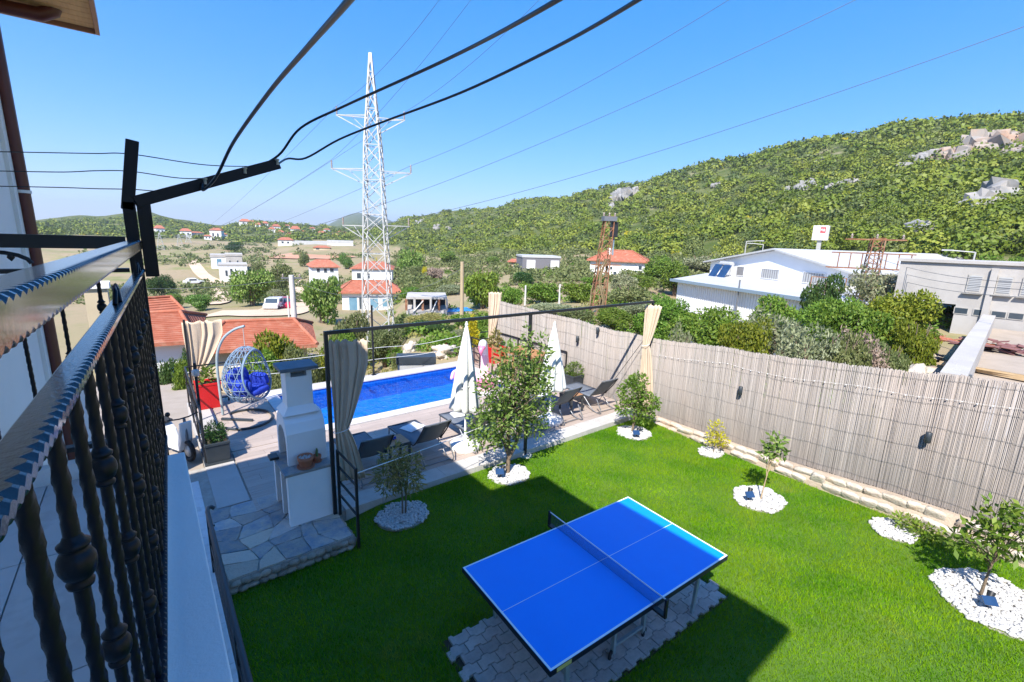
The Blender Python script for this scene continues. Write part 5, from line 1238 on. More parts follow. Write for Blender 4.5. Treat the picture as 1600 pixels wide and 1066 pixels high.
solar_light(8.32, 5.80, R(-40), 'solar spotlight in the bed of the bushy sapling'); solar_light(7.90, 3.10, R(-30), 'solar spotlight in the bed of the slender sapling'); solar_light(7.86, .12, R(-50), 'solar spotlight in the bed at the right edge of the lawn'); solar_light(4.72, 6.10, R(-30), 'solar spotlight in the bed of the large leafy tree')
# ================================================================== BACKGROUND BUILDINGS
def bearing(p): return math.atan2(p.y, p.x)-math.pi/2
def roof_rows(b, w, d, ze, zr, ridge, ov, rows, side):
    """one tiled slope as stepped rows; side: 0 front,1 back"""
    pass
def hip_roof(t, w, d, ze, zr, ov=.4, ridge=.45, rows=0, parent_name='roof', y0=0.):
    """hip roof over a w x d footprint (x -w/2..w/2, y y0..y0+d), stepped tile rows on each slope"""
    x0, x1, ya, yb = -w/2-ov, w/2+ov, y0-ov, y0+d+ov; cy = (ya+yb)/2; rx = (x1-x0)/2*ridge; b = MB()
    C = [(x0, ya), (x1, ya), (x1, yb), (x0, yb)]; A = [(-rx, cy), (rx, cy)]
    slopes = [((C[0], C[1]), (A[0], A[1])), ((C[1], C[2]), (A[1], A[1])), ((C[2], C[3]), (A[1], A[0])), ((C[3], C[0]), (A[0], A[0]))]
    R_ = max(1, rows)
    for (p, q), (r, s) in slopes:
        for i in range(R_):
            f0, f1 = i/R_, (i+1)/R_; lift = .05 if rows else 0
            def P(e, a, f, z): return (e[0]+(a[0]-e[0])*f, e[1]+(a[1]-e[1])*f, z)
            z0, z1 = ze+(zr-ze)*f0, ze+(zr-ze)*f1
            b.add([P(p, r, f0, z0+lift), P(q, s, f0, z0+lift), P(q, s, f1, z1), P(p, r, f1, z1)], [(0, 1, 2, 3)])
            if rows: b.add([P(p, r, f0, z0-.01), P(q, s, f0, z0-.01), P(q, s, f0, z0+lift), P(p, r, f0, z0+lift)], [(0, 1, 2, 3)])
    b.add([(*c, ze-.12) for c in C]+[(*c, ze) for c in C], [(3, 2, 1, 0)]+[(i, (i+1) % 4, 4+(i+1) % 4, 4+i) for i in range(4)])
    o = b.build(parent_name, m_tileroof, t)
    if rows:
        for e, a in ((C[0], A[0]), (C[1], A[1]), (C[2], A[1]), (C[3], A[0])): MB().tube([(*e, ze+.05), (*a, zr+.05)], .09, 8).build('ridge_tile', m_tileroof, o)
        MB().tube([(*A[0], zr+.05), (*A[1], zr+.05)], .09, 8).build('ridge_tile', m_tileroof, o)
    return o
def win(t, x, z, w, h, y=0., material=None, frame=True, depth=.06):
    """window let into the front face (y = front plane): frame proud, pane set back"""
    f = MB(); e = .06*max(.6, min(w, h))
    f.box(x-w/2-e, x+w/2+e, y-depth, y-.004, z-e, z-.001).box(x-w/2-e, x+w/2+e, y-depth, y-.004, z+h+.001, z+h+e).box(x-w/2-e, x-w/2-.001, y-depth, y-.004, z, z+h).box(x+w/2+.001, x+w/2+e, y-depth, y-.004, z, z+h)
    o = f.build('window', m_whitefar, t); MB().box(x-w/2, x+w/2, y-depth*.5, y-.003, z, z+h).build('pane', material or m_glass, o); return o
def fhouse(name, label, cx, D, wpx, yb, ye, yr, depth, rot=0., wins=(), wallm=None, roof='hip', rows=0, ov=.4, group=None, ridge=.45, cat='house'):
    p = gr(cx, yb, D); c = gr(800, 376, 10); th = math.atan((cx-800)/FPX); dep = D*math.cos(th); mp = dep/FPX
    w = wpx*mp*math.cos(th)/max(.3, math.cos(rot)); zb = min(p.z, float(tz(p.x, p.y))); ze = gr(cx, ye, D).z-zb; zr = gr(cx, yr, D).z-zb
    t = thing(name, (p.x, p.y, zb), label, cat, group, bearing(p)+rot)
    MB().box(-w/2, w/2, 0, depth, -1.2, ze).build('wall', wallm or m_whitefar, t)
    if roof == 'hip': hip_roof(t, w, depth, ze, zr, ov, ridge, rows)
    elif roof == 'flat': MB().box(-w/2-.15, w/2+.15, -.15, depth+.15, ze+.002, max(zr, ze+.15)).build('roof', m_conclight, t)
    elif roof == 'metal': MB().box(-w/2-.1, w/2+.1, -.1, depth+.1, ze+.002, max(zr, ze+.12)).build('roof', m_metalroof, t)
    for (u, v, a, b_, *mm) in wins: win(t, u*w/2, v*ze, a*w, b_*ze, 0., (mm[0] if mm else None))
    t['w'] = w; t['ze'] = ze; del t['w']; del t['ze']
    return t, w, ze, zr

# near neighbours' tiled roofs, lower left
t, w, ze, zr = fhouse('neighbour_house', 'house with a big orange tiled roof just right of the balcony railing', 243, 25, 110, 585, 534, 506, 6.5, R(-8), [(.55, .25, .16, .4, m_glassblue)], m_whitefar, rows=16, ov=.5, ridge=.5)
fhouse('neighbour_annex', 'small gabled block with orange roof rising behind the nearest tiled house', 262, 34, 48, 512, 494, 470, 3., R(20), (), m_whitefar, rows=8, ov=.25, ridge=.9)
fhouse('neighbour_house', 'long low house with orange tiled roof behind the hanging chair', 408, 23.5, 160, 590, 541, 516, 5., R(-4), [(-.5, .3, .12, .35), (.2, .3, .12, .35)], m_cream, rows=15, ov=.45, ridge=.62)
# valley houses
fhouse('flat_roofed_villa', 'modern grey and white villa with one large blue window in the fields', 342, 165, 24, 411, 402, 398, 8, 0, [(.05, .25, .3, .6, m_glassblue)], m_whitefar, 'flat')
fhouse('flat_roofed_villa', 'modern grey villa block joined behind the white low house in the fields', 366, 162, 26, 410, 400, 397, 9, 0, [(-.5, .3, .1, .4), (.4, .3, .1, .4)], m_conclight, 'flat')
fhouse('low_white_house', 'low white house with four small dark windows in the fields', 365, 138, 44, 427, 415, 413, 9, 0, [(-.5, .35, .08, .35), (-.15, .2, .08, .6), (.25, .35, .08, .35), (.65, .35, .08, .35)], m_whitefar, 'flat')
fhouse('white_house', 'tall white house with small orange roof left of the pylon', 510, 92, 40, 452, 417, 407, 8, R(6), [(.45, .30, .11, .16), (-.55, .82, .12, .12), (0., .8, .12, .14), (.5, .82, .14, .12)], m_whitefar, rows=0)
fhouse('white_house', 'white two storey house with orange roofs directly behind the pylon', 582, 96, 62, 446, 420, 410, 9, R(-4), [(-.66, .6, .10, .22), (-.2, .6, .08, .2), (-.66, .2, .10, .22), (.3, .25, .16, .2), (.75, .3, .1, .2)], m_whitefar, rows=0)
fhouse('white_house', 'white bungalow with pale blue glazing and long orange roof behind the pylon legs', 580, 66, 88, 494, 457, 443, 8, 0, [(-.62, .18, .14, .62, m_glassblue), (-.36, .3, .05, .5), (.12, .18, .14, .62, m_glassblue), (.8, .45, .15, .4, m_glassblue), (.52, .4, .10, .35, m_glassblue)], m_whitefar, rows=10, ov=.5, ridge=.6)
# building site right of the bungalow
p = gr(667, 498, 43); bs_ = thing('building_site_frame', (p.x, p.y, float(tz(p.x, p.y))), 'half built concrete house frame with dark openings behind the pool', 'building', None, bearing(p)); bs_.scale = (1, 1, .62); bs_.location.z = gr(667, 500, 43).z; mp = 43/FPX
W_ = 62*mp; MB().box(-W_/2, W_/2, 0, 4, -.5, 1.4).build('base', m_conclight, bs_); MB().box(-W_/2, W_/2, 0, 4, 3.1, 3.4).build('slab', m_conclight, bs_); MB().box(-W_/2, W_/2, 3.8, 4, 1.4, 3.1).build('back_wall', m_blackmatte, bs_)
for k in range(6): MB().box(-W_/2+k*W_/5-.1, -W_/2+k*W_/5+.1, 0, .2, 1.41, 3.09).build('column', m_conclight if k % 2 else m_rust, bs_)
for k in range(2): MB().bar((-W_/3+k*W_/2.2, -.1, 1.2), (-W_/3+k*W_/3+.9, -.1, 2.9), .08).build('prop', m_white, bs_)
p = gr(668, 508, 40); tag(MB().obox((p.x, p.y, p.z-.4), 5.0, .3, 1.0, bearing(p)+R(6)).build('site_wall', m_conclight), 'pale broken concrete wall below the half built house', 'wall')
p = at_t(714, 488); cov = thing('pool_cover', (p.x, p.y, p.z), 'bright blue pool cover on the building site', 'pool cover', None, bearing(p)+R(20)); MB().box(-1.6, 1.6, -1.4, 1.4, -.5, .25).build('rim', m_conclight, cov)
V = [(-1.5+.3*i, -1.3+.26*j, .27+.03*math.sin(i*2.1+j)*math.cos(j*1.7)) for j in range(11) for i in range(11)]; MB().add(V, [(j*11+i, j*11+i+1, (j+1)*11+i+1, (j+1)*11+i) for j in range(10) for i in range(10)], True).build('sheet', mat('blue_tarp', (.03, .25, .62), (.02, .2, .55), 2, rough=.4), cov)
a = gr(735, 470, 52); b_ = gr(795, 495, 40)
w_ = thing('site_boundary_wall', ((a.x+b_.x)/2, (a.y+b_.y)/2, min(a.z, b_.z)), 'pale boundary wall running behind the blue pool cover', 'wall'); MB().bar(a-Vector((0, 0, .6)), b_-Vector((0, 0, .6)), .25, 1.4).build('wall_body', m_conclight, w_, world=True)
# far white factory and village
fhouse('white_factory', 'long low white factory hall at the foot of the far village hill', 482, 300, 62, 391, 383, 377, 14, 0, [(-.4, .2, .3, .3), (.3, .2, .3, .3)], m_whitefar, 'metal')
fhouse('white_factory', 'white stepped factory building right of the long white hall', 532, 300, 40, 389, 380, 376, 14, 0, [(.5, .3, .3, .2), (-.4, .3, .2, .2)], m_whitefar, 'metal')
fhouse('village_house', 'white house with orange roof at the left end of the factory', 447, 300, 24, 386, 375, 371, 9, 0, [(-.4, .5, .14, .25), (.3, .5, .14, .25)], m_whitefar, cat='house')
fhouse('red_shed', 'long red and orange shed in front of the far factory', 503, 270, 26, 391, 387, 384, 6, 0, [(-.5, .2, .2, .5)], m_cream)
vill = [(251, 470, 14, 363, 357, 352), (291, 430, 18, 371, 361, 357), (310, 440, 18, 371, 364, 362), (337, 430, 18, 370, 360, 356), (350, 440, 12, 371, 366, 364), (384, 545, 17, 351, 346, 342), (403, 520, 8, 356, 351, 348), (433, 500, 11, 361, 354, 350), (448, 520, 10, 356, 353, 351), (462, 480, 15, 366, 358, 353), (474, 480, 9, 367, 362, 360), (502, 470, 14, 369, 364, 361), (522, 450, 14, 373, 367, 364), (415, 530, 8, 352, 349, 346), (272, 440, 10, 372, 368, 366), (488, 520, 9, 361, 357, 355), (440, 470, 9, 368, 363, 360), (425, 480, 10, 363, 358, 355), (452, 440, 10, 370, 366, 363), (512, 520, 8, 363, 359, 357), (535, 480, 12, 369, 364, 361), (395, 545, 9, 351, 347, 344), (325, 420, 12, 373, 369, 367)]
vl = ['at the foot of the left hill beside the corner post', 'with two storeys below the left hill', 'beside the two storey house below the left hill', 'standing alone where the left hill meets the field', 'with a flat front right of the lone field house', 'on the very crest of the village hill', 'just below the crest of the village hill', 'left of the reddish villa on the village hill', 'high on the village hill under dark trees', 'reddish and tallest on the village slope', 'right of the reddish villa on the slope', 'left above the factory roof', 'right above the factory roof', 'small and half hidden near the village crest', 'low and pale among the field trees on the left', 'above the reddish villa close under the ridge', 'lower left of the reddish villa', 'half way up the left flank of the village hill', 'just above the left end of the factory', 'far up the slope above the factory middle', 'above the right end of the factory beside the pylon', 'next to the crest house on its right', 'small and low left of the lone field house']
for (cx, D, wp, yb, ye, yr), l in zip(vill, vl): fhouse('village_house', 'far village house '+l, cx, D, wp, yb, ye, yr, 8, random.uniform(-.3, .3), [(-.4, .35, .16, .35), (.4, .35, .16, .35)], m_whitefar, group='far village houses')
# middle distance, right of the pylon
fhouse('grey_prefab_building', 'dark grey box building with two white windows under the hill', 845, 84, 58, 431, 403, 400, 7, R(12), [(-.55, .42, .2, .42, m_whitefar), (.72, .42, .2, .42, m_whitefar)], m_greybuild, 'metal')
fhouse('garden_shed', 'small shed with a red roof left of the grey box building', 805, 92, 18, 415, 409, 405, 4, 0, [(0, .3, .3, .4)], m_pole)
t, w, ze, zr = fhouse('white_house', 'long white house with orange hip roof behind the rusty lattice mast', 962, 74, 84, 438, 408, 392, 8, R(-6), [(-.2, .55, .04, .15), (-.05, .15, .06, .3), (.85, .6, .06, .2), (.72, .1, .06, .45), (-.6, .12, .08, .3), (.9, .15, .07, .3)], m_whitefar, rows=8, ov=.5, ridge=.4)
MB().box(w*.36, w*.52, -1.2, -.01, ze*.42, ze*.47).build('balcony', m_whitefar, t); MB().lathe([(.4, 0), (.42, .1), (.42, 1.0), (.4, 1.1)], (-w*.18, 2.5, ze+.8), 12).build('water_tank', m_white, t)

# warehouse
A_ = gr(1060, 435, 49); B_ = gr(1335, 477, 36); L_ = (B_-A_).length; rz = math.atan2(B_.y-A_.y, B_.x-A_.x); zb = -2.7
wh = thing('warehouse', (A_.x, A_.y, zb), 'white metal warehouse with gabled roof and lean-to behind the shrubs', 'warehouse', None, rz)
EZ2 = 1.2-zb; L_ += 3
lw = MB()
n = int(L_/.28)
for i in range(n): x = L_*i/n; lw.box(x, x+L_/n*.55, .0, .06, .9, EZ2-.25)
lw.box(0, L_, .05, .12, .9, EZ2-.2).add([(0, .13, .9), (-.2*L_, 6.9, .9), (-.2*L_, 6.9, EZ2-.15), (0, .13, EZ2-.2)], [(0, 1, 2, 3)]).build('lean_to_wall', m_metalwall, wh)
for x in np.linspace(.15, L_-.2, 7): MB().box(x-.09, x+.09, .2, .38, -1, .9).build('column', m_whitefar, wh)
MB().box(.3, L_-.3, 2.5, 2.6, -1, .9).build('shaded_wall', m_conclight, wh)
MB().add([(-.5, -.5, EZ2-.1), (L_, -.5, EZ2-.1), (L_, 7, EZ2+.28), (-.22*L_, 7, EZ2+.28), (-.5, -.5, EZ2-.18), (L_, -.5, EZ2-.18), (L_, 7, EZ2+.20), (-.22*L_, 7, EZ2+.20)], [(0, 1, 2, 3), (7, 6, 5, 4), (0, 4, 5, 1), (3, 7, 4, 0)]).build('lean_to_roof', m_metalroof, wh)
MB().box(-.5, L_, -.62, -.501, EZ2-.30, EZ2-.04).build('gutter', m_guttergrey, wh)
u0, u1 = L_*-.20, L_*.56; um = L_*.215; GZ0, GZ1 = 2.75-zb, 4.25-zb
MB().add([(u0, 7.01, 0), (u1, 7.01, 0), (u1, 7.01, GZ0), (um, 7.01, GZ1), (u0, 7.01, GZ0), (u0, 30, 0), (u1, 30, 0), (u1, 30, GZ0), (um, 30, GZ1), (u0, 30, GZ0)], [(0, 1, 2, 3, 4), (9, 8, 7, 6, 5), (0, 4, 9, 5), (1, 6, 7, 2)]).build('hall_wall', m_metalwall, wh)
rfm = MB()
for (ua, za), (ub, zb_) in (((u0-.7, GZ0-.12), (um, GZ1+.04)), ((um, GZ1+.04), (u1+.7, GZ0-.12))):
    rfm.add([(ua, 6.5, za), (ub, 6.5, zb_), (ub, 30.3, zb_), (ua, 30.3, za), (ua, 6.5, za+.14), (ub, 6.5, zb_+.14), (ub, 30.3, zb_+.14), (ua, 30.3, za+.14)], [(3, 2, 1, 0), (4, 5, 6, 7), (0, 1, 5, 4), (0, 4, 7, 3), (1, 2, 6, 5)])
rfm.build('hall_roof', m_metalroof, wh)
for uu, ww in ((.02, .9), (.20, 2.0), (.42, 2.0)):
    o = win(wh, L_*uu, EZ2+.42, ww, .85, 7.0, m_shutter)
    for k in range(8): MB().box(L_*uu-ww/2+ww*k/8, L_*uu-ww/2+ww*k/8+.03, 6.93, 6.96, EZ2+.43, EZ2+1.26).build('louvre', m_greybuild, o)
sh = thing('solar_water_heater', A_+Vector((math.cos(rz)*L_*-.03-math.sin(rz)*5.4, math.sin(rz)*L_*-.03+math.cos(rz)*5.4, .20)), 'solar water heater with two blue panels on the warehouse lean-to roof', 'solar heater', None, rz)
for x in (-.75, .55): MB().obox((x, 0, .55), 1.05, .06, 1.5, 0, Matrix.Rotation(R(-32), 3, 'X') @ Matrix.Shear('XZ', 3, (0, 0)) if False else Matrix.Rotation(R(-32), 3, 'X')).build('solar_panel', m_solar, sh)
MB().tube([(-.9, .75, 1.25), (.7, .75, 1.25)], .28, 14).build('tank', m_galv, sh); MB().bar((-.8, .7, -.2), (-.8, .7, 1.1), .06).bar((.6, .7, -.2), (.6, .7, 1.1), .06).build('stand', m_galv, sh)
# pylon sign of a shop behind the warehouse
p = gr(1278, 392, 78); sg = thing('shop_sign', (p.x, p.y, p.z-3.5), 'white box sign with a red square logo on a pole behind the warehouse', 'sign', None, bearing(p)+R(-12))
sg.scale = (.72, .72, .85); MB().box(-.35, .35, -.2, .2, 0, 5.8).build('pole', m_galv, sg); MB().box(-1.25, 1.25, -.55, .55, 5.801, 8.1).build('sign_box', m_whitefar, sg)
lo = MB().box(-.05, .85, -.565, -.551, 6.95, 7.85).build('logo', m_redlogo, sg)
for (x0, x1, z0, z1) in ((.05, .13, 7.2, 7.6), (.13, .30, 7.52, 7.6), (.30, .38, 7.2, 7.6), (.46, .54, 7.2, 7.6), (.62, .70, 7.2, 7.6), (.54, .62, 7.52, 7.6), (.54, .62, 7.2, 7.28)): MB().box(x0, x1, -.572, -.566, z0, z1).build('letter', m_whitefar, lo)
# fence, wall and lamp posts behind the warehouse
a = gr(1300, 398, 78); b_ = gr(1422, 406, 66); wf = thing('white_rail_fence', ((a.x+b_.x)/2, (a.y+b_.y)/2, a.z-1.8), 'white rail fence with posts on top of a wall behind the warehouse', 'fence')
MB().bar(a-Vector((0, 0, 1.4)), b_-Vector((0, 0, 1.4)), .2, 1.6).build('wall_body', m_conclight, wf, world=True)
for z in (.0, -.35): MB().bar(a+Vector((0, 0, z+.3)), b_+Vector((0, 0, z+.3)), .1).build('rail', m_whitefar, wf, world=True)
for k in range(8): q = a.lerp(b_, k/7); MB().bar(q-Vector((0, 0, .6)), q+Vector((0, 0, .35)), .12).build('post', m_whitefar, wf, world=True)
def lamp_post(px, yt, yb, D, side, label):
    p = gr(px, yb, D); h_ = gr(px, yt, D).z-p.z; z0 = min(p.z, float(tz(p.x, p.y))); t = thing('lamp_post', (p.x, p.y, z0), label, 'lamp post', 'street lamps behind the warehouse', bearing(p))
    H = h_+p.z-z0; MB().tube([(0, 0, -.3), (0, 0, H)], .07, 8).build('pole', m_galv, t); MB().tube([(0, 0, H-.03), (side*1.6, 0, H+.1)], .05, 8).build('arm', m_galv, t); MB().box(min(side*1.5, side*2.3), max(side*1.5, side*2.3), -.12, .12, H+.05, H+.17).build('lamp_head', m_galv, t)
lamp_post(1163, 377, 402, 78, 1, 'slim lamp post with its arm to the right above the warehouse roof'); lamp_post(1190, 382, 402, 84, -1, 'second lamp post above the warehouse roof near its ridge'); lamp_post(1519, 394, 416, 60, -1, 'lamp post with its arm to the left behind the concrete building')
# concrete building on the right
bX = 31.5; cb = thing('concrete_building', (bX, 4, 0), 'pale concrete building with two tall shuttered windows at the right edge', 'building')
zt = 3.95
MB().box(bX, bX+9, -14, 4.2, -1.5, zt).build('wall', m_conclight, cb, world=True)
MB().box(bX, bX+7, 4.201, 6.7, 1.95, zt).build('overhang', m_conclight, cb, world=True)
MB().box(bX-.12, bX+9.1, -14.1, 6.8, zt+.001, zt+.14).build('parapet', m_conclight, cb, world=True)
MB().tube([(bX+1.2, 6.2, -1.5), (bX+1.2, 6.2, 1.95)], .2, 12).build('column', m_concrete, cb, world=True)
for y in [gx(q, 450, bX).y for q in (1549, 1640, 1720)]: MB().box(bX-.14, bX-.002, y-.12, y+.12, -1.5, zt-.15).build('pilaster', m_conclight, cb, world=True)
for y in [gx(q, 440, bX).y for q in (1524, 1571, 1612, 1660)]:
    f = MB().box(bX-.05, bX-.003, y-.27, y+.27, 2.60, 3.46).build('window', m_concrete, cb, world=True)
    MB().box(bX-.058, bX-.051, y-.22, y+.22, 2.66, 3.40).build('pane', m_shutter, f, world=True)
    for k in range(9): MB().box(bX-.068, bX-.059, y-.215, y+.215, 2.68+k*.08, 2.68+k*.08+.022).build('louvre', m_greybuild, f, world=True)
    MB().box(bX-.18, bX-.001, y-.36, y+.36, 2.53, 2.59).build('sill', m_concrete, f, world=True)
for y in [gx(q, 485, bX).y for q in (1502, 1533, 1562, 1590, 1625)]:
    f = MB().box(bX-.03, bX-.002, y-.27, y+.27, 1.50, 1.84).build('window', m_concrete, cb, world=True); MB().box(bX-.036, bX-.031, y-.23, y+.23, 1.54, 1.80).build('pane', m_glass, f, world=True)
sp = thing('rooftop_solar_panel', (bX+2.5, .3, zt+.14), 'bluish solar panel on the roof of the concrete building', 'solar panel'); MB().obox((0, 0, .55), 1.8, 2.6, .06, 0, Matrix.Rotation(R(-20), 3, 'Y')).build('solar_panel', m_solar, sp); MB().bar((-.6, 1, 0), (-.6, 1, .3), .06).bar((.6, 1, 0), (.6, 1, .75), .06).bar((-.6, -1, 0), (-.6, -1, .3), .06).bar((.6, -1, 0), (.6, -1, .75), .06).build('stand', m_rust, sp)
# white yard wall, pad, roof tiles, timber beyond the fence
a = gz(1560, 478, .55); yw = thing('yard_wall', (20, 3.2, 0), 'long white concrete yard wall leading away behind the reed fence', 'wall')
q0 = gr(1488, 592, 13.2); q1 = gr(1548, 484, 30.5)
MB().bar((q0.x, q0.y, .95), (q1.x, q1.y, .75), .42, 1.9).build('wall_body', m_conclight, yw, world=True)
pad = gr(1560, 560, 16); struct(MB().prism([(12.2, -6), (12.2, 1.55), (20, 2.3), (31, 3.2), (31, -6)], -.5, 1.05).build('yard_ground', m_drive))
struct(MB().prism([(12.3, -5.9), (12.3, 1.5), (17, 1.95), (17.4, -5.9)], 1.051, 1.075).build('concrete_pad', m_conclight))
def pile(px, py, z, n, label, material, sx, name, cat):
    c = gz(px, py, z); t = thing(name, c, label, cat)
    return t, c
t = thing('timber_pile', (gz(1580, 590, 1.1).x, gz(1580, 590, 1.1).y, 1.076), 'pile of pale timber boards on the concrete pad behind the fence', 'timber')
for i in range(7): MB().obox((random.uniform(-.1, .1), -.3+i*.10, .04+.05*(i % 3)), .07, 2.6, .05, R(4*(i % 3)-10)).build('board', m_floorwood, t)
tl = gz(1575, 546, 1.1); tp = thing('roof_tile_stack', (tl.x, tl.y, 1.06), 'heap of dark red roof tiles lying on the yard', 'roof tiles')
for i in range(40): MB().obox((random.uniform(-1.1, 1.1), random.uniform(-1.3, 1.3), .06+.05*(i % 4)), .28, .42, .03, random.uniform(-.3, .3), Matrix.Rotation(random.uniform(-.3, .3), 3, 'X')).build('tile', mat('old_tile', (.16, .07, .07), (.22, .10, .09), 3, rough=.9) if i == 0 else bpy.data.materials['old_tile'], tp)
tt2 = gz(1540, 540, 1.1); tp = thing('roof_tile_stack', (tt2.x, tt2.y, 1.06), 'row of orange roof tiles at the edge of the yard beds', 'roof tiles')
for i in range(26): MB().obox((random.uniform(-.5, .5), random.uniform(-1.5, 1.5), .05+.04*(i % 2)), .26, .40, .03, random.uniform(-.5, .5), Matrix.Rotation(random.uniform(-.3, .3), 3, 'X')).build('tile', m_tileroof, tp)

# ================================================================== PYLONS, MASTS, POLES, OVERHEAD LINES
p = at_d(588, 34); PB = Vector((p.x, p.y, -4.4)); PBr = bearing(PB)
py_ = thing('electricity_pylon', PB, 'tall galvanised steel lattice pylon with three pairs of arms beyond the pool', 'pylon', None, PBr+R(-12))
topz = gr(580, 83, 34).z-PB.z; w0, w1 = 1.28, .06
def hw(z):
    f = z/topz; return 1.28-.42*min(1, f/.45) if f < .45 else .86-.80*(f-.45)/.55 if f > .62 else .86-.10*(f-.45)
def hw(z): return float(np.interp(z/topz, [0, .42, .72, 1], [1.02, .70, .50, .05]))
zs = list(np.linspace(0, topz*.45, 7))+list(np.linspace(topz*.45, topz*1.0, 11))[1:]
for sx in (-1, 1):
    for sy in (-1, 1):
        b = MB()
        for z0, z1 in zip(zs[:-1], zs[1:]): b.bar((sx*hw(z0), sy*hw(z0), z0), (sx*hw(z1), sy*hw(z1), z1), .075)
        b.build('leg', m_galv, py_)
for f, (ax, ay, bx, by) in enumerate((((-1, -1, 1, -1)), ((1, -1, 1, 1)), ((1, 1, -1, 1)), ((-1, 1, -1, -1)))):
    b = MB()
    for i, (z0, z1) in enumerate(zip(zs[:-1], zs[1:])):
        b.bar((ax*hw(z0), ay*hw(z0), z0), (bx*hw(z1), by*hw(z1), z1), .045); b.bar((bx*hw(z0), by*hw(z0), z0), (ax*hw(z1), ay*hw(z1), z1), .045)
        if i % 2 == 0: b.bar((ax*hw(z1), ay*hw(z1), z1), (bx*hw(z1), by*hw(z1), z1), .045)
    b.build('bracing', m_galv, py_)
tips = []
for yl, yr_, px0, px1 in ((178, 190, 538, 630), (262, 272, 528, 638), (352, 354, 540, 634)):
    for s, px, yy in ((-1, px0, yl), (1, px1, yr_)):
        zc = gr(px, yy, 34).z-PB.z; ln = abs(px-586)/FPX*34*1.02; tip = Vector((s*ln, 0, zc)); b = MB(); h0 = hw(zc)
        for sy in (-1, 1): b.bar((s*h0, sy*h0, zc), tip, .05)
        b.bar((s*h0, 0, zc-.95), tip, .055); b.bar((s*h0, -h0, zc-.9), (s*(h0+ln)/2, 0, zc), .035)
        arm = b.build('arm', m_galv, py_)
        MB().lathe([(.03, 0), (.06, .05), (.035, .10), (.065, .16), (.035, .22), (.065, .28), (.035, .34), (.06, .40), (.02, .5), (.001, .55)], (tip.x-s*.05, 0, tip.z+.03), 8).build('insulator', m_insul, arm)
        c_, s_ = math.cos(py_.rotation_euler.z), math.sin(py_.rotation_euler.z); tw = Vector((tip.x*c_, tip.x*s_, tip.z+.5))+PB; tips.append(tw)
def wire(label, a, b, sag, r=.014, group='overhead power lines'):
    a = Vector(a); b = Vector(b); P = [a.lerp(b, t)-Vector((0, 0, sag*4*t*(1-t))) for t in np.linspace(0, 1, 30)]
    return tag(MB().tube(P, r, 4).build('power_line', m_wire), label, 'power line', group)
far = gr(255, 362, 300)
ends = [(690, -5), (900, -60), (780, -60), (1145, -4), (1345, -4), (1605, 40)]
nm = ['upper left', 'upper right', 'middle left', 'middle right', 'lower left', 'lower right']
for tpt, e_, n_ in zip(tips, ends, nm):
    wire('thin power line from the '+n_+' pylon arm up over the garden to the right', tpt, gr(e_[0], e_[1], 24), .5, .012)
    wire('thin power line from the '+n_+' pylon arm down to the far valley', tpt, far+Vector((0, 0, 2.5*(nm.index(n_) % 3)-1)), 5.5, .014)
def smallpylon(px, D, yt, label):
    p = at_d(px, D); t = thing('far_pylon', p, label, 'pylon', 'far pylons in the valley', bearing(p)); H = gr(px, yt, D).z-p.z
    for sx in (-1, 1):
        for sy in (-1, 1): MB().bar((sx*1.6, sy*1.6, 0), (sx*.15, sy*.15, H), .14).build('leg', m_galv, t)
    b = MB()
    for k in range(6):
        z0, z1 = H*k/6, H*(k+1)/6; a0 = 1.6-1.45*k/6; a1 = 1.6-1.45*(k+1)/6
        b.bar((-a0, -a0, z0), (a1, -a1, z1), .1).bar((a0, -a0, z0), (-a1, -a1, z1), .1)
    b.build('bracing', m_galv, t)
    for z in (.7, .85): MB().bar((-2.5, 0, H*z), (2.5, 0, H*z), .14).build('arm', m_galv, t)
smallpylon(253, 300, 364, 'far lattice pylon in the fields nearest the corner post'); smallpylon(283, 330, 366, 'far lattice pylon in the fields, middle of three'); smallpylon(297, 360, 367, 'far lattice pylon in the fields, rightmost of three')

def rustmast(px, D, yb, yt, wb, wt, lean, label):
    p = gr(px, yb, D); z0 = float(tz(p.x, p.y)); H = gr(px, yt, D).z-z0; t = thing('rusty_mast', (p.x, p.y, z0), label, 'lattice mast', None, bearing(p)+R(15)); N = 9
    def c(k, sx, sy): f = k/N; w = wb+(wt-wb)*f; return (sx*w+lean*f, sy*w, H*f)
    for sx in (-1, 1):
        for sy in (-1, 1): MB().bar(c(-.1, sx, sy), c(N, sx, sy), .06).build('leg', m_rust, t)
    for (a, b_) in (((-1, -1), (1, -1)), ((1, -1), (1, 1)), ((1, 1), (-1, 1)), ((-1, 1), (-1, -1))):
        m = MB()
        for k in range(N): m.bar(c(k, *a), c(k+1, *b_), .035); m.bar(c(k+1, *a), c(k+1, *b_), .035)
        m.build('bracing', m_rust, t)
    return t, H, p
t, H, p = rustmast(931, 30, 497, 338, .42, .26, .40, 'rusty lattice mast wrapped in dry vines behind the reed fence')
for k in range(4): MB().bar((-.9+.4, -.3+.2*k, H*.52), (1.3, -.3+.2*k, H*.52), .05).build('platform_bar', m_rust, t)
MB().box(.55, .95, -.2, .2, H*.80, H*.95).build('switch_box', m_blackmatte, t); MB().bar((.78, 0, H*.62), (.78, 0, H*.86), .08).build('conduit', m_guttergrey, t)
MB().box(.0, .8, -.35, .35, H*.955, H*1.0).build('head_frame', m_galvdark, t)
for x in (.05, .4, .75): MB().lathe([(.03, 0), (.07, .06), (.03, .12), (.07, .18), (.02, .24)], (x, 0, H), 8).build('insulator', m_insul, t)
vn = MB()
for i in range(16):
    a = random.uniform(0, 6.28); pts = [(.45*math.cos(a+.5*math.sin(k))*(1.2-.06*k)+.4*k/12, .45*math.sin(a+.6*math.sin(k*1.3))*(1.2-.06*k), H*.58*k/7) for k in range(8)]; vn.tube(pts, .035, 5)
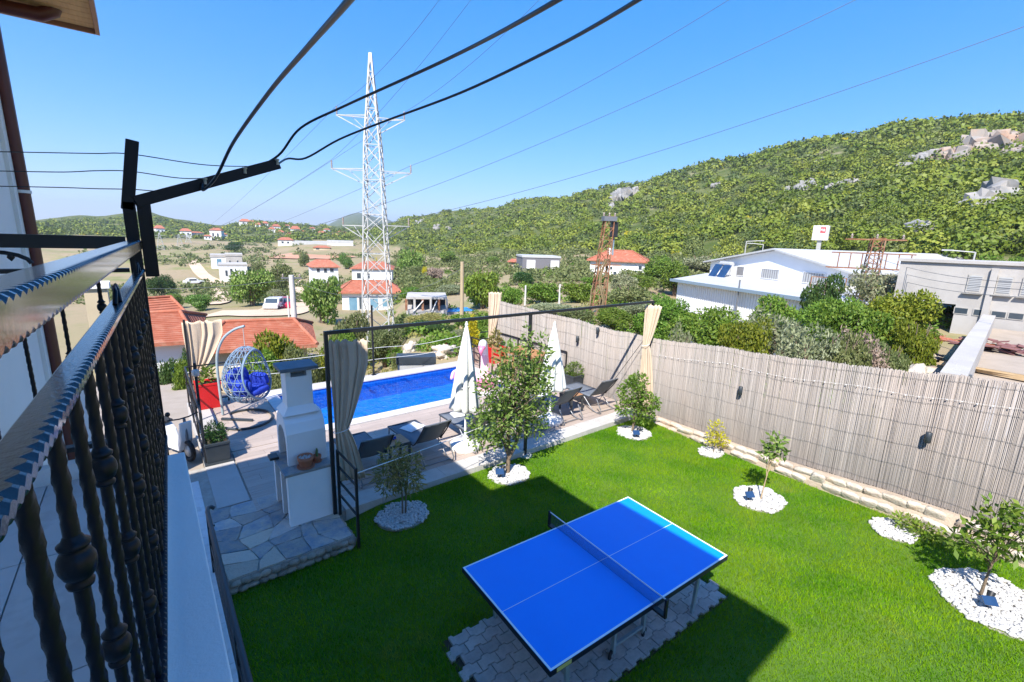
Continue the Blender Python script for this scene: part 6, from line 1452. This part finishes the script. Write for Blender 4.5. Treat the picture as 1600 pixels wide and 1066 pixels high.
vn.build('vine', m_vine, t)
t, H, p = rustmast(1352, 37, 455, 372, .40, .30, .15, 'rusty transformer mast with crossbars in front of the warehouse roof')
for z, wd in ((.98, 1.5), (.80, 2.1), (.60, 2.3)):
    for y in (-.3, .3): MB().bar((-wd, y, H*z), (wd, y, H*z), .07).build('crossbar', m_rust, t)
for k, x in enumerate((-1.3, 0, 1.3)): MB().lathe([(.03, 0), (.08, .07), (.03, .14), (.08, .2), (.02, .3)], (x, -.3, H*.98+.03), 8).build('insulator', m_insul, t)
for x in np.linspace(-1.8, 1.9, 7): MB().bar((x, -.3, H*.60), (x, -.3, H*.80), .05).build('hanger', m_rust, t)
MB().box(-3.1, -1.2, -.4, .4, H*.28, H*.30).build('platform', m_rust, t); MB().bar((-3.1, -.4, H*.3), (-3.1, -.4, H*.46), .05).bar((-1.2, -.4, H*.3), (-1.2, -.4, H*.46), .05).bar((-3.1, -.4, H*.46), (-1.2, -.4, H*.46), .05).build('platform_rail', m_rust, t)
def pole(px, yt, yb, D, r, material, label, name='utility_pole', cross=False):
    p = gr(px, yb, D); z0 = min(p.z, float(tz(p.x, p.y))); H = gr(px, yt, D).z-z0; t = thing(name, (p.x, p.y, z0), label, 'pole', None, bearing(p)); MB().tube([(0, 0, -.3), (0, 0, H)], [r, r*.75], 12).build('shaft', material, t)
    if cross:
        MB().bar((-.5, 0, H-.15), (.5, 0, H-.15), .07).build('crossbar', m_galvdark, t)
        for x in (-.4, .4): MB().lathe([(.02, 0), (.05, .05), (.025, .1), (.05, .14), (.01, .18)], (x, 0, H-.11), 8).build('insulator', m_insul, t)
    return t
pole(462, 430, 530, 27, .17, m_concpole, 'pale concrete utility pole left of the pylon', cross=True); pole(721, 409, 540, 26, .13, m_pole, 'brown wooden pole behind the golden conifer'); pole(820, 446, 484, 42, .10, m_concpole, 'short pale post among the shrubs left of the rusty mast'); pole(873, 444, 488, 40, .10, m_concpole, 'slim pale post among the shrubs beside the rusty mast'); pole(1149, 437, 492, 42, .08, m_galvdark, 'thin dark pole in front of the warehouse lean-to'); pole(452, 462, 500, 48, .09, m_concpole, 'small pale post beside the parked van')
wire('thin line from the concrete pole across the fields', gr(462, 436, 27), gr(120, 440, 60), .6, .012); wire('thin line from the concrete pole across the valley to the wooden pole', gr(462, 440, 27), gr(721, 420, 26), 1.2, .010)
for k, y in enumerate((430, 440, 452)): wire(('upper', 'middle', 'lower')[k]+' thin line across the concrete building on the right', gr(1352, 395+12*k, 37), gr(1640, y+14, 24), .4, .010)

# ================================================================== VEHICLES in the valley
def vehicle(px, yb, D, material, label, L=4.4, H=1.5, van=False, rot=0.):
    p = gr(px, yb, D); z0 = float(tz(p.x, p.y)); t = thing('parked_van' if van else 'parked_car', (p.x, p.y, z0), label, 'van' if van else 'car', 'vehicles in the valley', bearing(p)+rot)
    pr = [(-L/2, .35), (-L/2, H*.62), (-L*.42, H*.95), (-L*.36, H), (L*.20, H), (L*.34, H*.62), (L/2, H*.52), (L/2, .35)] if van else [(-L/2, .3), (-L/2, .82), (-L*.40, .9), (-L*.26, H), (L*.08, H), (L*.24, .92), (L*.47, .78), (L/2, .3)]
    n = len(pr); V = [(x, y, z) for y in (-.85, .85) for x, z in pr]; MB().add(V, [tuple(range(n)), tuple(range(2*n-1, n-1, -1))]+[(i, i+n, (i+1) % n+n, (i+1) % n) for i in range(n)]).build('body', material, t, bevel=.08)
    for x in (-L*.31, L*.30):
        for s in (-1, 1):
            w = MB().lathe([(.001, -.1), (.3, -.1), (.33, -.06), (.33, .06), (.3, .1), (.001, .1)], n=14).build('wheel', m_rubber, t); w.location = (x, s*.80, .33); w.rotation_euler = (R(90), 0, 0)
    for s in (-1, 1): MB().box(-L*.25, L*.10, s*.856-.004, s*.856+.004, H*.64, H*.9).build('window', m_glass, t)
    MB().add([(L*(.205 if van else .09), y, H*.97) for y in (-.7, .7)]+[(L*(.335 if van else .235), y, H*.64) for y in (.7, -.7)], [(0, 1, 2, 3)]).shift((.012, 0, .02)).build('windscreen', m_glass, t)
    for s in (-1, 1): MB().box(L/2-.03, L/2+.02, s*.6-.15, s*.6+.15, .58, .70).build('headlight', m_vinyl, t)
vehicle(428, 478, 66, m_scooter, 'white van parked on the dirt road beside the round tree', 3.4, 1.5, True, R(-105)); vehicle(443, 476, 68, m_carred, 'red and dark car parked beside the white van', 4.2, 1.45, False, R(-80)); vehicle(301, 422, 135, m_scooter, 'small white car standing alone in the dry field', 4.2, 1.45, False, R(10))
vehicle(258, 589, 22, m_carblue, 'dark car in the shade under the nearest tiled roof', 4.2, 1.45, False, R(20))
bx = gz(662, 585, .0); ub = thing('utility_cabinet', (bx.x*1.02, bx.y*1.06, float(tz(bx.x*1.02, bx.y*1.06))), 'grey outdoor unit box standing behind the far edge of the pool', 'cabinet', None, bearing(bx)); MB().box(-.62, .62, 0, .5, -.2, .55).build('body', m_galv, ub); MB().box(-.66, .66, -.04, .54, .551, .80).build('lid', m_dark, ub)
# pale track on the fields and road
def ribbon(name, pts, w, material, lift=.12):
    P = [at_t(*q) for q in pts]; P = spline(P, 12*(len(P)-1)); V = []
    for i, p in enumerate(P):
        d = (P[min(i+1, len(P)-1)]-P[max(i-1, 0)]); d.z = 0; d.normalize(); n_ = Vector((-d.y, d.x, 0)); k = w if np.isscalar(w) else w[0]+(w[1]-w[0])*i/len(P)
        for s in (-1, 0, 1): q = p+n_*k*s/2; V.append((q.x, q.y, float(tz(q.x, q.y))+lift))
    F = [(i*3+k, i*3+k+1, (i+1)*3+k+1, (i+1)*3+k) for i in range(len(P)-1) for k in range(2)]
    return struct(MB().add(V, F).build(name, material))
m_track = mat('dirt_track', (.56, .43, .31), (.48, .36, .26), .3, rough=1); m_redsoil = mat('red_soil', (.46, .22, .13), (.40, .25, .17), .08, rough=1)
ribbon('dirt_track', [(300, 408), (312, 425), (340, 445), (352, 458), (338, 472), (320, 478)], (3., 4.), m_track, .2)
ribbon('dirt_road', [(330, 492), (380, 490), (430, 490), (455, 478), (452, 462), (448, 440)], (6., 6.), m_track, .15)
ribbon('earth_bank', [(432, 400), (470, 402), (500, 402), (535, 404)], (16., 14.), m_redsoil, .4)
# ================================================================== VEGETATION LIBRARY (unit crowns, shared meshes)
def unit_crown(name, n, l, w, seed, squash=.8, nl=9):
    rg = random.Random(seed); rng = np.random.default_rng(seed); lobes = [(0, 0, .8*squash, (.62, .62, .6*squash))]
    for i in range(nl):
        a = 2*math.pi*i/nl+rg.uniform(-.4, .4); q = rg.uniform(.35, .68); lobes.append((q*math.cos(a), q*math.sin(a), rg.uniform(.35, 1.25)*squash, (rg.uniform(.26, .42),)*2+(rg.uniform(.24, .4)*squash,)))
    return crown_mesh(name, lobes, n, l, w, rng, LEAF['fresh'], shell=.6, spread=.5, zmin=.02, plate=.6)
FINE = [unit_crown('crown', 7000, .085, .05, 100+i, (.85, .7, 1.0, .6)[i]) for i in range(4)]
COARSE = [unit_crown('crown', 3600, .105, .07, 200+i, (.85, .7, 1.0, .6)[i]) for i in range(4)]
WISPY = [unit_crown('crown', 2600, .11, .045, 300+i, (.9, .75)[i], 12) for i in range(2)]
ZMAX = {m_.name: max(v.co.z for v in m_.vertices)*.97 for m_ in FINE+COARSE+WISPY}
tk = MB()
for i in range(5):
    a = i*1.256; tk.tube([(0.02*math.cos(a), .02*math.sin(a), -.15), (.10*math.cos(a), .10*math.sin(a), .35), (.38*math.cos(a), .38*math.sin(a), .95)], [.055, .04, .012], 6)
TRUNK = tk.build('trunk', m_bark, me_only=True)
def bush(px, yc, D, wpx, kind, label, lib=None, hf=1., name='shrub', group=None, x=None, y=None, wm=None, sink=.0, cat=None, hm=None):
    if x is None:
        p = gr(px, yc, D); x, y = p.x, p.y
    else: D = math.hypot(x, y)
    z = float(tz(x, y)); r = wm/2 if wm else wpx*D/FPX/2*.97
    lib = lib or (FINE if D < 34 else COARSE); cat = cat or ('tree' if name.endswith('tree') else 'shrub')
    cm_ = random.choice(lib)
    if hm is not None: hf = hm/(ZMAX[cm_.name]*r)
    t = thing(name, (x, y, z-sink), label, cat, group, random.uniform(0, 6.28))
    tr = meshobj('trunk', TRUNK, None, t); tr.scale = (r, r, r*hf)
    c = meshobj('crown', cm_, None, t); c.scale = (r, r, r*hf)
    c.material_slots[0].link = 'OBJECT'; c.material_slots[0].material = LEAF[kind]; return t
def bush_top(px, ytop, D, wpx, kind, label, **k):
    """height from the photo: crown top at row ytop"""
    p = gr(px, ytop, D); z = float(tz(p.x, p.y)); H = p.z-z; r = wpx*D/FPX/2*.97
    return bush(px, ytop, D, wpx, kind, label, hm=max(.3*r, H), **k)
# right of the garden, behind the reed fence
B = [(1040, 462, 24, 90, 'fresh', 'bright green shrub just right of the pergola corner'), (1105, 478, 17, 120, 'fresh', 'round fresh green shrub behind the fence below the warehouse corner'), (1165, 494, 15.5, 80, 'yellowgreen', 'yellowish shrub between the round green and the silvery shrub'),
     (1225, 478, 18, 130, 'grey', 'large silvery leaved shrub behind the fence'), (1275, 500, 15, 100, 'grey', 'second silvery shrub close behind the fence'), (1215, 462, 26, 90, 'fresh', 'leafy green shrub under the warehouse lean-to'), (1300, 462, 24, 90, 'fresh', 'green shrub below the umbrella pine'),
     (1345, 470, 21, 90, 'fresh', 'green shrub left of the big yellow green bush'), (1408, 450, 23, 96, 'yellowgreen', 'biggest yellow green bush left of the concrete building'), (1350, 512, 16, 70, 'dry', 'dry brown leafless bush in front of the yellow green bush'), (1320, 520, 15, 80, 'olive', 'low olive shrub at the fence by the dry bush'), (1440, 500, 20, 60, 'yellowgreen', 'low yellow green clump beside the yard wall'),
     (1395, 535, 17, 60, 'olive', 'low weeds by the pale rocks near the yard wall'), (1070, 500, 15, 50, 'grey', 'small grey green shrub behind the curtain corner')]
for px, yt, D, w, k, l in B: bush_top(px, yt, D, w, k, l, group='shrubs behind the reed fence', lib=WISPY if k in ('grey', 'dry') else None)
bush_top(1292, 425, 30, 54, 'dark', 'umbrella pine with a flat dark crown in front of the warehouse', name='pine_tree'); bush_top(1385, 412, 34, 90, 'grey', 'thin pale leaved tree beside the rusty transformer mast', name='wispy_tree', lib=WISPY)
bush_top(1030, 398, 70, 60, 'fresh', 'dark fresh green tree right of the orange roofed house', name='round_tree'); bush_top(1060, 405, 60, 60, 'fresh', 'green tree left of the warehouse corner', name='round_tree'); bush_top(1095, 400, 78, 60, 'grey', 'greyish tree above the warehouse lean-to corner', name='round_tree')
# behind the fence, centre
Cn = [(755, 421, 46, 74, 'fresh', 'large bright green round tree left of the reed fence end', 'round_tree'), (800, 447, 40, 48, 'fresh', 'smaller bright green tree right of the large round tree', 'round_tree'), (850, 440, 44, 70, 'fresh', 'green shrubby tree behind the thin pale posts', 'round_tree'), (905, 440, 40, 60, 'fresh', 'green shrub left of the rusty mast foot', 'shrub'), (860, 472, 30, 90, 'grey', 'grey green shrub above the reed fence centre', 'shrub'), (985, 447, 38, 90, 'olive', 'olive shrub right of the rusty mast', 'shrub'), (960, 480, 24, 80, 'fresh', 'leafy shrub at the fence right of the rusty mast', 'shrub'), (1000, 470, 30, 70, 'grey', 'pale shrub near the pergola corner', 'shrub'), (900, 482, 26, 80, 'olive', 'low olive shrub left of the rusty mast', 'shrub'), (820, 425, 62, 40, 'dark', 'small dark tree in front of the grey box building', 'round_tree'), (975, 428, 55, 50, 'grey', 'pale flowering tree in front of the orange roofed house', 'wispy_tree'), (930, 432, 60, 50, 'fresh', 'green tree left of the orange roofed house', 'round_tree'), (1000, 430, 58, 55, 'fresh', 'green tree at the right end of the orange roofed house', 'round_tree')]
for px, yt, D, w, k, l, nmx in Cn: bush_top(px, yt, D, w, k, l, name=nmx, group='trees and shrubs beyond the reed fence')
# behind the pool
Pn = [(600, 505, 24, 80, 'olive', 'grey olive shrub at the foot of the pylon', 'shrub'), (545, 488, 28, 80, 'olive', 'olive shrub left of the pylon foot', 'shrub'), (530, 515, 22, 70, 'fresh', 'green shrub left of the tall curtain', 'shrub'), (650, 503, 25, 90, 'dark', 'dark green shrub right of the pylon foot', 'shrub'), (690, 508, 24, 60, 'dark', 'dark shrub left of the golden conifer', 'shrub'), (665, 490, 30, 70, 'gold', 'brownish green shrub behind the far pool edge', 'shrub'), (740, 492, 24, 70, 'fresh', 'green shrub between wooden pole and fence end', 'shrub'), (702, 530, 19, 26, 'red', 'small pink flowering bush beyond the pool corner', 'shrub'), (722, 512, 21, 40, 'grey', 'pale shrub behind the corner railing', 'shrub'), (625, 552, 17.5, 40, 'olive', 'small olive shrub just behind the pool', 'shrub'),
      (435, 512, 18, 100, 'yellowgreen', 'large yellow green bush between hanging chair and barbecue chimney', 'shrub'), (395, 545, 17, 70, 'fresh', 'green bush behind the egg chair', 'shrub'), (470, 540, 17, 70, 'olive', 'olive bush beside the barbecue chimney', 'shrub'), (505, 540, 18, 50, 'yellowgreen', 'yellowish bush between chimney and curtain', 'shrub'), (440, 580, 15.5, 70, 'olive', 'grey green weeds behind the barbecue', 'shrub'),
      (285, 560, 19, 40, 'fresh', 'small green tree by the street under the tiled roof', 'shrub'), (252, 560, 21, 50, 'dark', 'dark bush by the street at the railing', 'shrub'), (300, 538, 22, 30, 'dark', 'small dark bush between the two tiled roofs', 'shrub')]
for px, yt, D, w, k, l, nmx in Pn: bush_top(px, yt, D, w, k, l, name=nmx, group='shrubs beyond the pool')
# valley trees
Vn = [(390, 420, 72, 66, 'tree', 'large round green tree in the valley above the tiled roofs', 'round_tree'), (435, 412, 92, 40, 'olive', 'brownish round tree behind the parked van', 'round_tree'), (398, 408, 110, 26, 'olive', 'olive tree above the large round valley tree', 'round_tree'), (500, 433, 52, 70, 'tree', 'large dark green tree right of the concrete pole', 'round_tree'), (310, 459, 70, 34, 'tree', 'pair of low green bushes in the dry field', 'shrub'), (272, 458, 75, 22, 'tree', 'round bush above the nearest orange roof', 'shrub'), (475, 396, 160, 18, 'olive', 'round olive tree below the red earth bank', 'round_tree'), (540, 394, 150, 26, 'tree', 'dark tree right of the red earth bank', 'round_tree'), (640, 388, 120, 48, 'tree', 'dark round tree at the foot of the hill right of the pylon', 'round_tree'), (652, 415, 95, 32, 'olive', 'grey olive tree on the slope right of the pylon', 'round_tree'), (680, 418, 85, 36, 'dry', 'bare brownish tree right of the grey olive', 'wispy_tree'), (665, 416, 90, 14, 'yellow', 'yellow flowering bush between two slope trees', 'shrub'), (700, 392, 130, 36, 'tree', 'round dark tree left of the grey box building', 'round_tree'), (770, 400, 115, 32, 'tree', 'round green tree below the scrub hill', 'round_tree'), (586, 402, 110, 12, 'yellow', 'yellow bush between the pylon legs', 'shrub'), (520, 430, 88, 20, 'tree', 'dark tree beside the tall white house', 'round_tree'), (432, 452, 86, 24, 'grey', 'pale green tree behind the parked van', 'round_tree'), (365, 378, 260, 26, 'dark', 'dark round tree far beyond the modern villa', 'round_tree'), (640, 448, 60, 40, 'fresh', 'fresh green shrub right of the bungalow', 'shrub'), (700, 445, 62, 50, 'grey', 'grey green shrub above the building site', 'shrub'), (260, 428, 110, 22, 'dark', 'dark hedge bush at the corner post', 'shrub'), (240, 432, 100, 24, 'dark', 'dark hedge bush touching the corner post', 'shrub')]
for px, yt, D, w, k, l, nmx in Vn: bush_top(px, yt, D, w, k, l, name=nmx, group='trees in the valley')
# countless small field bushes and weeds: one mass
def scatter_mass(name, label, pts, keys, rng, leaves_per, size, cat):
    """pts: list of (x,y,z,r,h)"""
    Vs, Fs, Ts = [], [], []; c = 0
    for x, y, z, r, h in pts:
        n = leaves_per; u = rng.normal(0, 1, (n, 3)); u[:, 2] = np.abs(u[:, 2]); u /= np.linalg.norm(u, axis=1)[:, None]
        P = u*(.5+.5*rng.random((n, 1)))*[r, r, h]; N = u.copy(); N[:, 2] += .3
        V, F, t = leaves(P, N, size*r, size*r*.75, rng, .5, 0., .6); V += [x, y, z]; Vs.append(V); Fs.append(F+c); Ts.append(np.clip(t*.6+rng.uniform(0, .4), 0, 1)); c += len(V)
    me = npmesh(name, np.concatenate(Vs), np.concatenate(Fs), np.concatenate(Ts)); me.materials.append(LEAF[keys]); o = meshobj(name, me); return tag(o, label, cat, kind='stuff')
rng = np.random.default_rng(17)
def field_pts(n, rmin, rmax, r0, r1, umin, umax, cl=None):
    out = []
    while len(out) < n:
        u = rng.uniform(umin, umax); th = math.atan((u-800)/FPX); r = math.exp(rng.uniform(math.log(rmin), math.log(rmax))); a = HEAD-th; x, y = r*math.cos(a), r*math.sin(a)
        if hillmask(np.array([x]), np.array([y]))[0] > .5: continue
        if cl and math.sin(x*cl)+math.sin(y*cl*1.3+1) < .2: continue
        if x < 11 and y < 14.5 or (x < 1.5 and y < 24): continue
        if 12 < x < 32 and y < 3.6: continue
        s = rng.uniform(r0, r1)*(.5+r/160); out.append((x, y, float(tz(x, y)), s, s*rng.uniform(.5, .9)))
    return out
scatter_mass('field_weeds', 'scattered low green weeds over the dry fields', field_pts(520, 40, 330, .6, 1.5, -100, 640, .05), 'olive', rng, 40, .42, 'weeds')
scatter_mass('scrub_growth', 'tangle of low green growth between houses and fence', field_pts(420, 14, 110, .5, 1.2, 600, 1700), 'fresh', rng, 150, .26, 'undergrowth')
scatter_mass('slope_bushes', 'dense green bushes on the lower slopes between the houses', field_pts(520, 62, 210, .9, 1.9, 610, 1120), 'olive', rng, 90, .3, 'undergrowth')
scatter_mass('dry_grass', 'yellowish dry grass and flowers beyond the pool', field_pts(260, 15, 45, .3, .7, 480, 1500), 'gold', rng, 60, .35, 'dry grass')
# hillside maquis: reads as one mass
def hill(n, keyname, seed, smin, smax, label, frac):
    rg = np.random.default_rng(seed); k = 0; Vs = []; Fs = []; Ts = []; c = 0
    u = rg.uniform(-150, 1750, n*6); r = np.exp(rg.uniform(math.log(60), math.log(640), n*6)); a = HEAD-np.arctan((u-800)/FPX); x = r*np.cos(a); y = r*np.sin(a)
    m = hillmask(x, y) > .5; wgt = np.minimum(1, (r/330)**1.15); m &= rg.random(len(r)) < wgt; x, y, r, u = x[m][:n], y[m][:n], r[m][:n], u[m][:n]; z = tz(x, y)
    far_ = (u < 600)
    for i in range(len(x)):
        s = rg.uniform(smin, smax)*(1.25 if far_[i] else 1.); nn = 560 if r[i] < 115 else 170 if r[i] < 230 else 60
        q = rg.normal(0, 1, (nn, 3)); q[:, 2] = np.abs(q[:, 2])*.9; q /= np.linalg.norm(q, axis=1)[:, None]
        lump = 1+.28*np.sin(q[:, :1]*5+i)*np.cos(q[:, 1:2]*4+i*.7); P = q*(.80+.20*rg.random((nn, 1)))*lump*[s, s, s*.85]; N = q.copy(); N[:, 2] += .2
        l = s*{560: .135, 170: .26, 60: .42}[nn]; V, F, t = leaves(P-N*l*.2, N, l, l*.85, rg, .32, 0., .8); V += [x[i], y[i], z[i]]; Vs.append(V); Fs.append(F+c); Ts.append(np.clip(t*.3+rg.uniform(0, .7), 0, 1)); c += len(V)
    me = npmesh('hillside_scrub', np.concatenate(Vs), np.concatenate(Fs), np.concatenate(Ts)); me.materials.append(LEAF[keyname]); tag(meshobj('hillside_scrub', me), label, 'scrub', kind='stuff')
LEAF['hillA'] = leafmat('maquis_leaf', (.085, .135, .012), (.155, .20, .02), (.25, .27, .034), trans=.15, objvar=0, hue=0)
LEAF['hillB'] = leafmat('maquis_dark_leaf', (.06, .10, .022), (.11, .145, .034), (.175, .20, .055), trans=.15, objvar=0, hue=0)
hill(4600, 'hillA', 401, 1.7, 3.8, 'dense green scrub covering the hillsides', 1); hill(3000, 'hillB', 402, 1.4, 3.2, 'darker olive scrub scattered over the hillsides', 1); hill(170, 'yellow', 403, .8, 1.6, 'yellow flowering broom dotted over the hillsides', 1)
# rock outcrops on the hill and rubble by the yard
RK = [(1556, 312, 46, 42, 'largest grey boulder high on the right of the hill', 0), (1525, 330, 34, 34, 'grey boulder leaning beside the largest one on the hill', 0), (1436, 372, 34, 22, 'pale grey rock low on the hill above the concrete building', 0), (975, 303, 44, 20, 'pale rock outcrop on the hill above the rusty mast', 0), (955, 318, 16, 22, 'smaller pale rock left below the outcrop above the rusty mast', 0), (684, 352, 14, 16, 'pale rock on the hill right of the pylon', 0), (656, 345, 14, 12, 'small pale rock near the left end of the hill ridge', 0), (1545, 222, 56, 26, 'reddish rock face below the ridge at the upper right', 1), (1500, 242, 60, 20, 'long reddish rock band below the upper right ridge', 1), (1592, 225, 30, 40, 'orange red cliff at the right edge of the hill', 1), (1330, 207, 34, 8, 'pale rocks along the ridge crest', 0), (1262, 292, 56, 14, 'pale rock band in the middle of the hill', 0), (1315, 290, 40, 12, 'second pale rock band right of the first in mid hill', 0), (1445, 245, 30, 20, 'grey rock patch below the upper ridge', 0), (1280, 252, 14, 8, 'small white rock on the upper hillside', 0), (1405, 265, 24, 12, 'grey rock step left below the reddish band', 0), (700, 356, 10, 14, 'second pale rock right of the pylon hill rock', 0), (1120, 290, 14, 8, 'small pale rock left in the middle of the hill', 0)]
for i, (px, yc, w, h_, l, red) in enumerate(RK):
    p = at_t(px, yc+h_*.3, 50); D = math.hypot(p.x, p.y); rw2 = w*D/FPX/2; rh = h_*D/FPX*.62
    rg_ = random.Random(900+i); b0 = MB(); nb = max(5, min(34, int(w*h_/32)+4)) if i > 2 else 6; tocam = Vector((-p.x, -p.y, 0)).normalized(); side = Vector((tocam.y, -tocam.x, 0))
    for k in range(nb):
        u_ = rg_.uniform(-1, 1)*.85; v_ = rg_.uniform(-.9, .9); q = side*(u_*rw2) + tocam*(-v_*rh*1.6); gp = p+q; zz_ = float(tz(gp.x, gp.y)); f = rg_.uniform(.14, .36)*(1-.35*abs(u_))
        if i < 3: f = rg_.uniform(.5, .62); u_ *= .45; v_ *= .4; q = side*(u_*rw2) + tocam*(-v_*rh*1.6)
        sx = max(.8, min(rw2, rh*1.6)*f*1.25); HV, HF = hullmesh(sx*rg_.uniform(.8, 1.5), sx*rg_.uniform(.7, 1.1), sx*rg_.uniform(.8, 1.4), 900+i*40+k); rot_ = Matrix.Rotation(rg_.uniform(0, 6.28), 3, 'Z') @ Matrix.Rotation(rg_.uniform(-.4, .4), 3, 'X')
        b0.add([rot_ @ v + q + Vector((0, 0, zz_-p.z+sx*.25+.8)) for v in HV], HF)
    o = b0.build('rock_outcrop', m_rockred if red else m_rock); o.location = p; tag(o, l, 'rock', 'rocks on the hillside')
for i, (px, yc, D, w, h_, l) in enumerate(((1435, 545, 19, 60, 26, 'pale boulder beside the yard wall behind the fence'), (1400, 568, 16, 80, 22, 'broad pale rock close behind the reed fence'), (694, 558, 17.5, 38, 14, 'pale rocks beyond the pool corner'), (640, 548, 18.5, 18, 9, 'small pale rock behind the pool cabinet'), (500, 510, 30, 60, 20, 'reddish rubble heap left of the pylon'), (1430, 530, 24, 50, 14, 'flat pale rock at the foot of the yellow green clump'))):
    p = gr(px, yc, D); z = float(tz(p.x, p.y)); r_ = w*D/FPX/2; me = rockmesh('boulder', r_, r_*.9, max(.3, h_*D/FPX*.8), 540+i, 3, .55, m_stone if i != 4 else m_rockred, freq=1.8, flat=True); o = meshobj('boulder', me); o.location = (p.x, p.y, z+.1); tag(o, l, 'rock', 'boulders near the garden')

# ================================================================== AIR
hz = MB().box(-6600, 6600, -6600, 6600, -45, 260).build('haze', None)
m, nt, out = newmat('thin_air'); pv_ = nt.nodes.new('ShaderNodeVolumePrincipled'); pv_.inputs['Density'].default_value = .00024; pv_.inputs['Color'].default_value = (.80, .88, 1, 1); pv_.inputs['Anisotropy'].default_value = .2
nt.links.new(pv_.outputs[0], out.inputs['Volume']); hz.data.materials.append(m); hz['kind'] = 'stuff'; hz['label'] = 'thin pale haze in the air over the valley'; hz['category'] = 'haze'
